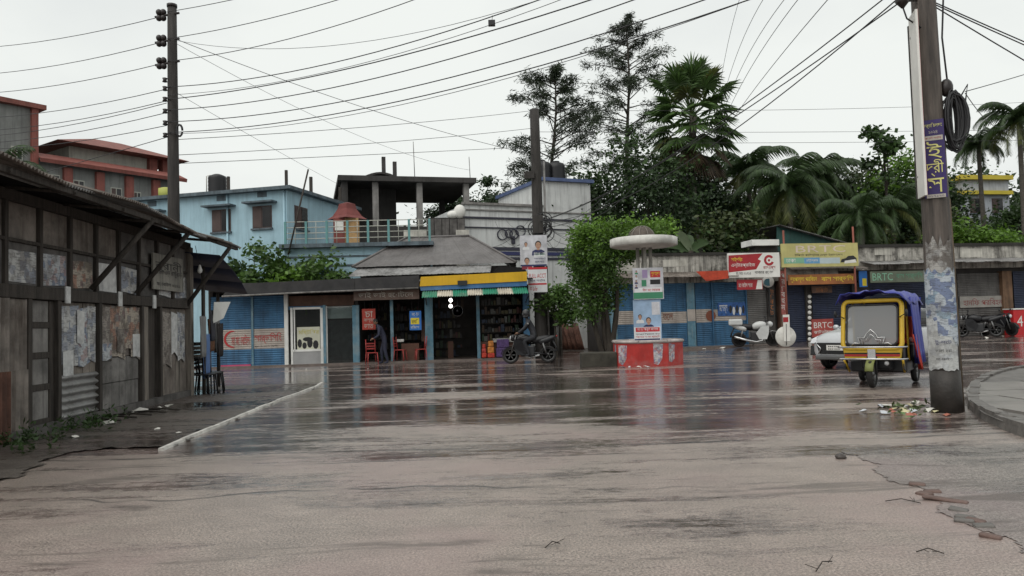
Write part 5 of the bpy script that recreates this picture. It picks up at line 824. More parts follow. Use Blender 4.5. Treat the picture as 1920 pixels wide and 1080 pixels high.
def cocopalm(label, px, yc, Y, L0, n, seed, el1=-40, group=None, m=None):
    rr = random.Random(seed); b = gp(px, Y); zc = zat(px, yc, Y); t = thing('coconut_palm', label, 'palm tree', b, group); q = MB(); lean = rr.uniform(-.6, .6); q.tube([b+V((lean*(1-i/8)**2*-1+lean, 0, (zc-b.z)*i/8)) for i in range(9)], [.2-.009*i for i in range(9)], M_barkp, 8); q.build('trunk', t)
    q = MB(); frondset(q, (b.x+lean, b.y, zc), n, L0, rr, m or LF['palm'], el1=el1, m2=LF['palmy'] if seed % 2 else None); q.build('fronds', t)
for a in (('coconut palm standing just right of the fan palm', 1427, 318, 50, 3.8, 28, 1), ('coconut palm with yellowing lower fronds behind the green gable shed', 1500, 350, 45, 3.9, 26, 3), ('low young palm with drooping fronds above the yellow BRTC sign', 1605, 408, 41, 2.9, 22, 2), ('coconut palm in front of the yellow-trimmed house', 1862, 272, 52, 2.6, 26, 4, -18), ('coconut palm at the edge beyond the yellow-trimmed house', 1928, 225, 48, 3.2, 26, 5, -25), ('short palm between the young palm and the utility pole', 1690, 390, 46, 3.4, 22, 7), ('tall coconut palm deep in the dark wood', 1555, 330, 56, 3.8, 24, 8)): cocopalm(*a)
cocopalm('palm fronds overhanging the grey building with red columns', -5, 325, 30, 2.3, 18, 11, -55)
# dark wood behind the right row
W = [('dense dark tree below the fan palm', 1215, 255, 44, 7.0, 'dark', 'mid'), ('dense dark tree beside the white building', 1135, 290, 46, 5.0, 'dark', 'mid'), ('dark spreading tree behind the fan palm trunk', 1300, 300, 50, 7.0, 'dark', None), ('dark broadleaf tree behind the coconut palms', 1450, 330, 58, 8.0, 'dark', 'olive'), ('dark broadleaf tree behind the green gable shed', 1545, 335, 60, 8.0, 'dark', 'mid'), ('rounded dark tree above the yellow BRTC sign', 1620, 300, 60, 8.5, 'dark', 'olive'), ('tall broadleaf tree just left of the purple pole banner', 1690, 270, 55, 6.0, 'mid', 'bright'), ('dark tree between the pole and the yellow-trimmed house', 1760, 310, 58, 7.0, 'dark', 'mid'), ('dark tree behind the yellow-trimmed house', 1850, 310, 72, 10, 'dark', 'mid'), ('dark tree beyond the last coconut palm', 1960, 330, 60, 8.0, 'dark', 'mid'), ('low dark tree behind the orange shop sign', 1575, 390, 45, 5.5, 'olive', 'mid'), ('low dark tree behind the mouldy parapet', 1660, 385, 47, 5.5, 'dark', 'mid'), ('low dark tree beside the house behind the parapet', 1765, 390, 50, 5.0, 'dark', 'olive'), ('low leafy tree beneath the edge palm', 1930, 400, 50, 5, 'dark', 'mid'), ('dark tree behind the coconut palm trunk', 1400, 370, 50, 5.5, 'dark', 'mid')]
for i, (lab, px, yt, Y, wd, a_, b_) in enumerate(W):
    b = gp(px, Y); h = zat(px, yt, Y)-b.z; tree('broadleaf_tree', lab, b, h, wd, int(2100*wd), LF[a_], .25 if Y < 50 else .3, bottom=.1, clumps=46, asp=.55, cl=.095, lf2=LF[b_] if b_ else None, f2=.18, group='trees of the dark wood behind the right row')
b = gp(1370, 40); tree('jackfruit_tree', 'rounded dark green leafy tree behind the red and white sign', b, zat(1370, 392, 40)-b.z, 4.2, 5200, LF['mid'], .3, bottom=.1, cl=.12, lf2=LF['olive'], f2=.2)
b = gp(1668, 50); q = None
t = tree('sparse_tree', 'sparse tree with a few large leaf clumps above the dark wood', b, zat(1668, 205, 50)-b.z, 2.6, 900, LF['mid'], .34, bottom=.62, clumps=9, cl=.11, asp=.8)
# the far wood as one mass
C = []; 
for i in range(46):
    x = 300+i*42; Y = 85; h = zat(x, 350+18*math.sin(i*1.7), Y) if x > 1000 else zat(x, 470, Y); p = gp(x, Y); C.append(rng.normal(size=(420, 3))*np.array([2.2, 2, h*.22])+np.array([p.x, Y, h*.6]))
C = np.concatenate(C); C = C[(C[:, 2] > 0) & (C[:, 2] < 17)]; stuff(leaves('far_wood', C, 1.0, LF['dark'], None, .6))
# trees behind the unfinished frame
for px, yt, Y, wd, lab in ((850, 350, 55, 6, 'dark leafy tree seen through the unfinished concrete frame'), (960, 330, 54, 5, 'dark tree between the concrete frame and the casuarina'), (905, 318, 60, 5, 'dark treetop just above the unfinished frame roof')): b = gp(px, Y); tree('broadleaf_tree', lab, b, zat(px, yt, Y)-b.z, wd, 6000, LF['dark'], .26, bottom=.3, clumps=22, cl=.09)
# clipped fig by the island
b = gp(1138, 27.5); ft = thing('fig_tree', 'dense clipped tree with bright green top beside the traffic island', 'tree', b); q = MB()
for i in range(5): limb(q, b+V((.1*math.cos(i*1.3), .1*math.sin(i*1.3), -.02)), b+V((random.uniform(-.5, .5), random.uniform(-.4, .4), 2.6)), .11, .06, M_bark, .06, 6)
q.build('trunk', ft); n = 15000; P_ = []
xl, xr = AY(1066, 520, 27.5).x, AY(1250, 440, 27.5).x; zt_, zb_ = zat(1160, 418, 27.5), zat(1100, 600, 27.5)
cl_ = []
for i in range(110):
    u = rng.uniform(0, 1); z = zb_+(zt_-zb_)*u**.7; f = (z-zb_)/(zt_-zb_); x0 = xl+.35*(1-f)+.5*max(0, f-.85)/.15*1.2; x1 = (b.x+.5)+(xr-b.x-.5)*sstep(.55, .85, f); x = rng.uniform(x0, x1); y = b.y+rng.uniform(-1.2, 1.2)*math.sqrt(max(.1, 1-((x-(x0+x1)/2)/((x1-x0)/2+.2))**2)); cl_.append((x, y, min(z, zt_-.12)))
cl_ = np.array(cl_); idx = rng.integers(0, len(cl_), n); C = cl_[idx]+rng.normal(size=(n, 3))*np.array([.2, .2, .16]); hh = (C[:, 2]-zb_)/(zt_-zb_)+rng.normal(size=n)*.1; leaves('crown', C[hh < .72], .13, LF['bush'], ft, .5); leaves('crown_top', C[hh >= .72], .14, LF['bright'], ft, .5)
# leafy young trees over the shop roof
for px, yt, wd, lab, k in ((495, 448, 2.4, 'sparse bright young tree in front of the blue house', 'bush'), (600, 470, 2.6, 'low bright young tree beside the hipped tin roof', 'bush'), (445, 495, 1.6, 'small young tree behind the tarpaulin stall roof', 'mid'), (550, 490, 2.0, 'small bright sapling between the two young trees', 'bright')):
    b = gp(px, 34.4); tree('young_tree', lab, b, zat(px, yt, 34.4)-b.z, wd, 1500, LF[k], .24, bottom=.4, clumps=20, tr=.06, cl=.12, asp=.6)
b = gp(1042, 31); tree('roadside_bush', 'small yellow green bush over the tin hut', b, zat(1042, 535, 31)-b.z, 1.7, 1400, LF['bush'], .2, bottom=.45, clumps=14, tr=.05, cat='bush')
rr = random.Random(2); b = gp(1050, 33); t = thing('small_palm', 'small dark palm top behind the tin hut', 'palm tree', b); q = MB(); q.tube([b, b+V((0, 0, 2.6))], .07, M_barkp, 6); q.build('trunk', t); q = MB(); frondset(q, b+V((0, 0, 2.6)), 9, .9, rr, LF['palm']); q.build('fronds', t)
for px, lab in ((1800, 'bright green shrub behind the parapet beside the utility pole'), (1845, 'bright green shrub behind the parapet below the yellow-trimmed house'), (1895, 'bright green shrub behind the parapet below the edge palm')): b = gp(px, 42); tree('bright_shrub', lab, b, zat(px, 418, 42)-b.z, 2.4, 1700, LF['bright'], .24, bottom=.55, clumps=16, tr=.06, cat='bush')
# banana leaves over the parapet
b = gp(1300, 38); t = thing('banana_plant', 'banana plant with broad pale leaves behind the parapet', 'banana plant', b); zc = zat(1300, 470, 38)
for i, (ex, ey) in enumerate(((1266, 434), (1245, 462), (1330, 455), (1290, 440))):
    e = AY(ex, ey, 37.6+.3*i); c = V((b.x, b.y, zc)); d = e-c; q = MB(); sd = V((d.z, 0, -d.x)).normalized()*.22; vs = []; N_ = 7
    for k in range(N_+1): f = k/N_; p = c+d*f+V((0, 0, .3*math.sin(math.pi*f)*.6)); w_ = math.sin(math.pi*min(1, f*.93+.07))**.6; vs += [p-sd*w_+V((0, -.05, 0)), p+V((0, 0, -.03)), p+sd*w_+V((0, -.05, 0))]
    q.add(vs, [[3*k+j, 3*k+j+1, 3*k+j+4, 3*k+j+3] for k in range(N_) for j in range(2)], LF['mid'] if i else leafmat('banana_pale', (.16, .2, .12)), True); q.build('leaf', t)
q = MB(); q.tube([b, (b.x, b.y, zc)], .12, M_bark, 8); q.build('stem', t)
# weeds along the shed foot
C = []
for i in range(44):
    s = rng.uniform(-2.2, 1.6); p = SD.P(s, .02, .15+abs(rng.normal())*.35); n = int(rng.integers(8, 26)); C.append(np.array(p)+np.abs(rng.normal(size=(n, 3)))*np.array([.07, .07, .09])*np.array([1, 1, 1]))
stuff(leaves('weeds', np.concatenate(C), .075, LF['mid'], None, .35, .2, -.6))
# ================================================================ poles
M_pole = mat('wet_pole_timber', (.085, .07, .06), .6, var=.6, scale=3, stretch=(5, 5, .5), streak=.65, bump=.4); M_poleb = mat('tarred_pole_foot', (.03, .026, .023), .55, var=.4, scale=4, bump=.3); M_cpole = mat('dark_pole', (.04, .036, .033), .75, var=.4, scale=3, stretch=(4, 4, .6), streak=.5, bump=.3); M_ins = paint('dark_porcelain', (.02, .015, .014), .3); M_wire = paint('wire_black', (.03, .03, .032), .6)
rp = G(1776, 772); rp.z = 0; RPT = 9.6
rpt = thing('utility_pole', 'thick weathered utility pole pasted with torn white notices', 'utility pole', rp); q = MB(); zz = [0, .58]; q.tube([(rp.x, rp.y, -.05), (rp.x, rp.y, .3), (rp.x-.005, rp.y, .58)], [.2, .196, .194], M_poleb, 16); q.build('tarred_foot', rpt)
q = MB(); q.tube([(rp.x-.004*i, rp.y, .58+i*(RPT-.58)/8) for i in range(9)], [.193-.0075*i for i in range(9)], M_pole, 16); shaft = q.build('shaft', rpt)
q = MB(); q.tube([(rp.x+.2, rp.y-.02, 0), (rp.x+.185, rp.y-.02, 1.5), (rp.x+.17, rp.y-.02, 2.95)], [.035, .035, .03], mat('splint_timber', (.13, .095, .065), .8, var=.4, stretch=(5, 5, .5), streak=.5), 6); q.build('splint', rpt)
def wrap(z0, z1, a0, a1, r, m, jag=.03):
    q = MB(); n = 12; lo = [V((rp.x+r*math.cos(a0+(a1-a0)*i/n), rp.y+r*math.sin(a0+(a1-a0)*i/n), z0+random.uniform(-jag, jag))) for i in range(n+1)]; hi = [V((p.x, p.y, z1+random.uniform(-jag, jag))) for p in lo]; q.add(lo+hi, [[i, i+1, n+2+i, n+1+i] for i in range(n)], m, True); return q.build('notice', rpt)
aF = math.atan2(-rp.y, -rp.x); M_n1 = printmat('wet_notice', (.5, .51, .5), (.36, .38, .4), (.4, .42, .45), 14, .35, .35); M_n2 = printmat('blue_notice', (.42, .46, .5), (.06, .1, .24), (.2, .3, .38), 13, .7, .35); M_n3 = printmat('grey_notice', (.36, .35, .33), (.2, .2, .2), (.12, .11, .1), 12, .5, .8)
wrap(.6, 1.42, aF-1.35, aF+1.0, .199, M_n1); wrap(1.3, 1.95, aF-1.3, aF+1.1, .2, M_n2, .05); wrap(.95, 1.5, aF-.3, aF+1.1, .203, M_n2, .06); wrap(.62, 1.05, aF-1.0, aF+.6, .205, M_n1, .02); wrap(1.75, 2.35, aF-.9, aF+.9, .199, M_n3, .1)
PFm = Frame((rp.x-.5*math.cos(aF+math.pi/2)*-1, rp.y), (rp.x+.5, rp.y)); vd = V((-rp.x, -rp.y, 0)).normalized(); PFm.n = vd; PFm.u = V((-vd.y, vd.x, 0)); PFm.O = V((rp.x, rp.y, 0))
if PFm.u.x < 0: PFm.u = -PFm.u
for i, (bd, z_, h_) in enumerate((('টু-লেট', .93, .07), ('ভাড়া হবে', .82, .05), ('মোবাইল', .72, .04))): text(bd, PFm, -.1, z_, .1, z_+h_, .215, M_ink if i else M_pnv, rpt, px=False)
r = PFm.rect(1731, 224, 1773, 371, .2); bn = thing('pole_banner', 'purple banner with yellow Bengali lettering tied to the utility pole', 'banner', PFm.P(0, r[2], .2)); M_pur = mat('purple_print', (.032, .018, .11), .5, var=.2); M_by = paint('banner_yellow', (.62, .6, .22))
q = MB(); q.box(r[0], r[1], .18, .2, r[2], r[3], M_pur, PFm); q.build('panel', bn); q = MB(); w_ = r[1]-r[0]; H = r[3]-r[2]
for z0, z1 in ((.735, .795), (.0, .045)): q = MB(); q.box(r[0]+.02, r[1]-.02, .2, .204, r[2]+H*z0, r[2]+H*z1, M_pin, PFm); q.build('print', bn)
for bd, z0, z1, a0, a1, m in (('ই', .5, .72, .18, .85, M_by), ('দ্রী', .27, .49, .1, .9, M_by), ('স', .07, .25, .15, .88, M_by), ('ভর্তি চলছে', .89, .96, .08, .92, M_by), ('২০২৪', .82, .86, .3, .7, M_pin), ('কোচিং সেন্টার', .748, .782, .14, .86, M_rd), ('০১৭১২৩', .01, .035, .15, .85, M_pur)): text(bd, PFm, r[0]+w_*a0, r[2]+H*z0, r[0]+w_*a1, r[2]+H*z1, .206, m, bn, px=False)
# blade sign seen almost edge-on
vdir = V((rp.x-.3, rp.y, 0)).normalized(); bdir = Matrix.Rotation(rad(14), 3, 'Z') @ vdir; b0 = V((AY(1730, 200, rp.y-.3).x, rp.y-.3, 0)); BF = Frame((b0.x, b0.y), (b0.x+bdir.x, b0.y+bdir.y)); z0, z1 = AY(1722, 370, rp.y-.1).z, AY(1722, 27, rp.y-.1).z
bs = thing('blade_sign', 'tall white blade sign with red edge fixed beside the utility pole', 'sign', BF.P(.2, z0, 0)); q = MB(); q.box(0, .36, -.03, 0, z0, z1, M_tw, BF); q.build('panel', bs); q = MB(); q.box(.0, .06, 0, .004, z0, z1, paint('pink_edge', (.45, .2, .2)), BF); q.build('print', bs); q = MB(); q.box(.07, .32, 0, .005, z0+.05, z0+.75, M_rd, BF); q.build('print', bs); q = MB(); q.box(.36, .4, -.04, .01, z0, z1-.1, M_cpole, BF); q.build('frame_edge', bs)
for z in (z0+.3, z1-.3): q = MB(); q.tube([BF.P(.3, z, -.03), (rp.x, rp.y, z)], .02, M_cpole, 5); q.build('bracket', bs)
# coil of spare cable
cc = AY(1786, 228, rp.y-.05); ck = thing('cable_coil', 'thick black coil of spare cable hanging on the utility pole', 'cable', cc); q = MB()
for i in range(22):
    a, b = random.uniform(.07, .15), random.uniform(.3, .43); o = V((random.uniform(-.05, .06), random.uniform(-.08, .05), random.uniform(-.05, .05))); th = random.uniform(-.5, .5); q.tube([cc+o+V((a*math.cos(t)*math.cos(th), a*math.cos(t)*math.sin(th), b*math.sin(t))) for t in [2*math.pi*k/16 for k in range(17)]], .013, M_wire, 5, caps=False)
q.build('loops', ck); q = MB(); q.ball(cc+V((-.06, 0, .48)), (.09, .08, .13), M_ins); q.build('junction_box', ck)
q = MB(); q.tube([cc+V((.12, 0, -.2)), cc+V((.2, 0, .3)), cc+V((.24, 0, .52)), cc+V((.1, 0, .3))], .012, M_wire, 5); q.tube([cc+V((-.03, 0, .4)), cc+V((-.08, 0, 1.2)), cc+V((-.02, 0, 1.9)), cc+V((-.12, 0, 2.6))], .013, M_wire, 5); q.build('tail', ck)
ib = AY(1692, 2, rp.y-.2); q = MB(); q.lathe([(.03, .12), (.09, .08), (.06, .04), (.1, 0), (.06, -.05), (.02, -.1)], M_ins, 14, tuple(ib)); q.tube([ib+V((0, 0, -.08)), ib+V((.05, 0, -.25)), ib+V((.3, .1, -.35))], .012, M_wire, 5); q.tube([ib, V((rp.x, rp.y, ib.z+.1))], .02, M_cpole, 5); q.build('insulator', rpt)
for z in (7.2, 8.0, 8.8): q = MB(); q.box(rp.x-.9, rp.x+.9, rp.y-.05, rp.y+.05, z, z+.1, M_cpole); q.build('crossarm', rpt)
# left pole
lp0 = AY(326, 430, 21); lp = V((lp0.x, 21, 0)); LT = AY(317, 14, 21).z; lpt = thing('utility_pole', 'tall dark utility pole with three paired insulators behind the shed', 'utility pole', lp); q = MB(); q.tube([(lp.x, lp.y, LT*i/10) for i in range(11)], [.185-.0065*i for i in range(11)], M_cpole, 12); q.build('shaft', lpt)
q = MB(); q.tube([(lp.x, lp.y, LT), (lp.x, lp.y, LT+.08)], .14, M_ins, 10); q.build('cap', lpt)
lz = lambda y: AY(320, y, 21).z
for y in (28, 76, 118):
    z = lz(y); q = MB(); q.tube([(lp.x-.45, lp.y-.05, z-.07), (lp.x+.22, lp.y-.05, z+.03)], .035, M_ins, 6); q.build('arm', lpt)
    for dx, dz in ((-.26, 0), (-.38, -.01)):
        q = MB(); q.ball((lp.x+dx+.04, lp.y-.05, z+.06), (.085, .085, .09), M_ins); q.ball((lp.x+dx+.04, lp.y-.05, z-.1), (.085, .085, .09), M_ins); q.build('insulator', lpt)
for y in (152, 168, 188, 210, 232, 255): z = lz(y); q = MB(); q.lathe([(.05, -.06), (.07, -.05), (.045, 0), (.07, .05), (.05, .06)], M_ins, 10, (lp.x-.17, lp.y-.1, z)); q.build('spool', lpt)
q = MB(); c = V((lp.x+.22, lp.y-.1, lz(247))); q.tube([c+V((.08*math.cos(t), 0, .16*math.sin(t))) for t in [i*.55 for i in range(12)]], .03, M_wire, 6); q.build('cable_loop', lpt)
# middle pole with its tangle
cp0 = AY(1009, 440, 31.2); cp = V((cp0.x, 31.2, 0)); CT = AY(1015, 205, 31.2).z; cpt = thing('utility_pole', 'dark utility pole tangled with cables at the corner of the shop row', 'utility pole', cp); q = MB(); q.tube([(cp.x, cp.y, CT*i/8) for i in range(9)], [.26-.009*i for i in range(9)], M_cpole, 12); q.build('shaft', cpt)
for y, r_ in ((430, .32), (424, .3), (415, .28)):
    for k in range(4): q = MB(); c = V((cp.x+random.uniform(-.15, .35), cp.y-.3, AY(1012, y, 31).z+random.uniform(-.2, .1))); q.tube([c+V((r_*math.cos(t)*random.uniform(.9, 1), .1*math.cos(t), r_*math.sin(t)*1.1)) for t in [2*math.pi*i/14 for i in range(15)]], .02, M_wire, 5, caps=False); q.build('cable_loop', cpt)
q = MB(); q.box(cp.x-.2, cp.x+.2, cp.y-.45, cp.y-.26, AY(1012, 438, 31).z, AY(1012, 405, 31).z, M_cpole); q.build('junction_box', cpt); q = MB(); q.box(cp.x-.5, cp.x-.1, cp.y-.35, cp.y-.2, AY(1000, 335, 31).z, AY(1000, 322, 31).z, M_cpole); q.build('bracket_box', cpt)
q = MB(); q.tube([(cp.x+.3, cp.y, 0), (cp.x+.32, cp.y, AY(1025, 300, 31).z)], .045, M_tin, 6); q.build('conduit', cpt)
CF = Frame((cp.x-1, cp.y-.5), (cp.x+1, cp.y-.48))
t, r = board(CF, 975, 441, 1026, 499, .0, M_ppk, 'campaign_poster', 'white campaign banner with three portraits on the tangled pole', th=.03); q = MB(); c = CF.px(1009, 459, .003); portrait(q, CF, c[0], c[1], .42, .004, M_pnv); c = CF.px(988, 489, .003); portrait(q, CF, c[0], c[1], .34, .005, M_pmr); c = CF.px(986, 458, .003); portrait(q, CF, c[0], c[1], .22, .004, M_pwh); bar(q, CF, 1001, 473, 1022, 481, .004, M_pwh); bar(q, CF, 976, 496, 1025, 499, .012, M_pnv); q.build('print', t); text('দোয়া প্রার্থী', CF, 1003, 475, 1021, 479, .006, M_pgr, t); text('সভাপতি পদপ্রার্থী', CF, 1001, 483, 1023, 487, .006, M_pnv, t); text('জেলা শাখা', CF, 1003, 489, 1020, 493, .006, M_pnv, t)
t, r = board(CF, 990, 501, 1026, 548, .05, M_pwh, 'campaign_poster', 'white sign with red lettering under the campaign banner', th=.03); q = MB(); bar(q, CF, 990, 501, 1026, 505, .054, M_pre); bar(q, CF, 991, 531, 1025, 534, .054, M_pre); q.build('print', t); text('FULL ACCT', CF, 992, 513, 1024, 521, .056, M_pre, t); text('সেবা সেন্টার', CF, 994, 523, 1022, 529, .056, M_pnv, t); text('০১৮', CF, 994, 537, 1008, 545, .056, M_pre, t)
# ================================================================ wires, each a sagging run between two supports
def wire(A, B, pix, lab, r=.013, zA=None, zB=None, wB=.15, grp='overhead wires', n=26, s0=0):
    A, B = V(A), V(B); fr = Frame((A.x, A.y), (B.x, B.y)); Lw = (V((B.x, B.y, 0))-V((A.x, A.y, 0))).length; rows = []; rhs = []; wt = []
    for x, y in pix: s, z = fr.px(x, y); rows.append((1, s, s*s)); rhs.append(z); wt.append(1)
    if zA is not None: rows.append((1, 0, 0)); rhs.append(zA); wt.append(1.5)
    if zB is not None: rows.append((1, Lw, Lw*Lw)); rhs.append(zB); wt.append(wB)
    if len(rows) < 3: rows.append((0, 0, 1)); rhs.append(.004); wt.append(10)
    Wt = np.array(wt)[:, None]; k = np.linalg.lstsq(np.array(rows)*Wt, np.array(rhs)*Wt[:, 0], rcond=None)[0]
    r *= .8; q = MB(); q.tube([fr.P(Lw*i/n, max(.5, k[0]+k[1]*Lw*i/n+k[2]*(Lw*i/n)**2)) for i in range(n+1)], r, M_wire, 5); return tag(q.build('overhead_wire'), lab, 'wire', grp)
g1 = 'wires between the two street poles'; l1 = 'black overhead wire running from the dark pole over the road'
WN = ['tied to the top insulator pair of the dark pole, crossing the road', 'tied to the middle insulator pair of the dark pole, crossing the road', 'tied to the lowest insulator pair of the dark pole, crossing the road', 'on the uppermost spool of the dark pole, crossing the road', 'running thin just under the uppermost spool wire', 'thickest of those crossing the road from the dark pole', 'just below the thickest one crossing the road', 'second lowest of those rising over the road to the pasted pole', 'lowest of those rising over the road to the pasted pole', 'running thin along the lowest wire over the road', 'sagging thin from the middle insulator pair over the road']
for iw, (ys, pix, zB, r) in enumerate(((25, [(433, 0)], 9.4, .012), (75, [(477, 41), (633, 0)], 9.4, .012), (117, [(533, 75), (775, 0)], 9.4, .012), (165, [(683, 103), (960, 18), (1011, 0)], 8.6, .014), (180, [(640, 130), (900, 50), (1056, 0)], 8.3, .008), (188, [(557, 152), (753, 100), (960, 48), (1108, 0)], 8.2, .016), (208, [(753, 135), (960, 75), (1190, 0)], 8.0, .014), (230, [(667, 185), (960, 115), (1320, 0)], 7.6, .014), (250, [(703, 200), (960, 137), (1405, 0)], 7.3, .014), (252, [(720, 205), (960, 142), (1380, 10)], 7.3, .008), (75, [(500, 91), (640, 84), (900, 33)], 8.6, .007))):
    wire((lp.x-.1, lp.y-.1, 0), rp, pix, 'black wire '+WN[iw], r, zA=lz(ys), zB=zB, wB=.05, grp=g1)
WL_ = ['from the top insulator pair', 'from the middle insulator pair', 'from the lowest insulator pair', 'from the first spool', 'from the second spool', 'doubling the second spool wire', 'from the third spool', 'from the fourth spool', 'slanting from the lowest spool']
for iw, (ys, pix) in enumerate(((30, [(0, 87)]), (78, [(0, 137)]), (118, [(0, 173)]), (168, [(75, 212)]), (190, [(62, 237)]), (194, [(62, 246)]), (212, [(62, 260)]), (236, [(90, 272)]), (258, [(200, 290), (60, 330)]))): wire((lp.x-.15, lp.y-.05, 0), (-42, 44, 0), pix, 'black wire '+WL_[iw]+' of the dark pole past the grey building', .013, zA=lz(ys), grp='wires beside the grey building')
for iw, (ys, pix, zz) in enumerate(((262, [(600, 245), (947, 213)], 207), (291, [(720, 267), (953, 245)], 240), (307, [(770, 287), (920, 278)], 275), (75, [(527, 142), (760, 230)], 290))): wire((lp.x+.1, lp.y, 0), cp, pix, ('uppermost thin level wire', 'middle thin level wire', 'lowest thin level wire', 'wire slanting down from the middle insulators')[iw]+' between the dark pole and the tangled pole', .011, zA=lz(ys), zB=AY(1012, zz, 31.2).z, wB=1, grp='wires to the tangled pole')
wire((lp.x, lp.y, 0), tuple(AY(880, 320, 44)), [(497, 170), (653, 247), (870, 317)], 'thin slanting wire from the dark pole to the unfinished frame', .008, zA=lz(78), grp='service drops'); wire((lp.x, lp.y, 0), tuple(AY(642, 348, 42)), [(492, 267), (637, 347)], 'thin slanting wire from the dark pole to the pale blue house', .008, zA=lz(170), grp='service drops')
for iw, pix in enumerate(([(1655, 0), (1530, 95), (1385, 205)], [(1678, 10), (1540, 110), (1372, 222)], [(1625, 50), (1500, 145), (1375, 247)])): wire(rp, cp, pix, ('uppermost', 'middle', 'lowest')[iw]+' black cable descending from the pasted pole to the tangled pole', .014, zB=AY(1012, 415, 31).z, wB=1, grp='cables to the tangled pole')
for pix in ([(1455, 0), (1360, 105)], [(1477, 0), (1378, 112)], [(1495, 0), (1393, 122)], [(1550, 0), (1408, 145), (1380, 178)], [(1583, 0), (1405, 180)]): wire(rp, tuple(AY(1335, 330, 45)), pix[-1:], 'black cable slanting down from the pasted pole into the wood', .012, zA=6.6+.35*len(pix)+.004*(1583-pix[0][0]), zB=AY(1335, 290, 45).z, wB=.3, grp='cables slanting into the wood')
for iw, (y0, pix) in enumerate(((206, [(1390, 207), (1720, 200), (1920, 192)]), (247, [(1390, 248), (1920, 243)]), (268, [(1390, 268), (1920, 263)]))): wire(cp, tuple(AY(2150, 250, 42)), pix, ('uppermost', 'middle', 'lowest')[iw]+' thin level wire crossing above the dark wood', .011, zA=AY(1012, y0, 31.2).z, grp='level wires above the wood')
for pix in ([(1765, 10), (1920, 78)], [(1765, 14), (1920, 84)], [(1765, 20), (1920, 113)]): wire(rp, (22, 17, 0), pix, 'black cable running right from the pasted pole', .012, grp='cables beyond the pasted pole')
wire((cc.x+.2, cc.y, 0), (16, 17, 0), [(1816, 170), (1920, 140)], 'thin cable rising from the coil beyond the pole', .008, grp='coil cables'); wire((cc.x+.2, cc.y, 0), (17, 26, 0), [(1812, 178), (1890, 225)], 'thin cable falling from the coil beyond the pole', .008, grp='coil cables')
# slack service cables around the tangled pole
random.seed(21)
for i in range(16):
    e = AY(random.choice((random.uniform(880, 960), random.uniform(1040, 1115))), random.uniform(390, 530), random.uniform(37, 38.6)) if i % 3 else AY(random.uniform(1080, 1220), random.uniform(330, 480), 33); a = V((cp.x, cp.y-.25, AY(1012, random.uniform(390, 432), 31).z)); sg = random.uniform(.2, 1.3); q = MB(); q.tube([a.lerp(e, t)-V((0, 0, sg*4*t*(1-t))) for t in [k/12 for k in range(13)]], .009, M_wire, 4); tag(q.build('service_cable'), 'slack black service cable hanging off the tangled pole', 'wire', 'slack cables of the tangled pole')
q = MB(); c = AY(922, 43, 15.5); q.box(c.x-.07, c.x+.07, c.y-.05, c.y+.05, c.z-.06, c.z+.05, M_wire); q.tube([c, c+V((.02, 0, .16))], .008, M_wire, 4); tag(q.build('wire_box', bevel=.02), 'small black box hanging on an overhead wire', 'box')
# ================================================================ vehicles
M_rub = mat('tyre_rubber', (.018, .017, .017), .8, var=.3, bump=.3, bscale=60); M_chr = paint('chrome', (.55, .55, .55), .18, metal=1); M_blkp = paint('black_paint', (.014, .014, .016), .25); M_mtl = paint('dull_metal', (.16, .16, .16), .4, metal=.8); M_redl = paint('red_lamp', (.35, .02, .02), .2); M_lens = paint('lamp_lens', (.55, .56, .58), .1)
def wheel(parent, c, r, w_, ax, spokes=6, m=None):
    q = MB(); pr = [(r*.74, -w_*.45), (r*.9, -w_*.5), (r*.98, -w_*.3), (r, 0), (r*.98, w_*.3), (r*.9, w_*.5), (r*.74, w_*.45), (r*.74, -w_*.45)]; q.lathe(pr, M_rub, 28, c, ax); o = q.build('wheel', parent); q = MB(); q.lathe([(r*.75, -w_*.3), (r*.75, w_*.3), (r*.66, w_*.3), (r*.66, -w_*.3), (r*.75, -w_*.3)], m or M_mtl, 24, c, ax); q.lathe([(.05, -w_*.4), (.05, w_*.4)], m or M_mtl, 10, c, ax)
    for i in range(spokes):
        a = 2*math.pi*i/spokes; d = (math.cos(a), math.sin(a)); p = [((c[0]+d[0]*k, c[1], c[2]+d[1]*k) if ax == 'y' else (c[0], c[1]+d[0]*k, c[2]+d[1]*k)) for k in (.03, r*.68)]; q.tube(p, [.022, .016], m or M_mtl, 5)
    q.build('rim', o); return o
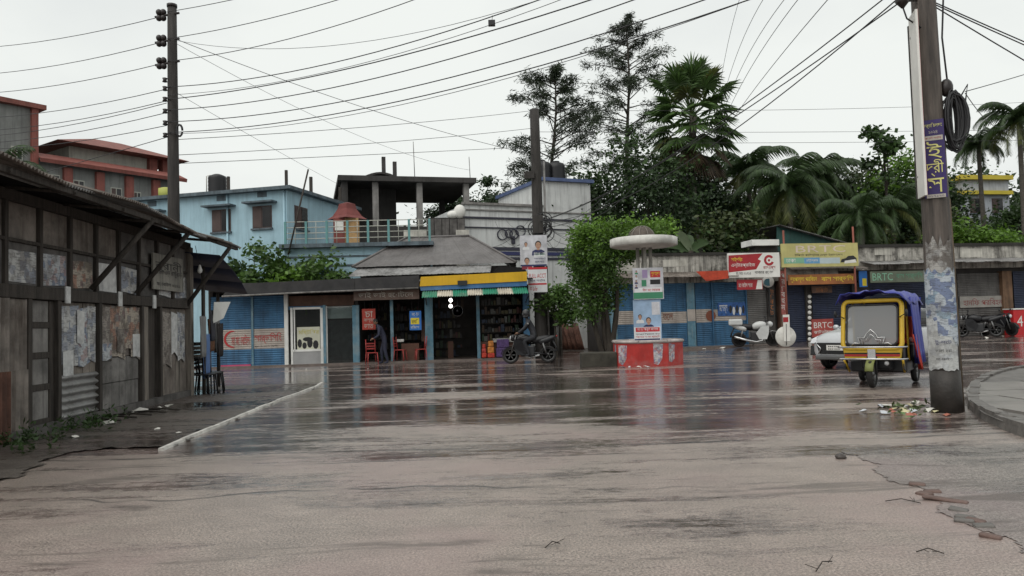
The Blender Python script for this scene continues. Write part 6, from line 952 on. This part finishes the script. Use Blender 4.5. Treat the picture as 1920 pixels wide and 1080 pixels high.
def motorbike(name, label, body, group=None, extra=None, lowspec=False):
    t = thing(name, label, 'motorcycle', (0, 0, 0), group, world=False); wheel(t, (.66, 0, .3), .3, .1, 'y', 6); wheel(t, (-.66, 0, .3), .3, .13, 'y', 6)
    q = MB()
    for s in (-1, 1): q.tube([(.66, s*.09, .3), (.5, s*.09, .78), (.44, s*.09, .98)], .024, M_mtl, 7)
    q.build('fork', t); q = MB(); q.add([(.66+.34*math.cos(a), y, .3+.34*math.sin(a)) for a in (.1, .6, 1.1, 1.6, 2.1, 2.6) for y in (-.07, .07)], [[2*i, 2*i+1, 2*i+3, 2*i+2] for i in range(5)], body, True); q.build('front_mudguard', t, solid=.012)
    q = MB(); q.tube([(.44, 0, .92), (.1, 0, .6), (-.1, 0, .42)], .035, M_blkp, 7); q.tube([(.42, 0, .85), (.3, 0, .4), (.05, 0, .26)], .03, M_blkp, 7); q.tube([(.1, 0, .66), (-.5, 0, .72), (-.85, 0, .85)], .03, M_blkp, 7)
    for s in (-1, 1): q.tube([(-.05, s*.1, .38), (-.66, s*.1, .3)], .028, M_blkp, 6); q.tube([(-.5, s*.11, .7), (-.6, s*.12, .34)], .035, M_mtl, 8)
    q.build('frame', t); q = MB(); q.box(-.2, .3, -.13, .13, .24, .62, paint('engine_dark', (.05, .05, .052), .4, metal=.6)); o = q.build('engine', t, bevel=.04)
    q = MB(); q.tube([(.2, -.14, .45), (.25, -.15, .25), (0, -.16, .2), (-.4, -.19, .28), (-.85, -.22, .42)], [.025, .025, .028, .05, .06], M_chr, 9); q.build('exhaust', t)
    q = MB(); q.tube([(.45, 0, .84), (.36, 0, .86), (.18, 0, .88), (.0, 0, .83), (-.14, 0, .76)], [.09, .15, .18, .16, .1], body, 12); q.build('tank', t, sub=1)
    q = MB(); q.tube([(-.06, 0, .8), (-.25, 0, .8), (-.5, 0, .84), (-.78, 0, .92)], [.1, .13, .12, .07], M_blk, 10); q.build('seat', t, sub=1); q = MB(); q.tube([(-.3, 0, .72), (-.6, 0, .78), (-1.0, 0, .94)], [.15, .14, .06], body, 10); q.build('tail', t, sub=1); q = MB(); q.ball((-.98, 0, .93), (.03, .06, .03), M_redl); q.build('tail_lamp', t)
    q = MB(); q.box(-.98, -.72, -.09, .09, .42, .46, M_blk); q.tube([(-.8, 0, .84), (-.95, 0, .55), (-.98, 0, .4)], .03, M_blk, 6); q.build('rear_mudguard', t)
    q = MB(); q.tube([(.36, -.38, 1.0), (.42, -.2, 1.03), (.44, 0, 1.02), (.42, .2, 1.03), (.36, .38, 1.0)], .017, M_blk, 7); q.build('handlebar', t)
    for s in (-1, 1): q = MB(); q.tube([(.4, s*.24, 1.03), (.38, s*.34, 1.18)], .008, M_blk, 5); q.ball((.38, s*.36, 1.2), (.02, .07, .045), M_blk); q.build('mirror', t)
    q = MB(); q.ball((.56, 0, .9), (.11, .11, .12), body, 12, 8); h = q.build('headlamp_cowl', t); q = MB(); q.ball((.63, 0, .9), (.05, .08, .085), M_lens); q.build('headlamp', h)
    for s in (-1, 1): q = MB(); q.add([(.52, s*.13, .86), (.2, s*.19, .8), (.0, s*.19, .55), (.12, s*.18, .3), (.42, s*.17, .3), (.5, s*.15, .55)], [[0, 1, 2, 3, 4, 5]], body); q.build('fairing', t, solid=.015)
    q = MB(); q.tube([(-.05, .12, .28), (-.12, .3, .01)], .014, M_mtl, 5); q.build('side_stand', t)
    if extra: extra(t)
    return t
mk = motorbike('motorcycle', 'black motorcycle ridden past the grocery stall', M_blkp); bp = G(993, 681); mk.location = bp; mk.rotation_euler = (0, 0, math.pi-.12)
M_bwhite = paint('white_fairing', (.55, .56, .55), .3, grime=.2)
def box_(t): q = MB(); q.box(-1.05, -.5, -.2, .2, .88, 1.14, M_bwhite); q.build('luggage_box', t, bevel=.06)
wk = motorbike('motorcycle', 'white sport motorcycle with luggage box parked by the blue shutters', M_bwhite, None, box_); p = G(1418, 650); wk.location = p; wk.rotation_euler = (0, 0, -.25); wk.scale = (1.05,)*3
pk = dup(mk, G(1836, 632), math.pi-.5, 'dark motorcycle parked under the cream banner', 1.0); pk = dup(mk, G(1872, 630), -1.2, 'dark motorcycle parked nose outward beside the red box', 1.0)
# auto rickshaw, front at -y
M_ry = mat('rickshaw_yellow', (.6, .39, .03), .4, var=.12, scale=4, grime=.2, gcol=(.2, .12, .03), bump=.02); M_tarp = mat('blue_tarp', (.035, .045, .27), .45, var=.2, scale=4, bump=.5, bscale=6); M_rtar = mat('red_cloth_bright', (.5, .04, .02), .6, var=.2, bump=.4, bscale=8); M_ws = glassmat('wind_glass', (.3, .31, .32), .4, .12)
rk = thing('auto_rickshaw', 'yellow three-wheeled auto rickshaw under a blue tarpaulin', 'auto rickshaw', (0, 0, 0), world=False); fw = G(1636, 727)
q = MB(); fwt = wheel(rk, (0, .02, .27), .27, .11, 'x', 8)
q = MB()
for s in (-1, 1): q.tube([(s*.075, .02, .25), (s*.075, .12, .72)], .022, M_blk, 7)
q.build('fork', rk); q = MB(); q.add([(x, .02-.29*math.cos(a), .25+.29*math.sin(a)) for a in (.3, .8, 1.3, 1.8, 2.3) for x in (-.075, .075)], [[2*i, 2*i+1, 2*i+3, 2*i+2] for i in range(4)], paint('lime_guard', (.2, .22, .07)), True); q.build('mudguard', rk, solid=.012)
fy = .12                                                   # plane of the windscreen
def loop(pts, r, m, nm, closed=True, n=7): q = MB(); q.tube(pts+([pts[0]] if closed else []), r, m, n, caps=not closed); return q.build(nm, rk)
def rr(x0, x1, z0, z1, y0, y1, c=.1): # rounded frame; y slopes back with height
    o = []
    for cx, cz, a0 in ((x1-c, z1-c, 0), (x0+c, z1-c, 90), (x0+c, z0+c, 180), (x1-c, z0+c, 270)):
        for k in range(5): a = rad(a0+k*22.5); zz = cz+c*math.sin(a); o.append((cx+c*math.cos(a), y0+(y1-y0)*(zz-z0)/(z1-z0), zz))
    return o
fr_ = rr(-.53, .53, .74, 1.68, fy, fy+.22); loop(fr_, .045, M_ry, 'windscreen_frame'); loop(rr(-.46, .46, .82, 1.6, fy-.01, fy+.19), .018, M_blk, 'rubber_seal')
q = MB(); q.poly(rr(-.47, .47, .8, 1.61, fy+.005, fy+.2), M_ws); q.build('windscreen', rk)
q = MB(); q.extr([(-.5, .55), (.5, .55), (.53, .76), (-.53, .76)], fy-.03, fy+.1, M_ry); q.build('front_panel', rk, bevel=.02); q = MB(); q.box(-.5, .5, fy-.045, fy-.032, .6, .64, M_redl); q.box(-.5, .5, fy-.043, fy-.031, .645, .67, M_blk); q.build('front_stripe', rk); q = MB(); q.box(-.07, .07, fy-.06, fy-.046, .56, .74, M_chr); q.build('badge', rk)
for z, e in ((.55, .06), (.78, .06)): q = MB(); q.tube([(-.62, fy+.02, z), (-.56, fy-.1, z), (0, fy-.13, z), (.56, fy-.1, z), (.62, fy+.02, z)], .018, M_chr, 8); q.build('bumper_bar', rk)
q = MB(); st_ = [(-.36, .82), (-.3, .86), (-.2, .85), (-.24, .97), (-.12, .96), (-.08, 1.04), (0, 1.12), (.08, 1.04), (.12, .96), (.24, .97), (.2, .85), (.3, .86), (.36, .82)]; q.tube([(x, fy-.03, z) for x, z in st_], .013, M_chr, 7); q.tube([(x*.72, fy-.035, .8+(z-.8)*.72) for x, z in st_[2:-2]], .009, M_chr, 6); q.build('crown_ornament', rk)
q = MB(); q.extr([(.62, .26), (2.1, .26), (2.1, .8), (1.2, .8), (1.0, .5), (.62, .5)], -.52, .52, M_blk, 'x'); q.build('tub', rk, bevel=.03); q = MB(); q.extr([(fy+.12, .34), (.62, .3), (.62, .6), (fy+.1, .6)], -.24, .3, M_blk, 'x'); q.build('engine_cover', rk, bevel=.04)
for s in (-1, 1): q = MB(); q.extr([(fy+.1, .36), (.42, .3), (.46, .74), (fy+.1, .74)], s*.52, s*.535, M_blk, 'x'); q.build('side_flare', rk); q = MB(); q.tube([(s*.53, fy+.05, .52), (s*.5, .45, .28)], .022, M_ry, 6); q.build('apron_stay', rk)
q = MB(); q.box(-.47, .47, 1.2, 1.8, .8, .92, M_rtar); q.box(-.47, .47, 1.8, 1.95, .8, 1.35, M_rtar); q.build('passenger_seat', rk, bevel=.04); q = MB(); q.box(-.4, .4, .62, .95, .5, .72, M_blk); q.build('driver_seat', rk, bevel=.04)
for s in (-1, 1): [MB().tube([(s*.5, y, z), (s*.5, y, 1.7)], .022, M_ry, 7).build('side_post', rk) for y, z in ((1.0, .36), (2.05, .8))]
q = MB(); vs = []; nx, ny = 14, 10
for j in range(ny+1):
    y = .12+2.1*j/ny
    for i in range(nx+1):
        u = -1+2*i/nx; x = .64*u; z = 1.74+.13*(1-abs(u)**3)+.03*math.sin(j*1.7+i)*(.5+abs(u))+.02*math.sin(i*2.3+j); z -= .12 if abs(u) > .98 else 0; vs.append((x, y+.05*math.sin(i*1.3)*(j == 0), z))
q.add(vs, [[j*(nx+1)+i, j*(nx+1)+i+1, (j+1)*(nx+1)+i+1, (j+1)*(nx+1)+i] for j in range(ny) for i in range(nx)], M_tarp, True); q.build('roof_tarp', rk, solid=.012)
def curtain(x, y0, y1, z0, z1, m, nm, fl=.05, sl=0):
    q = MB(); vs = []; nx, nz_ = 12, 6
    for j in range(nz_+1):
        for i in range(nx+1): f = j/nz_; vs.append((x+fl*math.sin(i*1.5+f)*(.3+f)+.06*f, y0+(y1-y0)*i/nx+sl*f*(1-i/nx), z1-(z1-z0)*f))
    q.add(vs, [[j*(nx+1)+i, j*(nx+1)+i+1, (j+1)*(nx+1)+i+1, (j+1)*(nx+1)+i] for j in range(nz_) for i in range(nx)], m, True); return q.build(nm, rk, solid=.01)
curtain(.6, .75, 1.8, .42, 1.74, M_tarp, 'side_curtain'); curtain(.64, .62, 1.1, .3, 1.0, M_rtar, 'red_flap', .03, .3); curtain(-.58, 1.0, 2.1, .6, 1.74, M_tarp, 'side_curtain'); q = MB(); q.add([(-.55, 2.14, .5), (.55, 2.14, .5), (.6, 2.18, 1.75), (-.6, 2.18, 1.75)], [[0, 1, 2, 3]], M_tarp); q.build('rear_curtain', rk, solid=.01)
for s in (-1, 1): wheel(rk, (s*.5, 1.65, .25), .25, .11, 'x', 8); q = MB(); q.add([(x, 1.65-.3*math.cos(a), .25+.3*math.sin(a)) for a in (.2, .9, 1.57, 2.2, 2.9) for x in (s*.43, s*.58)], [[2*i, 2*i+1, 2*i+3, 2*i+2] for i in range(4)], M_blkp, True); q.build('rear_mudguard', rk, solid=.012)
q = MB(); q.ball((.24, fy+.06, .46), (.045, .04, .045), M_lens); q.tube([(.24, fy+.2, .46), (.24, fy+.07, .46)], .045, M_blk, 8); q.build('headlamp', rk)
for s in (-1, 1): q = MB(); q.tube([(s*.5, fy+.1, 1.35), (s*.63, fy-.02, 1.42)], .009, M_blk, 5); q.ball((s*.64, fy-.03, 1.43), (.03, .03, .07), M_blk); q.build('mirror', rk)
q = MB(); q.tube([(-.3, .4, 1.0), (0, .3, .98), (.3, .4, 1.0)], .015, M_blk, 6); q.tube([(0, .3, .98), (0, .12, .6)], .02, M_blk, 6); q.build('handlebar', rk)
rk.location = fw; rk.rotation_euler = (0, 0, rad(-36)); rk.scale = (.97, .97, .97)
# silver car behind the rickshaw: rings lofted along its length
M_car = paint('car_silver', (.5, .51, .52), .22, metal=.25, var=.04, bump=0); M_cgl = paint('car_glass', (.02, .022, .025), .05); M_blg = paint('gloss_black', (.012, .012, .013), .15)
cr_ = thing('silver_car', 'silver compact car standing behind the auto rickshaw', 'car', (0, 0, 0), world=False)
def loft(rings, m, nm, sub=2):
    q = MB(); n = len(rings[0]); vs = [p for r_ in rings for p in r_]; fs = [[i*n+j, (i+1)*n+j, (i+1)*n+(j+1) % n, i*n+(j+1) % n] for i in range(len(rings)-1) for j in range(n)]+[list(range(n)), list(range((len(rings)-1)*n, len(rings)*n))[::-1]]; q.add(vs, fs, m, True); return q.build(nm, cr_, sub=sub)
def ring(x, zb, zt, w_, wt, zs): h = [(w_*.86, zb), (w_, zb+.12), (w_, zs), (wt, zt-.03), (wt*.6, zt)]; return [(x, a, b) for a, b in h]+[(x, -a, b) for a, b in h[::-1]]
loft([ring(2.22, .32, .72, .6, .55, .6), ring(2.14, .24, .86, .78, .66, .74), ring(1.9, .22, .97, .86, .74, .86), ring(1.4, .22, 1.05, .88, .78, .92), ring(.95, .22, 1.1, .88, .8, .95), ring(.4, .22, 1.08, .88, .84, .97), ring(-.8, .22, 1.09, .88, .84, .98), ring(-1.7, .24, 1.1, .87, .82, .98), ring(-2.1, .28, 1.08, .83, .78, .95), ring(-2.25, .34, .98, .74, .7, .85)], M_car, 'body')
gh = [ring(1.0, 1.0, 1.1, .74, .7, 1.07), ring(.3, 1.0, 1.5, .77, .6, 1.42), ring(-.1, 1.0, 1.6, .78, .6, 1.5), ring(-1.0, 1.0, 1.61, .78, .6, 1.5), ring(-1.7, 1.0, 1.54, .76, .58, 1.42), ring(-2.12, 1.0, 1.16, .72, .62, 1.1)]; loft(gh, M_cgl, 'greenhouse', 2)
q = MB(); vs = []
for x, z, w_ in ((.28, 1.5, .52), (-.1, 1.605, .56), (-1.0, 1.62, .56), (-1.75, 1.55, .54)): vs += [(x, -w_, z-.04), (x, -w_*.5, z), (x, w_*.5, z), (x, w_, z-.04)]
q.add(vs, [[4*i+j, 4*i+j+1, 4*i+j+5, 4*i+j+4] for i in range(3) for j in range(3)], M_car, True); q.build('roof', cr_, solid=.03)
for s in (-1, 1):
    for a, b in (((.98, .72, 1.08), (.26, .6, 1.5)), ((-.3, .8, 1.05), (-.32, .64, 1.52)), ((-1.15, .8, 1.05), (-1.2, .64, 1.53)), ((-2.08, .72, 1.12), (-1.72, .6, 1.5))): q = MB(); q.tube([(a[0], s*a[1], a[2]), (b[0], s*b[1], b[2])], .035, M_car, 6); q.build('pillar', cr_)
    q = MB(); q.extr([(2.2, .7), (2.05, .66), (1.72, .84), (1.8, .9), (2.1, .82)], s*.52, s*.83, M_lens); q.build('headlamp', cr_, bevel=.02); q = MB(); q.extr([(2.17, .38), (2.0, .36), (1.98, .6), (2.12, .64)], s*.62, s*.86, M_blg); q.build('bumper_vent', cr_, bevel=.02)
    q = MB(); q.tube([(.75, s*.85, 1.04), (.74, s*1.0, 1.06)], .02, M_car, 5); q.ball((.72, s*1.02, 1.1), (.06, .1, .075), M_car); q.build('mirror', cr_)
    q = MB(); q.box(-2.2, -1.98, s*.6, s*.85, .8, 1.05, M_redl); q.build('tail_lamp', cr_, bevel=.03); q = MB(); q.box(-.25, -.1, s*.885, s*.9, .88, .91, M_chr); q.build('door_handle', cr_)
    for x in (1.38, -1.35): q = MB(); q.lathe([(.345, s*.8), (.345, s*.882)], M_blg, 24, (x, 0, .33), 'y'); q.build('wheel_arch', cr_); wheel(cr_, (x, s*.81, .32), .32, .2, 'y', 9, M_mtl)
q = MB(); q.extr([(-.5, .42), (.5, .42), (.6, .72), (-.6, .72)], 2.16, 2.25, M_blg, 'x'); q.build('grille', cr_, bevel=.02); q = MB(); q.box(2.12, 2.27, -.62, .62, .26, .38, M_mtl); q.build('bumper_skid', cr_, bevel=.03); q = MB(); q.box(2.25, 2.265, -.25, .25, .52, .66, M_tw); k = q.build('number_plate', cr_); q = MB(); [q.box(2.266, 2.268, y, y+.035, z, z+.03, M_ink) for z in (.54, .605) for y in (-.19, -.13, -.07, .0, .06, .12)]; q.build('plate_print', k)
for s in (-1, 1): q = MB(); q.tube([(2.26, s*.6, .72), (2.27, s*.42, .56), (2.27, s*.5, .42)], .018, M_chr, 6); q.build('grille_trim', cr_)
cr_.rotation_euler = (0, 0, rad(212)); fc_ = G(1572, 696); d_ = V((math.cos(rad(212)), math.sin(rad(212)), 0)); cr_.location = fc_-d_*2.1+V((.1, .4, 0)); cr_.scale = (.93, .93, .95); cr_.location.z = hgt(cr_.location.x, cr_.location.y)
# ================================================================ people
M_jk = mat('dark_jacket', (.022, .023, .028), .7, var=.3, bump=.4, bscale=14); M_sk = paint('skin', (.2, .115, .075), .5); M_tr = mat('dark_trousers', (.02, .02, .022), .8, var=.3, bump=.3); M_navy = mat('navy_shirt', (.025, .028, .05), .8, var=.25, bump=.4, bscale=14)
def skinbody(name, parent, J, E_, m, root=0):
    me = bpy.data.meshes.new(name); me.from_pydata([j[0] for j in J], E_, []); o = bpy.data.objects.new(name, me); COL.objects.link(o); o.parent = parent; me.materials.append(m)
    k = o.modifiers.new('skin', 'SKIN'); k.use_smooth_shade = True
    for i, j in enumerate(J): d = me.skin_vertices[0].data[i]; d.radius = (j[1], j[1] if len(j) < 3 else j[2]); d.use_root = (i == root)
    k = o.modifiers.new('sub', 'SUBSURF'); k.levels = 2; k.render_levels = 2; return o
def hand(parent, w_, d, side, up):      # palm and five curled fingers
    w_, d, side, up = V(w_), V(d).normalized(), V(side).normalized(), V(up).normalized(); q = MB(); q.tube([w_, w_+d*.045, w_+d*.09], [.026, .036, .034], M_sk, 8)
    for i, ln in enumerate((.068, .078, .074, .058)): b = w_+d*.085+side*(.027-.018*i); q.tube([b, b+d*ln*.45-up*.006, b+d*ln*.75-up*.028, b+d*ln*.62-up*.052], [.0095, .009, .0085, .007], M_sk, 6)
    b = w_+d*.03+side*.032; q.tube([b, b+d*.025+side*.02-up*.01, b+d*.05+side*.012-up*.03], [.011, .01, .008], M_sk, 6); return q.build('hand', parent)
def head(parent, c, yaw, pitch=0, r=.1):
    M = Matrix.Translation(V(c)) @ Matrix.Rotation(yaw, 4, 'Z') @ Matrix.Rotation(pitch, 4, 'Y'); q = MB(M); q.ball((0, 0, 0), (r, r*.78, r*1.2), M_sk, 14, 10); q.ball((r*.25, 0, -r*.6), (r*.62, r*.6, r*.62), M_sk, 12, 8); q.add([(r*.98, -.013, -.025), (r*.98, .013, -.025), (r*.96, 0, .015), (r*1.22, 0, -.022)], [[0, 1, 3], [1, 2, 3], [2, 0, 3]], M_sk)
    for s in (-1, 1): q.ball((0, s*r*.8, -.01), (.02, .012, .03), M_sk, 8, 6); q.ball((r*.88, s*.033, .012), (.012, .014, .009), M_hair, 8, 6)
    q.ball((r*.85, 0, -r*.62), (.016, .026, .008), M_pmr, 8, 5); h = q.build('head', parent); q = MB(M); q.ball((-r*.12, 0, r*.22), (r*1.02, r*.86, r*1.08), M_hair, 14, 9); q.build('hair', h); return M
# rider: x forward on the bike
rd = thing('person', 'person in dark jacket and helmet riding the black motorcycle', 'person', bp, world=False, rz=math.pi-.12)
J = [((-.22, 0, .93), .15, .16), ((-.16, 0, 1.12), .15, .13), ((-.06, 0, 1.32), .17, .13), ((0, 0, 1.45), .13, .1), ((.04, 0, 1.53), .062), ((.06, 0, 1.6), .06)]; E_ = [(0, 1), (1, 2), (2, 3), (3, 4), (4, 5)]
for s in (-1, 1):
    b = len(J); J += [((.0, s*.19, 1.42), .075), ((.13, s*.29, 1.22), .055), ((.35, s*.32, 1.07), .038)]; E_ += [(3, b), (b, b+1), (b+1, b+2)]
    b = len(J); J += [((-.18, s*.12, .9), .105), ((.16, s*.2, .78), .085), ((.02, s*.2, .42), .06), ((-.02, s*.2, .3), .05), ((.12, s*.2, .27), .042)]; E_ += [(0, b), (b, b+1), (b+1, b+2), (b+2, b+3), (b+3, b+4)]
skinbody('body', rd, J, E_, M_jk)
for s in (-1, 1): hand(rd, (.33, s*.32, 1.075), (1, 0, -.25), (0, -s, 0), (.3, 0, 1))
M = head(rd, (.09, 0, 1.7), 0, .1, .095); q = MB(M); q.ball((-.015, 0, .03), (.145, .125, .15), paint('helmet_black', (.018, .018, .02), .25), 18, 12); q.box(-.1, .1, -.11, .11, -.1, -.02, MATS['helmet_black']); hl = q.build('helmet', rd, bevel=.03); q = MB(M); q.add([(.135*math.cos(a), .118*math.sin(a), z) for z in (-.03, .06) for a in (-.9, -.45, 0, .45, .9)], [[i, i+1, i+6, i+5] for i in range(4)], M_cgl, True); q.build('visor', hl, solid=.006); q = MB(M); q.ball((-.02, 0, .125), (.1, .08, .06), M_mtl, 12, 8); q.build('helmet_cap', hl)
q = MB(); q.box(-.02, .06, .235, .262, 1.36, 1.41, M_tw); q.box(-.02, .06, -.262, -.235, 1.36, 1.41, M_tw); q.build('shoulder_patch', rd, bevel=.01)
# man leaning at the hotel stall, facing left
mp_ = LS.P(LS.px(722, 685, .4)[0], 0.0, .42); mn = thing('person', 'person in navy shirt leaning over the red chair at the stall', 'person', mp_, world=False, rz=math.pi+.2)
J = [((0, 0, .95), .15, .13), ((.05, 0, 1.12), .14, .12), ((.14, 0, 1.3), .16, .12), ((.21, 0, 1.42), .12, .09), ((.25, 0, 1.48), .055), ((.28, 0, 1.54), .055)]; E_ = [(0, 1), (1, 2), (2, 3), (3, 4), (4, 5)]
for s in (-1, 1):
    b = len(J); J += [((.19, s*.18, 1.38), .065), ((.22, s*.24, 1.1), .048), ((.42, s*.2, .98), .034)]; E_ += [(3, b), (b, b+1), (b+1, b+2)]
    b = len(J); J += [((0, s*.1, .88), .1), ((.05-.06*s, s*.12, .5), .075), ((0-.1*s, s*.12, .12), .05), ((-.1*s, s*.12, .05), .045), ((.14-.1*s, s*.13, .035), .035)]; E_ += [(0, b), (b, b+1), (b+1, b+2), (b+2, b+3), (b+3, b+4)]
skinbody('body', mn, J, E_, M_navy)
for s in (-1, 1): hand(mn, (.41, s*.2, .985), (1, 0, -.3), (0, -s, 0), (.3, 0, 1))
head(mn, (.33, 0, 1.63), 0, .35, .093)
# ================================================================ litter and edges
random.seed(5); M_brk = mat('wet_brick', (.13, .085, .072), .7, var=.35, scale=8, bump=.5)
def stone(p, r, m, nm, lab, cat, grp=None, fl=.6):
    q = MB(); q.ball((0, 0, 0), 1, m, 8, 6); q.v = [(x*r*random.uniform(.75, 1.2), y*r*random.uniform(.75, 1.2), z*r*fl*random.uniform(.75, 1.2)) for x, y, z in q.v]; o = q.build(nm); o.location = p+V((0, 0, r*fl*.5)); return tag(o, lab, cat, grp)
stone(G(1577, 860), .055, paint('wet_stone', (.06, .05, .045), .4), 'stone', 'dark round stone lying on the wet road', 'stone')
for i in range(10):
    a = random.randint(1, len(RE)-2); p = RE[a].lerp(RE[a+1], random.random()); q = MB(); q.box(-.06, .06, -.035, .035, 0, .03, M_brk if i % 2 else M_kerbg); o = q.build('brick', bevel=.012); o.location = p+V((random.uniform(-.06, .12), 0, -.008)); o.rotation_euler = (random.uniform(-.15, .15), random.uniform(-.1, .1), random.uniform(-1.3, -.2)); tag(o, 'broken brick set in the crumbling road edge' if i % 2 else 'grey concrete lump in the crumbling road edge', 'brick', 'bricks of the crumbling road edge' if i % 2 else 'lumps of the crumbling road edge')
q = MB(); q.box(-.15, .15, -.035, .035, 0, .025, M_brk); o = q.build('brick_slab', bevel=.015); o.location = G(1772, 940); o.rotation_euler = (0, .04, -.75); tag(o, 'long reddish slab along the broken road edge', 'slab')
M_lit = [paint('litter_%d' % i, c, .6) for i, c in enumerate(((.62, .6, .55), (.55, .5, .3), (.35, .12, .08), (.12, .2, .06), (.5, .52, .55)))]
def scrap(p, s, m, lab, grp):
    q = MB(); n = 7; c = [(s*random.uniform(.5, 1)*math.cos(6.28*i/n), s*random.uniform(.4, .8)*math.sin(6.28*i/n), random.uniform(0, .5*s)) for i in range(n)]; q.add(c+[(0, 0, s*.45)], [[i, (i+1) % n, n] for i in range(n)], m); o = q.build('litter_scrap', solid=.003); o.location = p; o.rotation_euler = (0, 0, random.uniform(0, 6)); return tag(o, lab, 'litter', grp)
for i in range(26): scrap(G(random.gauss(1700, 26), random.gauss(771, 7)), random.uniform(.05, .13), M_lit[i % 5], 'crumpled scrap in the rubbish heap at the pasted pole', 'scraps heaped at the pasted pole')
for i in range(9): scrap(G(1168+i*6, 688+random.uniform(-2, 3)), random.uniform(.05, .13), M_lit[0 if i % 2 else 4], 'white plastic scrap at the foot of the red island', 'scraps at the red island')
for x, y, s in ((262, 776, .22), (300, 768, .1), (318, 765, .12), (295, 807, .06), (335, 815, .06), (205, 797, .14), (140, 822, .07)): scrap(G(x, y)+V((0, 0, .016)), s, M_lit[0], 'pale plastic scrap on the muddy verge by the shed', 'scraps on the muddy verge')
for x, y, s in ((1320, 656, .14), (1355, 654, .18), (1340, 652, .1), (1850, 634, .12), (1880, 632, .12), (575, 693, .08), (690, 692, .06)): scrap(G(x, y), s, M_lit[0], 'white scrap lying in front of the shutters', 'scraps before the shutters')
C = [np.array(G(random.gauss(1700, 25), random.gauss(768, 6)))+np.array([0, 0, .06]) for i in range(60)]; stuff(leaves('rubbish_leaves', np.array(C), .09, LF['olive'], None, .4))
def twig(x0, y0, x1, y1, k=2, r=.0035):
    a, b = G(x0, y0), G(x1, y1); q = MB(); q.tube([a+V((0, 0, .01)), a.lerp(b, .5)+V((0, .02, .03)), b+V((0, 0, .01))], r, M_wood, 5)
    for i in range(k): c = a.lerp(b, random.uniform(.2, .9)); q.tube([c+V((0, 0, .015)), c+V((random.uniform(-.1, .1), random.uniform(-.12, .12), .03))], r*.6, M_wood, 4)
    return tag(q.build('twig'), 'thin dark twig lying on the wet road', 'twig', 'twigs on the road')
for a in ((1660, 942, 1727, 946), (1718, 1038, 1770, 1041), (1022, 1030, 1050, 1022), (1560, 1056, 1530, 1075)): twig(*a)
for i in range(5): p = SD.P(1.2+i*.35, .02, .35+.1*i); q = MB(); q.tube([p+V((-.4, .1, .02)), p+V((0, 0, .05)), p+V((.35, -.12, .03))], .018, M_wood, 5); tag(q.build('stick'), 'short dark stick on the verge beside the shed', 'stick', 'sticks on the verge')
# pipe end in the kerb
p = G(1908, 806); q = MB(); q.lathe([(.075, -.5), (.075, 0), (.062, 0), (.062, -.4), (.075, -.5)], M_kerbg, 16, (0, 0, 0), 'y'); o = q.build('drain_pipe'); o.location = p+V((0, .05, .08)); o.rotation_euler = (0, 0, 2.9); tag(o, 'short drain pipe end poking from the pavement kerb', 'pipe')
flush_texts()
for o in S.objects:
    if 'world' in o: del o['world']
